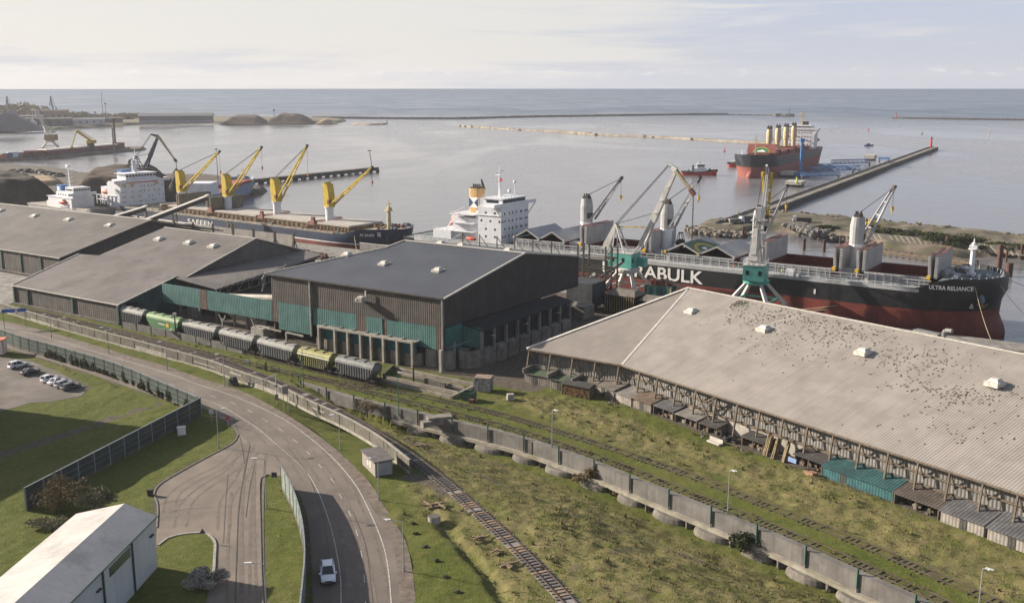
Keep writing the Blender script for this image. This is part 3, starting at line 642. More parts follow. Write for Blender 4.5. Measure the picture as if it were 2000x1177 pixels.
# bays below: posts and beam in front, recessed teal panels over concrete silo walls
FR = [-36.5, -31.2, -27.0, -22.9, -19.6, -15.8, -11.6, -7.1]
mb = MB(); mb.bar((-36.9, -2.7, 6.0), (-6.8, -2.7, 6.0), .5, .5); mb.build('bay_beam', CONC_L, c)
for x in FR: mb = MB(); mb.bar((x, -2.7, -.1), (x, -2.7, 5.8), .55, .6); mb.bar((x, -2.4, 5.9), (x, 0, 5.9), .4, .3); mb.build('bay_post', CONC_L, c)
mb = MB(); mb.box(-36.5, -7, -1.5, -1.2, 2.6, 5.5); mb.build('recess_panel', M('teal_recess', (.022, .105, .115), .6, var=.25, streak=.4, stripe=('x', .62, .3, .03)), c)
mb = MB()
for i in range(7): x = (FR[i] + FR[i + 1]) / 2; mb.tube((x, .75, 0), (x, .75, 2.9), 2.5, n=18)
for x in (-4.4, -.6): mb.tube((x, 1.9, 0), (x, 1.9, 4.3), 2.1, n=20)
mb.box(-40.5, -36.6, .3, .8, 0, 2.4); mb.build('silo_wall', CONC, c)
mb = MB(); mb.box(-36, -3, 1.2, 46, .05, ZC - .1); mb.box(-55, -36, 3, 46, .05, 6); mb.build('shade_core', VOID, c)  # black filler blocks: painted shade of the open underside
mb = MB(); mb.box(-36.9, -6.8, -2.5, -.12, 5.62, 5.78); mb.build('bay_slab', CONC, c)
for x in FR[:-1]:
    mb = MB(); mb.box(x - .14, x + .14, -2.5, -1.3, 0, 5.6); mb.build('pier', CONC_D, c)
mb = MB(); mb.bar((-8.8, -.6, .2), (-8.8, -.6, 5), .4); mb.bar((.6, -2.0, 0), (.6, -2.0, 5.2), .7, .7, mi=0); mb.build('corner_post', CONC_L, c)
# the dock along the right side
mb = MB(); gable_roof(mb, [(.02, 7.0, 9.5), (.02, 48, 9.5), (5.6, 48, 8.5), (5.6, 7.0, 8.5)], .3); mb.build('dock_roof', M('dock_roof_sheet', (.03, .03, .034), .6, .2, var=.2, stripe=('y', .8, .3, .03)), c)
mb = MB(); mb.box(.02, 5.1, 7.2, 7.5, 4.2, 9.0); mb.build('dock_end_panel', TEAL, c)
mb = MB(); mb.box(-.25, .1, .5, 7.0, 3.9, 9.6); mb.build('dock_side_panel', TEALY, c)
mb = MB(); mb.box(4.2, 4.5, 7.5, 47, 3.6, 8.3); mb.build('dock_wall', M('dock_dark_sheet', (.035, .035, .038), .7, .2, var=.3, stripe=('y', .5, .3, .03)), c)
for i in range(9):
    y = 7.4 + i * 4.95; mb = MB(); mb.bar((5.3, y, 0), (5.3, y, 8.4), .6, .6); mb.build('dock_column', STEELG, c)
mb = MB()
for i in range(8):
    y = 9.9 + i * 4.95; mb.extr([(4.5, y - 1.9, 0), (4.5, y - 1.9, 4.0), (5.9, y - 1.9, 3.6), (5.9, y - 1.9, 0)], (0, 3.8, 0))
mb.tube((2.4, 5.4, 0), (2.4, 5.4, 4.0), 2.1, n=18); mb.tube((4.1, 6.4, 0), (4.1, 6.4, 4.0), 1.5, n=18); mb.build('dock_bin', CONC, c)
mb = MB(); mb.bar((1.4, 2.2, 0), (1.4, 2.2, 6.5), .35); mb.bar((.3, .6, 5.0), (3.4, 7.0, 6.2), .18); mb.build('pipe', STEELG, c)
for y in (10.5, 25, 40):
    mb = MB(); mb.bar((5.4, y, 6.6), (6.4, y, 6.9), .08); mb.box(6.2, 6.7, y - .14, y + .14, 6.85, 6.97); mb.build('dock_lamp', WHITEP, c)
# lamp platform on the front
mb = MB(); mb.box(-25, -22.3, -2.4, -.2, 13.4, 13.6); [mb.bar((x, -2.4, 13.6), (x, -2.4, 14.5), .06) for x in (-25, -24.1, -23.2, -22.3)]; mb.bar((-25, -2.4, 14.5), (-22.3, -2.4, 14.5), .06); mb.bar((-23.6, -2, 13.5), (-23.6, -.2, 12.2), .1)
lp = mb.build('lamp_platform', STEELG, c)
mb = MB(); mb.box(-24.2, -22.8, -2.1, -.9, 13.6, 14.7); mb.box(-24.8, -24.2, -2.2, -1.6, 13.7, 14.2); mb.bar((-22.6, -.8, 13.6), (-22.6, -.8, 16.0), .3); mb.build('floodlight', TRIM, lp)
for s_, t_ in ((-30.5, 15.3), (-13.3, 15.3), (-45.9, 18.4)): vent(s_, t_, ZE + t_ * (ZR - ZE) / 33, root=c, w=1.9)
for s_, t_ in ((-23, 38), (-8, 38), (-30, 38)): vent(s_, t_, ZR - (t_ - 33) * .16, root=c, w=1.9)
mb = MB(); rs = random.Random(4)
for x in range(-36, 0, 6): mb.bar((x, 56, 18), (x, 56, 22.3), .22); mb.bar((x, 56, 22), (x + 3, 56, 18.8), .14)
mb.bar((-36, 56, 19.8), (0, 56, 19.8), .12); mb.build('roof_frames', STEEL, c)

# ---- teal gallery and low roof joining B and C
g = pthing('loading_canopy', 'long teal sheet canopy spanning the track side gap between two warehouses', 'canopy', -100, 0)
mb = MB(); mb.box(1, 44.6, -.1, .2, 4.4, ZC - .05); mb.build('teal_panel', TEAL, g)
mb = MB(); mb.box(16.8, 19.6, -.14, .1, 4.4, ZC - .02); mb.build('rusty_panels', RUSTP, g)
mb = MB(); gable_roof(mb, [(-.5, 6, 10.1), (17.5, 5, 9.0), (12, 33, 9.2), (6, 58, 10.5), (-4, 60, 10.8)]); mb.build('low_roof', ROOF_B, g)
mb = MB()
for i in range(7): t = i / 6; a_ = Vector((17.5 - 5.5 * t, 5 + 28 * t, 8.8)); mb.bar(a_, a_ + Vector((0, 0, -2.2)), .18); mb.bar(a_ + Vector((0, 0, -2.2)), a_ + Vector((-.8, 4.2, 2.2)), .14)
mb.bar((17.5, 5, 6.7), (12, 33, 6.7), .2); mb.bar((17.5, 5, 8.8), (12, 33, 8.8), .2)
mb.bar((40, 1, 14.5), (34, 8, 14.8), .25); mb.bar((40, 1, 11.5), (33, 8, 11.8), .25)
for i in range(5): mb.bar((40 - i * 1.4, 1 + i * 1.6, 14.5), (39 - i * 1.4, 2.2 + i * 1.6, 11.5), .16)
mb.build('roof_truss', STEELG, g)
mb = MB(); mb.tube((18, 6, 6.6), (45, 6, 9.2), 1.1, n=12); mb.build('duct', M('duct_zinc', (.24, .21, .185), .6, .2, var=.2), g)
mb = MB(); mb.box(2, 44, 9, 46, .05, 5.6); mb.box(0, 44, 40, 56, .05, 8.2); mb.build('shade_core', VOID, g)  # black filler blocks in place of the shade in the open gap
mb = MB()
for x in (4, 12, 19, 26, 31, 38, 43): mb.bar((x, 3.5, 0), (x, 3.5, 5), .6, .6)
mb.box(30.5, 38, 3.8, 4.2, 0, 2.6); mb.box(6, 10, 4, 4.4, 0, 3.4); mb.build('columns', CONC, g)
mb = MB(); mb.bar((27, -1.5, 0), (27, -1.5, 3.2), .3); mb.bar((27, -1.5, 2), (25.8, -1.5, 4.2), .22); mb.bar((27, -1.5, 2), (28.4, -1.5, 4.2), .22); mb.bar((39.5, -1.2, 1.6), (37.9, -1.2, 4.4), .22); mb.bar((37.9, -.5, 2.5), (48, -.5, 2.2), .3); mb.build('struts', CONC_L, g)
mb = MB(); mb.box(38, 42.5, -1.6, 1.2, 0, 2.3); mb.bar((51, -1.6, 0), (51, -1.6, 2.6), .4); mb.bar((51, -1.6, 2.6), (57, -1.6, 2.4), .35); mb.build('gate_beam', CONC_L, g)

# ---- D: pale ribbed roof, turned to the quay
TURN = math.atan2(-29.9, 79.5)
D = pthing('shed', 'large right hand shed with pale ribbed roof speckled with moss and leaning timber props', 'warehouse', 43.5, 3.7, 0, turn=TURN)
DM = Matrix.Translation(F(43.5, 3.7)) @ Matrix.Rotation(ANG + TURN, 4, 'Z'); DI = DM.inverted()
def yr(x): return 33.7 + (x + 14.8) * .05
XE = 135.0
mb = MB()
for i in range(30):
    xa, xb = XE * i / 30, XE * (i + 1) / 30; ra, rb = -14.8 + (XE + 14.8) * i / 30, -14.8 + (XE + 14.8) * (i + 1) / 30; gable_roof(mb, [(xa, 0, 7), (xb, 0, 7), (rb, yr(rb), 17), (ra, yr(ra), 17)], .16)
gable_roof(mb, [(-14.8, 33.7, 17), (XE, yr(XE), 17), (XE, yr(XE) + 36, 7), (-6, 72, 7)], .16); roofD = mb.build('roof', ROOF_D, D)
mb = MB(); gable_roof(mb, [(-22.4, -7.9, 7), (0, 0, 7), (-14.8, 33.7, 17)], .16); mb.build('roof_end', ROOF_D2, D)
mb = MB(); mb.bar((0, 0, 7.05), (-14.8, 33.7, 17.05), .5, .12); mb.bar((-14.8, 33.7, 17.08), (XE, yr(XE), 17.08), .8, .14); mb.bar((-22.4, -7.9, 7.05), (-14.8, 33.7, 17.1), .8, .2); mb.bar((-14.8, 33.7, 17.1), (-6, 72, 7.1), .6, .2); mb.build('ridge_cap', TRIM, D)
mb = MB(); mb.bar((-22.4, -7.9, 6.75), (0, 0, 6.75), .2, .3); mb.bar((0, 0, 6.75), (XE, 0, 6.75), .2, .3); mb.build('eaves_beam', TIMBER, D)
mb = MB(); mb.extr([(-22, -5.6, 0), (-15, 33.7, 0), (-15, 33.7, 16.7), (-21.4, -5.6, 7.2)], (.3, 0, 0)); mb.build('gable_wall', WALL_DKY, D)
SHEETD = M('ribbed_wall', (.19, .18, .165), .7, .1, var=.25, scale=.4, col2=(.14, .13, .12), cut=(.5, .75), streak=.6, stripe=('x', .62, .55, .07))
mb = MB(); mb.box(1.2, XE, 1.7, 2.0, 2.4, 7.1); mb.extr([(-21.3, -5.6, 2.4), (1.2, 2.2, 2.4), (1.2, 2.2, 7.2), (-21.3, -5.6, 7.2)], (0, .3, 0)); mb.build('wall', SHEETD, D)
mb = MB(); mb.box(.8, XE, 1.2, 2.6, 0, 2.4); mb.extr([(-21.6, -6.6, 0), (.8, 1.2, 0), (.8, 1.2, 2.4), (-21.6, -6.6, 2.4)], (0, 1.2, 0)); mb.build('base_wall', CONC_L, D)
for z in (6.15, 4.5):
    mb = MB(); mb.bar((1, 1.45, z), (XE, 1.45, z), .26, .24); mb.build('rail_beam', OCHRE if z > 5 else TIMBER, D)
mb = MB(); mb.bar((-21.3, -6.1, 2.7), (1, 1.6, 2.7), .35, .3); mb.bar((1, 1.3, 2.7), (XE, 1.3, 2.7), .5, .35); mb.bar((-21.3, -6.1, 6), (1, 1.6, 6), .25, .25); mb.build('walkway_beam', TIMBER, D)
def prop(x, y):
    mb = MB(); mb.bar((x, y - .1, 6.9), (x, y - 1.25, 0), .26, .3); mb.bar((x + .1, y - .1, 6.7), (x + .1, y + 1.7, 3.0), .16, .18); mb.bar((x, y - .7, 3.2), (x, y + 1.5, 2.8), .16, .18)
    mb.build('prop', TIMBER, D)
for i in range(5): prop(-22 + i * 5.3, -7.4 + i * 1.87)
for i in range(1, 26): prop(i * 5.25, .35)
mb = MB()
for k in (4, 18): mb.bar((k * 5.25, .1, 6.6), ((k + 1) * 5.25, -.2, .4), .22, .22); mb.bar((k * 5.25, -.2, .4), ((k + 1) * 5.25, .1, 6.6), .22, .22); mb.bar((k * 5.25, .1, 3.4), ((k + 1) * 5.25, -.1, 6.6), .2, .2)
mb.build('cross_brace', TIMBER, D)
def onD(px, py):                                       # sight line on the front roof plane of D, local coordinates
    d = DI.to_3x3() @ ray(px, py); o = DI @ Vector((0, 0, CAMZ)); k = (10 / 34.5)
    q = (7 + o.y * k - o.z) / (d.z - d.y * k); return o + d * q
for i, px in enumerate(((1352, 608), (1494, 642), (1687, 687), (1944, 747))):
    p = onD(*px); vo = vent(p.x, p.y, p.z, root=D, w=2.0, name='roof_vent')
# moss and bird speckle over the roof
MOSS = M('dark_moss', (.10, .088, .068), .95, var=.4, scale=2)
rs = random.Random(11); mb = MB(); cent = [(1400, 585, 70, 14, 240), (1520, 618, 120, 26, 240), (1640, 640, 130, 34, 230), (1800, 700, 110, 40, 200), (1880, 770, 90, 24, 150), (1780, 752, 60, 12, 50), (1600, 670, 200, 50, 140), (1850, 830, 150, 50, 70), (1430, 590, 40, 9, 380)]
def roofz(x, y):
    u = x / XE
    for _ in range(8): ra = -14.8 + (XE + 14.8) * u; f = y / yr(ra); u = (x + 14.8 * f) / (XE + 14.8 * f)
    return 7 + 10 * y / yr(-14.8 + (XE + 14.8) * u)
for cx, cy, w, h, n in cent:
    for i in range(int(n * .85)):
        p = onD(cx + rs.gauss(0, w * .5), cy + rs.gauss(0, h * .5) + 0)
        if not (1 < p.x < XE - 3 and 2 < p.y < yr(p.x) - .8): continue
        r = rs.uniform(.09, .19); L_ = rs.uniform(1, 2.4); x, y = p.x, p.y; z = roofz(x, y) + .03
        kk = 10 / yr(x); a_ = rs.uniform(0, 3.1); ca, sa = math.cos(a_), math.sin(a_); vs = []
        for ang in range(6):
            t = ang * math.pi / 3; u_, v_ = r * L_ * math.cos(t), r * math.sin(t); dx, dy = u_ * ca - v_ * sa, u_ * sa + v_ * ca; vs.append((x + dx, y + dy, z + dy * kk - .02))
        vs.append((x, y, z + .14)); mb.add(vs, [(k, (k + 1) % 6, 6) for k in range(6)])
mb.build('moss_clumps', MOSS, D)['kind'] = 'stuff'

# ---- lean-to sheds and stores along the foot of D
def sheetmat(n, c): return M(n, c, .8, var=.25, scale=.7, col2=tuple(k * .6 for k in c), cut=(.5, .7), streak=.3, grime=.3, stripe=('x', .55, .35, .03))
R_TAN = sheetmat('shed_roof_tan', (.16, .14, .115)); R_RUST = sheetmat('shed_roof_rust', (.15, .105, .075)); R_GREY = sheetmat('shed_roof_grey', (.105, .103, .105)); R_PALE = sheetmat('shed_roof_pale', (.20, .185, .165)); R_DK = sheetmat('shed_roof_dark', (.06, .055, .05)); R_TEAL = sheetmat('shed_roof_teal', (.022, .075, .078)); R_BRN = sheetmat('shed_roof_brown', (.085, .068, .055))
R_PURP = M('shed_roof_mossy', (.075, .06, .075), .9, var=.3, scale=.8, col2=(.055, .085, .04), cut=(.45, .55), c2scale=.5)
W_PLANK = sheetmat('shed_wall_plank', (.17, .15, .125)); W_WHITE = sheetmat('shed_wall_white', (.26, .235, .205)); W_TEAL = sheetmat('shed_wall_teal', (.03, .10, .105)); W_CON = CONC
def shed(label, x0, x1, y0, dep, zf, zb_, roof, wall, kind='full', cat='shed', door=None, name='lean_to_shed', turn=0, at=None):
    o = bpy.data.objects.new(name, None); COL.objects.link(o); o.empty_display_size = .5
    y0 += 1.7; m = DM @ Matrix.Translation((x0, y0, 0)); o.location = m.translation; o.rotation_euler = (0, 0, ANG + TURN + turn)
    tag(o, label, cat, 'sheds along the foot of the pale roofed shed'); w = x1 - x0
    mb = MB(); mb.extr([(-.2, -dep - .35, zf), (-.2, 0, zb_), (w + .2, 0, zb_), (w + .2, -dep - .35, zf)], (0, 0, -.12)); mb.build('roof', roof, o)
    mb = MB(); e = .12
    sidep = [(0, -dep, 0), (0, 0, 0), (0, 0, zb_ - .2), (0, -dep, zf - .17)]
    mb.extr(sidep, (e, 0, 0)); mb.extr([(p[0] + w - e, p[1], p[2]) for p in sidep], (e, 0, 0))
    if kind == 'full': mb.box(e + .01, w - e - .01, -dep, -dep + e, 0, zf - .2)
    mb.build('wall', wall, o)
    if kind == 'open':
        mb = MB(); mb.box(e, w - e, -dep * .45, -dep * .45 + .1, 0, zf - .3); mb.build('shade_back', VOID, o)  # black plate painted as the shade inside the open store
        mb = MB(); rs_ = random.Random(int(x0 * 10)); 
        for k in range(int(w * 2.2)): bx = rs_.uniform(.2, w - .7); by = -rs_.uniform(.5, .95) * dep; hh = rs_.uniform(.2, .9); mb.box(bx, bx + rs_.uniform(.3, .8), by, by + .4, 0, hh, mi=rs_.choice((0, 0, 1, 2)))
        mb.build('stored_junk', [TIMBER, R_RUST, CONC], o)
        mb = MB(); [mb.bar((x, -dep, 0), (x, -dep, zf - .15), .14) for x in (.08, w / 2, w - .08)]; mb.build('posts', TIMBER, o)
    elif door is not None:
        mb = MB(); mb.box(door, door + 1.1, -dep - .05, -dep + .02, 0, min(1.9, zf - .3)); mb.build('door', R_DK, o)
    return o
# mouldy walled stores at the bend
def lx(px, py, z): p = DI @ G(px, py, z); return p.x, p.y
tl = math.atan2(7.9, 22.4)
def onbend(x): return -7.9 + (x + 22.4) * .3527
for i, (x0, x1) in enumerate(((-21.8, -15.6), (-15.2, -9.2))):
    shed(('walled store with mossy purple green top at the near left corner of the shed', 'walled store with mossy top next to the firewood stack')[i], x0, x1, onbend(x0) - .2 - .7 * i, 4.2, 2.3, 2.5, R_PURP, W_PLANK, 'full', 'store', 2.2, 'walled_store', turn=tl)
    o = [q for q in COL.objects if q.name.startswith('walled_store')][-1]; w = x1 - x0
    mb = MB(); mb.box(-.2, .1, -4.6, 0, 2.4, 3.3); mb.box(w - .1, w + .2, -4.6, 0, 2.4, 3.3); mb.box(.1, w - .1, -.3, 0, 2.5, 3.4); mb.build('parapet', CONC, o)
LOG = M('cut_logs', (.20, .115, .05), .9, var=.5, scale=4, col2=(.07, .04, .022), cut=(.45, .6), c2scale=3.5)
def firewood(x0, y0, turn):
    o = bpy.data.objects.new('firewood_stack', None); COL.objects.link(o); m = DM @ Matrix.Translation((x0, y0, 0)); o.location = m.translation; o.rotation_euler = (0, 0, ANG + TURN + turn)
    tag(o, 'roofed stack of split firewood against the shed', 'firewood'); rs_ = random.Random(5); mb = MB()
    for i in range(26):
        for j in range(9): r = rs_.uniform(.09, .15); mb.tube((.25 + i * .24 + rs_.uniform(-.05, .05), -2.1 + rs_.uniform(-.12, .12), .2 + j * .25), (.25 + i * .24, -.3, .2 + j * .25), r, n=6)
    mb.build('logs', LOG, o)['kind'] = 'stuff'
    mb = MB(); mb.extr([(-.2, -2.5, 2.5), (-.2, 0, 2.9), (6.9, 0, 2.9), (6.9, -2.5, 2.5)], (0, 0, -.12)); mb.build('roof', R_DK, o)
    mb = MB(); [mb.box(x, x + .14, -2.2, -.2, 0, 2.6) for x in (0, 6.6)]; mb.build('frame', TIMBER, o); return o
firewood(-9.6, onbend(-9.6) - 3.4, tl)
shed('small tin roofed hutch behind the firewood stack', -8.0, -5.0, onbend(-8) - .5, 2.4, 2.3, 2.9, R_TAN, W_PLANK, turn=tl, name='hutch')
SH = [('tan tin roofed plank shed right of the firewood stack', -4.4, 1.0, -.6, 4.0, 2.2, 3.1, R_TAN, W_PLANK, 'full', 1.4),
      ('pale rough shed with corrugated tan roof, scrap heaped at its door', 1.3, 6.0, -.4, 4.0, 1.9, 2.7, R_PALE, W_WHITE, 'full', None),
      ('plank shed with streaky rust and white tin roof', 6.3, 11.6, -.3, 3.9, 2.0, 2.8, R_RUST, W_PLANK, 'full', 2.0),
      ('open fronted store with dark grey tin roof, full of scrap', 12.0, 17.5, -.3, 3.6, 1.9, 2.6, R_GREY, TIMBER, 'open', None),
      ('open fronted store with pale flat roof, full of scrap', 17.8, 23.6, -.3, 3.4, 1.7, 2.3, R_PALE, TIMBER, 'open', None),
      ('open store with sagging dark roof behind the crossed braces', 24.0, 28.6, -.3, 3.2, 1.5, 2.2, R_DK, TIMBER, 'open', None),
      ('dark felt roofed store left of the upright timber bundles', 34.5, 39.6, -.2, 3.2, 1.7, 2.2, R_DK, TIMBER, 'open', None),
      ('dark roofed open store with a blue board at its corner', 46.2, 52.0, -.2, 3.0, 1.8, 2.5, R_DK, W_WHITE, 'open', None),
      ('long teal tin shed at the foot of the pale roofed shed', 52.8, 66.0, -.3, 3.8, 1.9, 2.9, R_TEAL, W_TEAL, 'full', 3.4),
      ('open store with dark brown sheet roof right of the long teal shed', 66.4, 74.0, -.2, 4.2, 1.8, 2.8, R_BRN, TIMBER, 'open', None),
      ('white walled shed with slate grey roof right of the brown roofed store', 74.6, 81.3, -.2, 4.6, 1.9, 2.9, R_GREY, W_WHITE, 'full', 3.0),
      ('larger white walled shed with slate grey roof and stub chimney', 82.0, 89.8, -.2, 4.8, 1.9, 3.1, R_GREY, W_WHITE, 'full', 3.0),
      ('teal tin shed at the right edge of the photo', 90.2, 100.0, -.2, 4.4, 1.8, 2.7, R_TEAL, W_TEAL, 'full', None)]
for l, x0, x1, y0, dep, zf, zb_, r, w, k, dr in SH: shed(l, x0, x1, y0, dep, zf, zb_, r, w, k, 'shed', dr)
mb = MB(); mb.box(0, 3.2, 0, .1, 0, .9); mb.box(.1, 3.1, -.9, 0, 0, .25)
def dobj(mb, name, mats, x, y, label, cat, group=None, z=0):
    p = DM @ Vector((x, y, z)); o = mb.build(name, mats, None, loc=p, rz=ANG + TURN); return tag(o, label, cat, group)
dobj(mb, 'white_trough', M('trough_white', (.38, .35, .31), .8, var=.2), 29.4, -4.6, 'long white box lying on the grass before the tyre heap', 'box')
mb = MB(); rs = random.Random(3)
RUB = M('tyre_rubber', (.02, .02, .021), .9, var=.3)
def torus(mb, c, R_, r, tilt=0, n=16, k=7):
    rot = Matrix.Rotation(tilt, 3, 'X'); vs = []
    for i in range(n):
        for j in range(k):
            a_, b_ = 2 * math.pi * i / n, 2 * math.pi * j / k; vs.append(Vector(c) + rot @ Vector(((R_ + r * math.cos(b_)) * math.cos(a_), (R_ + r * math.cos(b_)) * math.sin(a_), r * math.sin(b_))))
    mb.add(vs, [(i * k + j, ((i + 1) % n) * k + j, ((i + 1) % n) * k + (j + 1) % k, i * k + (j + 1) % k) for i in range(n) for j in range(k)])
for i, (x, y, z, ti) in enumerate(((30.0, -2.6, .9, 1.35), (31.6, -2.2, .25, .1), (31.7, -2.3, .75, .05), (33.0, -1.8, .25, 0))):
    mb = MB(); torus(mb, (0, 0, 0), .55, .24, ti); dobj(mb, 'tyre', RUB, x, y, ('worn black tyre leaning upright in the scrap under the shed props', 'flat black tyre at the bottom of the two tyre pile', 'flat black tyre on top of the two tyre pile', 'single flat black tyre right of the two tyre pile')[i], 'tyre', 'tyres under the shed props', z=z)
for i in range(3):
    mb = MB(); rs = random.Random(20 + i)
    for k in range(9): x, y = rs.uniform(-.45, .45), rs.uniform(-.35, .35); mb.bar((x, y, 0), (x * .8 + .2, y + .9, 3.4 + rs.uniform(-.4, .4)), .26, .2)
    dobj(mb, 'timber_bundle', M('bundle_straw', (.17, .13, .075), .95, var=.4, scale=2, streak=.5), 40.6 + i * 1.9, -2.4, ('leftmost', 'middle', 'rightmost')[i] + ' of three upright bundles of old timber leaning on the shed', 'timber', 'upright timber bundles')
mb = MB(); mb.box(0, 1.7, 0, .08, 0, .8); dobj(mb, 'blue_board', M('board_blue', (.20, .28, .48), .6), 46.5, -3.6, 'small pale blue board hung at a dark store corner', 'board', z=1.0)
mb = MB(); [mb.box(rs.uniform(-1, 1), rs.uniform(1, 2), -.5 + k * .3, k * .3, 0, rs.uniform(.4, 1)) for k in range(3)]; dobj(mb, 'pallet_heap', M('pallet_wood', (.24, .14, .09), .9, var=.3), 50.6, -3.9, 'reddish crates stacked by the left end of the long teal shed', 'crates')
rs = random.Random(31)
for i, (x, y) in enumerate(((3.0, -5.0), (26.5, -4.2), (36.5, -4.2))):
    mb = MB()
    for k in range(16): cx, cy = rs.uniform(-1.6, 1.6), rs.uniform(-.8, .8); mb.bar((cx, cy, .1), (cx + rs.uniform(-1, 1), cy + rs.uniform(-.6, .6), rs.uniform(.2, .9)), .14, .1, mi=k % 3)
    tag(dobj(mb, 'scrap_heap', [TIMBER, W_WHITE, R_RUST], x, y, ('pale scrap heap at the door of a rough white shed', 'scrap heap under the crossed braces of the shed', 'broken boards heaped before a dark felt roofed store')[i], 'scrap', 'scrap heaps by the sheds'))
# ================================================================ ships (local x to the bow, y to port, z above the water)
BLACKH = M('hull_black', (.012, .013, .015), .42, var=.3, scale=.15, streak=.35, col2=(.03, .03, .03), cut=(.6, .8), c2scale=.3, spec=.5, rust=.45, seam=[('x', 9, .08, .5), ('z', 2.7, .06, .4)])
REDH = M('hull_red', (.155, .032, .022), .6, var=.25, scale=.2, streak=.55, col2=(.10, .028, .022), cut=(.5, .72), c2scale=.2, seam=[('x', 9, .08, .35)])
NAVYH = M('hull_navy', (.018, .030, .062), .5, var=.25, scale=.2, streak=.5, col2=(.06, .055, .06), cut=(.6, .75), c2scale=.35, rust=.5, seam=[('x', 8, .08, .4)])
PINKH = M('hull_faded_red', (.24, .070, .055), .7, var=.2, scale=.15, streak=.6)
SHIPW = M('ship_white', (.60, .60, .62), .5, var=.08, scale=.4, streak=.15, rust=.22)
SHIPG = M('ship_grey', (.33, .33, .33), .55, var=.12, scale=.4, streak=.3, grime=.1)
DECKG = M('deck_grey', (.13, .15, .145), .8, var=.3, scale=.4, grime=.3)
DECKB = M('deck_beige', (.25, .22, .175), .85, var=.3, scale=.4, grime=.3)
HOLDR = M('hold_red', (.105, .022, .016), .8, var=.25, scale=.3, streak=.6)
YEL = M('crane_yellow', (.46, .33, .03), .55, var=.2, scale=.8, streak=.4, grime=.15)
CREAM = M('crane_cream', (.46, .38, .22), .6, var=.15, scale=.6, streak=.3)
GLASS = M('dark_glass', (.015, .02, .026), .12, var=.1, spec=.6)
ORANGE = M('lifeboat_orange', (.52, .075, .03), .5, var=.15)
ORNG2 = M('faded_orange', (.50, .17, .10), .6, var=.2)
HOOKY = M('hook_yellow', (.58, .36, .03), .5, var=.1)
CABLE = M('cable', (.05, .05, .05), .6, .3, var=.1)
ROPE = M('mooring_rope', (.42, .38, .25), .9, var=.2)
BLUEP = M('blue_paint', (.045, .12, .27), .5, var=.2, scale=.8)
BROWNR = M('rust_brown', (.15, .055, .04), .85, var=.35, scale=.8)
BUFF = M('funnel_buff', (.50, .31, .13), .55, var=.12, scale=.6)
NAVYP = M('navy_paint', (.02, .05, .13), .5, var=.1)
LETTER = M('letter_white', (.68, .67, .64), .6, var=.08)

def hull(root, L, B, zs, boot, mats, fc=None, pb=(2.0, 2.8), tb=(.76, .86), stem=None, n=46, stripe_white=False, deckm=None, bul=0.0, ts=.16, flare=True):
    """zs: level heights from below the water to the deck; fc=(start, end, rise) of the forecastle in length fraction"""
    H = zs[-1]; stem = stem or (lambda z: L / 2)
    ta = [0.5 - .5 * math.cos(math.pi * i / (n - 1)) for i in range(n)]
    def top(t): return H + (0 if not fc else fc[2] * min(1, max(0, (t - fc[0]) / (fc[1] - fc[0])))) + bul
    def hb(t, k):                                        # k = 0 keel .. 1 deck
        tbk = tb[0] + (tb[1] - tb[0]) * k; p = pb[0] + (pb[1] - pb[0]) * k; w = B / 2
        if t > tbk: w *= max(0, 1 - ((t - tbk) / (1 - tbk)) ** p) ** .62
        s0 = ts * (1 - .55 * k)
        if t < s0: e = (.12 + .70 * k) if k > .25 else .12 + k * .6; w *= e + (1 - e) * math.sin(math.pi / 2 * t / s0) ** .8
        return w
    mb = MB(); rows = []; levels = list(zs) + [None]
    for i, z in enumerate(levels):
        row = []
        for t in ta:
            zz = top(t) if z is None else z
            k = min(1, max(0, (zz - zs[0]) / (H - zs[0]))); x = -L / 2 + (L / 2 + stem(zz)) * t; row.append((x, hb(t, k), zz))
        rows.append(row)
    nv = n * 2
    for row in rows: mb.v += [(x, y, z) for x, y, z in row] + [(x, -y, z) for x, y, z in row]
    for i in range(len(rows) - 1):
        hi = levels[i + 1]; red = hi is not None and hi <= boot + .01
        mi = 1 if red else 0
        if stripe_white and hi is not None and abs(hi - boot - .45) < .01: mi = 2
        for j in range(n - 1):
            a, b, c, d = i * nv + j, i * nv + j + 1, (i + 1) * nv + j + 1, (i + 1) * nv + j
            mb.f += [[a, b, c, d][::-1], [a + n, b + n, c + n, d + n]]; mb.m += [mi, mi]
        mb.f.append([i * nv, (i + 1) * nv, (i + 1) * nv + n, i * nv + n]); mb.m.append(mi)
    h = mb.build('hull', mats, root, smooth=False)
    me = h.data; me.polygons.foreach_set('use_smooth', [True] * len(me.polygons))
    md = h.modifiers.new('edges', 'EDGE_SPLIT'); md.split_angle = R(35)
    # decks
    mb = MB(); tm = [t for t in ta if not fc or t <= fc[1]]; k = 1
    P = [(-L / 2 + (L / 2 + stem(H)) * t, hb(t, 1) - .05) for t in tm]
    mb.poly([(x, -y, H - .02) for x, y in P] + [(x, y, H - .02) for x, y in reversed(P)])
    if fc:
        tf = [t for t in ta if t >= fc[0] + .4 * (fc[1] - fc[0])]; zf = H + fc[2] - .9
        P = [(-L / 2 + (L / 2 + stem(H + 2)) * t - (.4 if t > .97 else 0), max(0.02, hb(t, 1) - .1)) for t in tf]
        mb.poly([(x, -y, zf) for x, y in P] + [(x, y, zf) for x, y in reversed(P)]); x0 = P[0][0]; y0 = P[0][1]
        mb.poly([(x0, -y0, H), (x0, y0, H), (x0, y0, zf), (x0, -y0, zf)])
    mb.build('deck', deckm or DECKG, root)
    return h, (lambda x, z=None: hb((x + L / 2) / (L / 2 + stem(H)), 1)), top
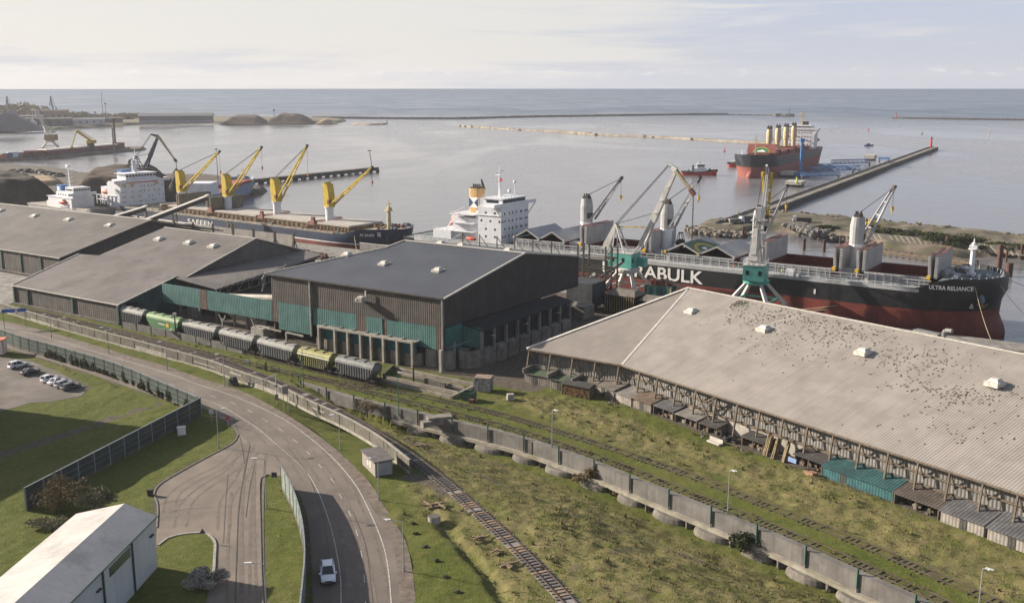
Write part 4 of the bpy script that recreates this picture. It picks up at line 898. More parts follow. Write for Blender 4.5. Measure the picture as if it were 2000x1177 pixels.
def railing(mb, pts, h=1.1, gap=2.4, r=.05):
    for k in (h, h * .55):
        for a, b in zip(pts, pts[1:]): mb.bar(a + Vector((0, 0, k)), b + Vector((0, 0, k)), r * 1.6)
    for p, d in walk(pts, gap): mb.bar(p, p + Vector((0, 0, h)), r * 1.8)
def hatch_coaming(root, x0, x1, w, z, h, mat, inner=True, floor=None):
    mb = MB(); t = .5
    if inner:
        mb.box(x0, x1, -w, -w + t, z, z + h); mb.box(x0, x1, w - t, w, z, z + h, 1); mb.box(x0, x0 + t, -w + t, w - t, z, z + h, 1); mb.box(x1 - t, x1, -w + t, w - t, z, z + h, 1)
        mb.box(x0 + t, x1 - t, -w + t, w - t, z + .05, z + .12, 1)
        mb.box(x0 - .2, x1 + .2, w, w + .3, z + h - .4, z + h + .1); mb.box(x0 - .2, x1 + .2, -w - .3, -w, z + h - .4, z + h + .1)
        return mb.build('hatch_coaming', [mat, HOLDR], root)
    mb.box(x0, x1, -w, w, z, z + h); [mb.box(x0 + (x1 - x0) * i / 9 - .12, x0 + (x1 - x0) * i / 9 + .12, -w - .35, w + .35, z, z + h - .1, 0) for i in range(10)]
    return mb.build('hatch_coaming', mat, root)
def windows(mb, x, ys, z, w=.5, h=.6, dx=.06, sgn=1):      # on a wall x = const
    for y in ys: mb.box(min(x, x + dx * sgn), max(x, x + dx * sgn), y - w / 2, y + w / 2, z, z + h)
def hook(parent, p, drop, s=1.0, mat=None):
    mb = MB(); mb.bar(p, p - Vector((0, 0, drop)), .09); hk = mb.build('hoist_cable', CABLE, parent)
    q = p - Vector((0, 0, drop)); mb = MB(); mb.tube(q, q - Vector((0, 0, 1.3 * s)), .5 * s, .42 * s, n=8); mb.tube(q - Vector((0, 0, 1.3 * s)), q - Vector((0, 0, 2.2 * s)), .2 * s, .12 * s, n=6); mb.bar(q + Vector((-.4, 0, -2.2)) * s, q + Vector((.25, 0, -2.5)) * s if False else q - Vector((.3, 0, 2.6)) * s, .16 * s)
    mb.build('hook', mat or HOOKY, hk)
def jib(root, foot, tip, spread, mat, w=.45, brace=5, name='jib', tipmat=None):
    foot, tip = Vector(foot), Vector(tip); d = (tip - foot).normalized(); side = Vector((-d.y, d.x, 0))
    side = side.normalized() if side.length > .05 else Vector((0, 1, 0)); mb = MB()
    ends = []
    for sg in (-1, 1): a = foot + side * spread / 2 * sg; b = tip + side * spread * .12 * sg; mb.bar(a, b, w, w * 1.25, w2=w * .7); ends.append((a, b))
    for i in range(brace):
        t = .25 + .72 * i / max(1, brace - 1); mb.bar(ends[0][0].lerp(ends[0][1], t), ends[1][0].lerp(ends[1][1], t), w * .6)
    j = mb.build(name, mat, root)
    mb = MB(); mb.bar(tip - d * 1.6, tip + d * .6, .5 + spread * .2, .7); mb.tube(tip + side * .5, tip - side * .5, .5, n=8); mb.build('jib_head', tipmat or STEEL, j)
    return j
def cables(root, a, b, n=3, gap=.3, r=.06):
    mb = MB(); a, b = Vector(a), Vector(b)
    for i in range(n): o = Vector((0, (i - (n - 1) / 2) * gap, 0)); mb.bar(a + o, b + o * .5, r)
    mb.build('luffing_wires', CABLE, root)

# ---------------------------------------------------------------- the big black and red bulk carrier at the quay
U = pthing('bulk_carrier', 'huge black and red bulk carrier with open hatches, moored behind the pale roofed shed', 'ship', 0, 118, SEA)
L_, B_ = 198, 32.2
def ustem(z): return 99.2 if z > 13 else 97.6 + .08 * max(0, z - 6) if z > 6 else 97.6 + 2.0 * (1 - (z - 1) ** 2 / 25 if abs(z - 1) < 5 else 0)
uh, uhb, utop = hull(U, L_, B_, [-3, -1, 0, 1.5, 3.2, 5, 6.6, 8.2, 10.5, 13.4], 8.2, [BLACKH, REDH], fc=(.895, .935, 3.6), pb=(2.0, 3.2), tb=(.78, .885), stem=ustem, bul=.25)
DZ = 13.4
mb = MB()                                                  # pale sheer strake along the deck edge and the rail above it
edge = [Vector((x, -uhb(x) + .15, DZ)) for x in range(-92, 84, 4)]
for a, b in zip(edge, edge[1:]): mb.bar(a + Vector((0, -.12, .05)), b + Vector((0, -.12, .05)), .3, .9)
mb.build('sheer_strake', SHIPG, U)
mb = MB(); railing(mb, edge, 1.4, 2.2, .07); railing(mb, [Vector((p.x, -p.y, p.z)) for p in edge], 1.4, 3.5, .06); mb.build('railing', SHIPW, U)
mb = MB()
for x in range(-50, 82, 3): mb.bar((x, -11.6, DZ), (x, -11.6, DZ + 2.1), .22); 
mb.bar((-52, -11.6, DZ + 2.1), (82, -11.6, DZ + 2.1), .25); mb.bar((-52, -11.6, DZ + 1.2), (82, -11.6, DZ + 1.2), .2)
mb.tube((-52, -13.6, DZ + .5), (84, -13.6, DZ + .5), .2, n=6); mb.tube((-52, -14.1, DZ + .5), (84, -14.1, DZ + .5), .15, n=6); mb.build('walkway_frame', SHIPG, U)
HOLDS = [(-53, -33.5), (-25.5, -5), (3.5, 25.5), (35, 54.5), (64, 81)]
for i, (x0, x1) in enumerate(HOLDS): hatch_coaming(U, x0, x1, 9.4, DZ, 2.6, SHIPG, inner=True)
mb = MB(); 
for x0, x1 in HOLDS: 
    for k in range(8): x = x0 + (x1 - x0) * (k + .5) / 8; mb.box(x - .1, x + .1, -10, -9.4, DZ, DZ + 2.4)
mb.build('coaming_stays', SHIPG, U)
COVER = M('hatch_cover_grey', (.34, .33, .325), .6, var=.14, scale=.35, streak=.35, grime=.15, seam=[('y', 3.1, .1, .35)])
def upright(x, fwd):                                       # a folded pair standing at the end of an open hatch
    z = DZ + 2.4
    for k, (dx, lean) in enumerate(((0, .35), (1.5 * fwd, -.05))):
        xx = x + dx; mb = MB(); mb.extr([(xx, -9.2, z), (xx + .75, -9.2, z), (xx + .75 - lean * fwd, -9.2, z + 6.1), (xx - lean * fwd, -9.2, z + 6.1)], (0, 18.4, 0))
        cv = mb.build('hatch_cover', COVER, U)
        mb = MB(); e = xx - .12
        for q in range(7): mb.box(xx + .2, xx + .45, -9.28, -9.2, z + .5 + q * .8, z + .68 + q * .8)
        mb.box(xx + .0 - lean * fwd, xx + .72 - lean * fwd, -9.2, 9.2, z + 6.1, z + 6.22, 1); mb.build('cover_ribs', [STEEL, BROWNR], cv)
    mb = MB(); mb.box(x - .2, x + .7, -10.1, -9.4, DZ + 2.2, DZ + 3.2); mb.build('hinge_box', HOOKY, U)
upright(-27.4, 1); upright(-4.2, 1); upright(33.2, 1); upright(55.2, 1); upright(61.6, 1); upright(80.6, 1)
LOGOG = M('logo_green', (.05, .10, .055), .6, var=.15, scale=.5); LOGOY = M('logo_yellow', (.42, .31, .03), .6, var=.1)
def tent(x0, x1, logo=False):
    z = DZ + 2.8; xm = (x0 + x1) / 2; ht = 2.7
    for k, (a, b, za, zb2) in enumerate(((x0, xm, z, z + ht), (xm, x1, z + ht, z))):
        mb = MB(); mb.extr([(a, -9.3, za), (b, -9.3, zb2), (b, 9.3, zb2), (a, 9.3, za)], (0, 0, .55)); cv = mb.build('hatch_cover', COVER, U)
        if logo and k == 1:
            def q(u, v, up): xx = a + (b - a) * u; return (xx, v, za + (zb2 - za) * u + .56 + up)
            mb = MB(); mb.poly([q(.06, -9, 0), q(.94, -9, 0), q(.94, 8.6, 0), q(.06, 2.5, 0)][::1]); mb.build('logo_field', LOGOG, cv)
            mb = MB(); arc = [(.93 - .62 * math.sin(t), -2.2 - 6.0 * math.cos(t) ) for t in [math.pi * i / 14 for i in range(15)]]; arc2 = [(.93 - .45 * math.sin(t), -2.2 - 4.2 * math.cos(t)) for t in [math.pi * i / 14 for i in range(15)]]
            for i in range(14): mb.poly([q(*arc[i], .02), q(*arc[i + 1], .02), q(*arc2[i + 1], .02), q(*arc2[i], .02)])
            mb.build('logo_arch', LOGOY, cv)
            mb = MB(); mb.poly([q(.70, -3.4, .02), q(.84, -3.4, .02), q(.84, -.2, .02), q(.70, -1.2, .02)]); mb.poly([q(.84, -3.0, .02), q(.93, -3.0, .02), q(.93, -1.8, .02), q(.84, -1.8, .02)]); mb.build('logo_mark', LETTER, cv)
        mb = MB(); mb.box((a if k == 0 else b) - .3, (a if k == 0 else b) + .3, -9.9, -9.3, z - .2, z + .7); mb.build('cover_wheel', HOOKY if logo else COVER, cv)
tent(3.2, 14.2, True); tent(14.4, 25.6); tent(-53.2, -43.4); tent(-43.2, -33.4)
def ucrane(x, tip):
    o = bpy.data.objects.new('deck_crane', None); COL.objects.link(o); o.parent = U; o.empty_display_size = .5
    mb = MB(); mb.lathe([(1.9, DZ), (1.7, DZ + 4), (1.7, DZ + 8.2)], 16, (x, 0, 0)); mb.lathe([(2.15, DZ + 8.2), (2.15, DZ + 8.9)], 16, (x, 0, 0)); mb.build('pedestal', SHIPW, o)
    mb = MB(); mb.lathe([(2.05, DZ + 8.9), (2.1, DZ + 14), (1.75, DZ + 16.6)], 16, (x, 0, 0)); mb.build('tower', SHIPG, o)
    mb = MB(); mb.box(x - 1.0, x + 1.0, -1.1, 1.1, DZ + 16.6, DZ + 17.4); [mb.tube((x + a, b, DZ + 17.3), (x + a, b, DZ + 18.2), .25, n=6) for a, b in ((-.6, -.6), (.6, .5), (-.5, .6), (.7, -.5))]; mb.build('winch_top', STEEL, o)
    d = Vector((tip[0], tip[1], 0)).normalized(); ft = Vector((x, 0, DZ + 9.6)) + d * 2.1; tp = Vector((x + tip[0], tip[1], tip[2]))
    j = jib(o, ft, tp, 4.2, SHIPG, .5, 4); cables(o, (x, 0, DZ + 17.6), tp, 4, .35, .07); hook(j, tp, 5.5, .9)
    mb = MB(); mb.box(x + d.x * 2 - .8, x + d.x * 2 + .8, d.y * 2 - 1.9, d.y * 2 - .7, DZ + 10.2, DZ + 12); mb.build('cab', GLASS, o)
for x, tip in ((-30.4, (12.2, 1, 37.2)), (-1.0, (11, -1, 38.8)), (29.6, (7.2, 2, 37.4)), (58.7, (7.4, 7.5, 38.2))): ucrane(x, tip)
mb = MB()
for x in (-30, -1, 29.6, 59): mb.box(x - 3, x + 3, -7, -2.5, DZ, DZ + 2.6); mb.box(x - 2, x + 2.4, 2.6, 7, DZ, DZ + 2.4); mb.tube((x + 2.6, -8, DZ), (x + 2.6, -8, DZ + 3), .4, n=8)
mb.build('mast_house', SHIPG, U)
# superstructure
def uwin(mb, x, rows):
    for z, ys in rows: windows(mb, x, ys, z, .55, .75)
acc = bpy.data.objects.new('superstructure', None); COL.objects.link(acc); acc.parent = U
mb = MB(); mb.box(-66.6, -57, -9.6, 7.6, DZ, DZ + 12.8); mb.box(-65.6, -57.4, -8.2, 6.4, DZ + 12.8, DZ + 15.2); mb.box(-79, -66.6, -7.5, 6.5, DZ, DZ + 8); mb.box(-69.6, -66.6, -7, 6, DZ + 8, DZ + 10.6); mb.box(-87, -79, -9, 9, DZ, DZ + 3); mb.build('house', SHIPW, acc)
mb = MB(); mb.box(-62, -56.8, -13.8, 12.4, DZ + 12.7, DZ + 13.0); mb.box(-57.0, -56.8, -13.8, 12.4, DZ + 13.0, DZ + 13.9)
[mb.box(-79.5, -69, -9.4, 9.4, DZ + k, DZ + k + .18) for k in (3, 6, 9)]; [mb.box(-67, -56.9, -9.9, 7.9, DZ + k, DZ + k + .15) for k in (9.6,)]; mb.box(-65.8, -57.1, -8.6, 6.8, DZ + 15.2, DZ + 15.4)
mb.build('bridge_wing', SHIPW, acc)
mb = MB(); uwin(mb, -57, [(DZ + 2.0 + k * 2.65, [y + rs_ for y, rs_ in zip((-8.6, -7.4, -4.8, -2.6, -.2, 2.2, 3.3, 5.6, 6.7)[(k % 2):], (0, .2, 0, 0, .3, 0, 0, 0, 0))]) for k in range(4)])
[windows(mb, -57.4, [y], DZ + 13.95, 1.0, 1.0) for y in [-7.2 + 1.15 * k for k in range(12)]]; mb.box(-64, -59, -8.28, -8.2, DZ + 13.9, DZ + 14.8)
[mb.box(-65.6 + 1.9 * k, -65 + 1.9 * k, -9.66, -9.6, DZ + z, DZ + z + .7) for k in range(5) for z in (2, 4.6, 7.4, 10.2) if (k + int(z)) % 2]; mb.build('window', GLASS, acc)
mb = MB(); mb.bar((-57, -13.6, DZ + 13), (-57, -9.6, DZ + 9.5), .3); mb.bar((-57, 12.2, DZ + 12.8), (-57, 7.6, DZ + 9.3), .3)
rp = [Vector((x, -9.3, DZ + 9.2)) for x in range(-79, -69, 3)]; railing(mb, rp, 1, 2, .05); railing(mb, [Vector((-87 + i * 2.6, -9, DZ + 3)) for i in range(4)], 1, 2, .05); railing(mb, [Vector((-65.6, -8.5, DZ + 15.4)), Vector((-57.2, -8.5, DZ + 15.4)), Vector((-57.2, 6.7, DZ + 15.4))], 1, 2, .05)
for k in range(4): mb.bar((-79, -8.6, DZ + k * 3), (-73, -8.6, DZ + 3 + k * 3), .5, .15)
mb.build('ladder', SHIPW, acc); acc.location.x = -1.5
fu = bpy.data.objects.new('funnel', None); COL.objects.link(fu); fu.parent = U; fu.location = (2.6, 0, -2.2)
mb = MB(); mb.box(-81.5, -75.5, -3.2, 3.2, DZ + 9, DZ + 12)
pf = [(-2.7 + 2.7 + 2.6 * math.copysign(abs(math.cos(t)) ** .6, math.cos(t)) - 77.5, 2.1 * math.copysign(abs(math.sin(t)) ** .6, math.sin(t)) - .8) for t in [2 * math.pi * k / 20 for k in range(20)]]
mb = MB(); mb.prism(pf, DZ + 6, DZ + 20); mb.build('stack', BUFF, fu)
mb = MB(); mb.prism([(p[0] * 1, p[1]) for p in pf], DZ + 20, DZ + 20.3); [mb.tube((-78.8 + k * .9, -.8, DZ + 20), (-79 + k * .9, -.8, DZ + 21.4), .3, n=8) for k in range(4)]; mb.extr([(-76.3, .6, DZ + 19.5), (-75.2, .6, DZ + 19.5), (-76.8, .6, DZ + 23)], (0, .8, 0)); mb.build('exhaust', STEEL, fu)
yy = min(p[1] for p in pf) - .03
mb = MB(); mb.box(-79.4, -75.4, yy - .02, yy + .3, DZ + 13.2, DZ + 16.8); fm = mb.build('funnel_panel', LETTER, fu)
mb = MB(); mb.extr([(-79.4, yy - .03, DZ + 13.2), (-77.6, yy - .03, DZ + 15), (-79.4, yy - .03, DZ + 16.8)], (0, -.03, 0)); mb.extr([(-75.4, yy - .03, DZ + 16.8), (-77.2, yy - .03, DZ + 15), (-75.4, yy - .03, DZ + 13.2)], (0, -.03, 0)); mb.build('funnel_triangle', NAVYP, fm)
mb = MB(); xf = -74.85; mb.box(xf - .3, xf + .05, -2.4, .8, DZ + 13.2, DZ + 16.8); mb.build('funnel_panel', LETTER, fu)
mb = MB(); mb.bar((-64.2, 0, DZ + 15.2), (-64.2, 0, DZ + 24), .8, .7, w2=.5); mb.box(-65.2, -63, -1.4, 1.4, DZ + 22.6, DZ + 22.8); mb.bar((-64.2, -2.2, DZ + 23.6), (-64.2, 2.2, DZ + 23.6), .3); mb.bar((-63.4, -1.4, DZ + 24.4), (-63.4, 1.4, DZ + 24.4), .35); mb.bar((-64.2, 0, DZ + 24), (-64.2, 0, DZ + 26.2), .14); mb.bar((-64.2, -2, DZ + 20.5), (-64.2, 2, DZ + 20.5), .15)
mb.bar((-60.5, 4, DZ + 15.2), (-60.5, 4, DZ + 20), .22); mb.blob((-60.5, 4, DZ + 20.2), .6, amp=0); mb.bar((-61, -4, DZ + 15.2), (-61, -4, DZ + 18), .15); mb.blob((-63, 4.5, DZ + 16.8), .7, amp=0); mb.build('radar_mast', SHIPW, acc)
mb = MB(); mb.bar((-62.8, -1.2, DZ + 20.7), (-62.8, -1.2, DZ + 21.8), 1.2, .05); mb.build('flag', M('flag_red', (.45, .06, .07), .8), acc)
def lifeboat(parent, p, ln, mat, tilt=0):
    mb = MB(); n = 9; rows = []
    for i in range(n):
        t = i / (n - 1); w = math.sin(math.pi * min(.96, max(.04, t))) ** .5; x = (t - .5) * ln
        rows.append([(x, ln * .17 * w * math.cos(a), ln * .15 + ln * .17 * w * math.sin(a)) for a in [2 * math.pi * k / 10 for k in range(10)]])
    m = Matrix.Translation(p) @ Matrix.Rotation(tilt, 4, 'Y'); vs = [m @ Vector(v) for r in rows for v in r]
    mb.add(vs, [(i * 10 + k, i * 10 + (k + 1) % 10, (i + 1) * 10 + (k + 1) % 10, (i + 1) * 10 + k) for i in range(n - 1) for k in range(10)] + [tuple(range(9, -1, -1)), tuple((n - 1) * 10 + k for k in range(10))])
    o = mb.build('lifeboat', mat, parent, smooth=True)
    mb = MB(); mb.x = m; mb.box(-ln * .1, ln * .2, -ln * .1, ln * .1, ln * .3, ln * .38); mb.build('lifeboat_cabin', LETTER, o); return o
lb = lifeboat(U, (-82, -3.5, DZ + 5.8), 6.4, ORANGE, -.75)
mb = MB(); mb.bar((-87, -5.2, DZ + 1.5), (-79.5, -5.2, DZ + 9.5), .3); mb.bar((-87, -1.8, DZ + 1.5), (-79.5, -1.8, DZ + 9.5), .3); mb.bar((-80, -5.2, DZ), (-80, -5.2, DZ + 9.3), .25); mb.bar((-80, -1.8, DZ), (-80, -1.8, DZ + 9.3), .25); mb.build('lifeboat_davit', SHIPW, U)
mb = MB(); mb.blob((-70, -11.5, DZ + 1.2), .8, amp=0, sq=(3, 1, 1)); mb.build('rescue_boat', ORANGE, U)
# bow: mast, windlasses, anchor, names
FZ = DZ + 2.7
mb = MB(); mb.lathe([(.75, FZ), (.6, FZ + 8), (.5, FZ + 9)], 12, (89.8, 0, 0)); mb.lathe([(1.3, FZ + 7.2), (1.3, FZ + 7.4)], 10, (89.8, 0, 0)); mb.box(88.8, 90.8, -.9, .9, FZ + 7.4, FZ + 8.3); mb.bar((89.8, 0, FZ + 9), (89.8, 0, FZ + 10.2), .5, w2=.2); mb.build('foremast', SHIPW, U)
mb = MB(); rs = random.Random(8)
for k in range(26):
    x, y = rs.uniform(82.5, 95), rs.uniform(-10, 10); y *= max(.3, 1 - max(0, x - 86) / 13); r = rs.uniform(.4, 1.0)
    if rs.random() < .5: mb.tube((x, y - r, FZ + r * .8), (x, y + r, FZ + r * .8), r * .8, n=10, mi=k % 3)
    else: mb.box(x - r, x + r, y - r * .6, y + r * .6, FZ, FZ + r * 1.6, mi=k % 3)
mb.build('windlass', [SHIPG, DECKG, SHIPW], U)
mb = MB()
for t in [i / 16 for i in range(17)]:
    a = R(-78 + 156 * t); x = 84 + 13.6 * math.cos(a) ** .9 if math.cos(a) > 0 else 84; y = 13.6 * math.sin(a)
    hb_ = max(.3, uhb(min(98.3, x))); mb.bar((x, math.copysign(min(abs(y), hb_ - .5), y), FZ), (x + .2, math.copysign(min(abs(y), hb_ - .2), y), FZ + 1.2), .2, .3)
mb.build('bulwark_stays', SHIPW, U)
ANCM = M('anchor_rust', (.16, .085, .03), .8, var=.3)
def side_at(x, z): return uhb(x)                          # deck half breadth
def hullpoint(obj, x, z, sgn=-1):                          # point of the hull side
    best = None
    for p in obj.data.vertices:
        if p.co.y * sgn < -.01: continue
        d = (p.co.x - x) ** 2 + 4 * (p.co.z - z) ** 2
        if best is None or d < best[0]: best = (d, p.co.copy())
    return best[1]
def hull_hit(obj, x, z, sgn=-1):
    from mathutils.bvhtree import BVHTree
    key = obj.name
    if key not in KIDS: KIDS[key] = BVHTree.FromPolygons([v.co for v in obj.data.vertices], [list(p.vertices) for p in obj.data.polygons])
    h = KIDS[key].ray_cast(Vector((x, 60 * sgn, z)), Vector((0, -sgn, 0))); return h[0], h[1]
def wraptext(root, hobj, txt, x0, z0, size, mat, name='name_lettering', bold=0, sgn=-1, sx=1.0, gapk=1.0):
    """letters pressed on to the curved plating, one mesh"""
    cu = bpy.data.curves.new('t', 'FONT'); cu.body = txt; cu.size = size; cu.offset = bold; cu.space_character = gapk
    t = bpy.data.objects.new('t', cu); COL.objects.link(t); bpy.context.view_layer.update()
    me = bpy.data.meshes.new_from_object(t.evaluated_get(bpy.context.evaluated_depsgraph_get())); bpy.data.objects.remove(t)
    import bmesh
    bm = bmesh.new(); bm.from_mesh(me); bmesh.ops.triangulate(bm, faces=bm.faces[:]); bmesh.ops.subdivide_edges(bm, edges=[e for e in bm.edges if e.calc_length() > size * .5], cuts=2)
    for v in bm.verts:
        x = x0 + v.co.x * sx * (1 if sgn < 0 else -1); z = z0 + v.co.y; p, nn = hull_hit(hobj, x, z, sgn)
        if p is None: p = Vector((x, 0, z)); nn = Vector((0, sgn, 0))
        v.co = p + Vector((0, sgn * .09, 0)) + nn * .02 * (1 if nn.y * sgn > 0 else -1)
    bm.to_mesh(me); bm.free(); me.materials.clear(); me.materials.append(mat)
    o = bpy.data.objects.new(name, me); COL.objects.link(o); o.parent = root; return o
wraptext(U, uh, 'ULTRABULK', -15.4, 8.8, 5.3, LETTER, bold=.1, sx=1.17)
wraptext(U, uh, 'ULTRA RELIANCE', 82.4, 14.25, 1.5, LETTER, bold=.035, sx=.88)
p, nn = hull_hit(uh, 94.6, 12.2)
mb = MB(); mb.bar(p + Vector((-.5, -.25, 1.6)), p + Vector((.3, -.5, -1.2)), 1.3, .7); an = mb.build('anchor_pipe', M('anchor_blue', (.10, .13, .19), .7, var=.2), U)
mb = MB(); mb.bar(p + Vector((.1, -.6, -.6)), p + Vector((.4, -.75, -2.4)), .5, .4); mb.bar(p + Vector((-1.0, -.7, -1.7)), p + Vector((.4, -.8, -2.6)), .6, .4); mb.bar(p + Vector((1.6, -.7, -1.3)), p + Vector((.4, -.8, -2.6)), .6, .4); mb.build('anchor', ANCM, an)
mb = MB()
for x in (52.2,): mb.box(x, x + .5, -16.25, -16.08, 9.6, 10.9)
q, _n = hull_hit(uh, 85.5, 2.2); mb.bar(q + Vector((-.4, -.1, 0)), q + Vector((.05, -.12, -.5)), .25); mb.bar(q + Vector((.05, -.12, -.5)), q + Vector((.8, -.12, .6)), .25)
q, _n = hull_hit(uh, 92.2, 7.5 + 2.2); mb.bar(q + Vector((-.6, -.1, -.4)), q + Vector((.6, -.1, -.4)), .22); mb.bar(q + Vector((-.1, -.1, -.4)), q + Vector((.1, -.1, .8)), .2); mb.bar(q + Vector((0, -.1, .3)), q + Vector((.6, -.1, .1)), .2); mb.build('hull_mark', LETTER, U)
mb = MB(); mb.box(43.2, 45.6, -14.6, -13.0, DZ, DZ + 2.0); mb.box(46, 47, -14.4, -13.2, DZ, DZ + 1.0); mb.build('deck_locker', SHIPW, U)
# grab bucket lying on deck
mb = MB(); mb.blob((1.2, 6, DZ + 3.4), 1.5, amp=.1); [mb.bar((1.2 + a, 6 + b, DZ + 3.4), (1.2 + a * .4, 6 + b * .4, DZ + 7), .2) for a, b in ((-1.2, -1), (1.2, -1), (1.2, 1), (-1.2, 1))]; mb.bar((.5, 6, DZ + 6.9), (1.9, 6, DZ + 6.9), .4); mb.build('grab_bucket', STEEL, U)

# people on the deck
SKIN = M('skin', (.35, .21, .15), .6); HIVIS = M('hivis_vest', (.45, .62, .05), .6); TROUS = M('work_trousers', (.03, .035, .05), .8); HELM = M('helmet_white', (.6, .6, .55), .4); HIVO = M('hivis_orange', (.62, .16, .03), .6); HELMR = M('helmet_red', (.5, .05, .04), .4)
def person(loc, rz, label, vest, helm):
    o = thing('person', label, 'person', loc, rz)
    me = bpy.data.meshes.new('body'); J = [(0, 0, .95), (0, 0, 1.2), (0, 0, 1.42), (0, 0, 1.52), (0, .02, 1.66), (0, 0, 1.76), (-.1, 0, .92), (-.12, .05, .5), (-.13, -.02, .08), (-.13, .12, .04), (.1, 0, .92), (.12, -.05, .5), (.14, -.08, .08), (.14, .06, .04), (-.2, 0, 1.42), (-.26, .02, 1.15), (-.22, .16, .95), (-.21, .22, .88), (.2, 0, 1.42), (.27, .02, 1.15), (.24, .14, .94), (.23, .2, .87)]
    E_ = [(0, 1), (1, 2), (2, 3), (3, 4), (4, 5), (0, 6), (6, 7), (7, 8), (8, 9), (0, 10), (10, 11), (11, 12), (12, 13), (2, 14), (14, 15), (15, 16), (16, 17), (2, 18), (18, 19), (19, 20), (20, 21)]
    rad = [.15, .16, .16, .06, .1, .07, .1, .075, .055, .05, .1, .075, .055, .05, .08, .055, .042, .045, .08, .055, .042, .045]
    me.from_pydata([Vector(j) for j in J], E_, []); ob = bpy.data.objects.new('body', me); COL.objects.link(ob); ob.parent = o
    ob.modifiers.new('skin', 'SKIN')
    for i, v in enumerate(me.skin_vertices[0].data): v.radius = (rad[i], rad[i] * .8); v.use_root = i == 0
    ob.modifiers.new('sub', 'SUBSURF').levels = 1; ob.modifiers['sub'].render_levels = 1; me.materials.append(TROUS)
    mb = MB(); mb.lathe([(.17, .95), (.22, 1.1), (.235, 1.35), (.2, 1.46), (.09, 1.5)], 10); mb.build('vest', vest, o)
    mb = MB(); mb.lathe([(.15, 1.70), (.13, 1.79), (.05, 1.85)], 10); mb.build('helmet', helm, o)
    mb = MB(); mb.blob((0, .09, 1.66), .085, amp=0); mb.build('face', SKIN, o); return o
person(F(41.8, 104.6, DZ + SEA), ANG + 2.0, 'person in yellow hi-vis vest standing beside a white deck locker on the big ship', HIVIS, HELM)
person(F(27.2, 105.0, DZ + SEA), ANG, 'person in orange work clothes on the big ship deck behind the crane cab', HIVO, HELMR)

# ---------------------------------------------------------------- AL SAAD
a0 = F(-128, 140, SEA - 1.5); HB = R(-33.8 - 4.0)
SA = thing('bulk_carrier', 'navy blue bulk carrier with four yellow deck cranes, moored behind the grey warehouses', 'ship', a0, HB)
SAI = (Matrix.Translation(a0) @ Matrix.Rotation(HB, 4, 'Z')).inverted()
def onSA(px, py, y=0):                                     # sight line on a lengthwise plane of that ship
    d = SAI.to_3x3() @ ray(px, py); o = SAI @ Vector((0, 0, CAMZ)); k = (y - o.y) / d.y; p = o + d * k; return p
LS = 188.0
h0 = bpy.data.objects.new('_', None)
def sstem(z): return LS / 2 + .25 * max(0, z - 3)
sroot = SA
mbx = Matrix.Translation((-LS / 2, 0, 0))
sh, shb, stop_ = hull(SA, LS, 30, [-2, 0, 1.6, 3.4, 5.1, 5.55, 7.2, 9.0], 5.1, [NAVYH, REDH, LETTER], fc=(.885, .93, 2.6), pb=(1.8, 2.6), tb=(.74, .86), stem=sstem, stripe_white=True, deckm=DECKB, bul=.3)
for ob in [o for o in COL.objects if o.parent == SA]: ob.data.transform(mbx)
sc_ = LS / 2
def sub(x): return x - sc_                                # station measured from amidships to local x
mb = MB(); ed = [Vector((x, -shb(x + sc_) + .2, 9.0)) for x in range(-178, -22, 4)]
for a, b in zip(ed, ed[1:]): mb.bar(a + Vector((0, 0, .2)), b + Vector((0, 0, .2)), .5, .7)
mb.build('bulwark_strip', DECKB, SA)
CX = [onSA(x, 425).x for x in (358, 447, 542, 644)]
cr = []
SH_ = [(-150, -128), (-122, -98), (-90, -68), (-64, -42), (-34, -22)]
edges = [-158] + [c for c in CX] + [-22]
COAM = M('coaming_rust', (.17, .115, .06), .85, var=.35, scale=.6, streak=.7, col2=(.07, .05, .035), cut=(.5, .65), c2scale=.8)
COVB = M('cover_beige', (.36, .33, .29), .75, var=.12, scale=.3, streak=.2, seam=[('x', 4.4, .12, .4)])
for i in range(5):
    x0, x1 = edges[i] + 3.2, edges[i + 1] - 3.2
    if i == 4: x1 = edges[5]
    hatch_coaming(SA, x0, x1, 9.5, 9, 2.2, COAM, inner=False)
    mb = MB(); mb.box(x0 - .3, x1 + .3, -9.9, 9.9, 11.2, 11.9); mb.build('hatch_cover', COVB, SA)
mb = MB()
for x in range(-160, -20, 2): mb.bar((x, -11.2, 9), (x, -11.2, 11), .15)
mb.bar((-160, -11.2, 11), (-20, -11.2, 11), .15); mb.bar((-160, -11.2, 10.2), (-20, -11.2, 10.2), .12); mb.build('railing', COAM, SA)
for i, (cx, tip) in enumerate(zip(CX, ((430, 296), (512, 288), (601, 285), (728, 327)))):
    o = bpy.data.objects.new('deck_crane', None); COL.objects.link(o); o.parent = SA; o.empty_display_size = .5
    mb = MB(); mb.tube((cx, 0, 9), (cx, 0, 17.3), 1.75, n=16); mb.lathe([(2.2, 17.0), (2.2, 17.5)], 16, (cx, 0, 0)); mb.build('pedestal', SHIPW, o)
    tp = onSA(*tip, 0); tp.y = -.5
    mb = MB(); mb.extr([(cx - 1.7, -1.8, 17.5), (cx + 1.7, -1.8, 17.5), (cx + 1.7, -1.8, 22), (cx + .9, -1.8, 27), (cx - 1.1, -1.8, 28), (cx - 1.9, -1.8, 27)], (0, 3.6, 0)); hs = mb.build('crane_house', YEL, o)
    mb = MB(); mb.box(cx + 1.0, cx + 2.1, -2.1, -.4, 18.8, 20.6); mb.build('cab', BROWNR, hs)
    ft = Vector((cx + 1.9, 0, 18.6)); j = jib(o, ft, tp, 2.8, YEL, .55, 5); cables(o, (cx - .4, 0, 28), tp, 4, .4, .07); hook(j, tp, (9, 8.5, 12, 5.5)[i], .9, ORNG2)
mb = MB()
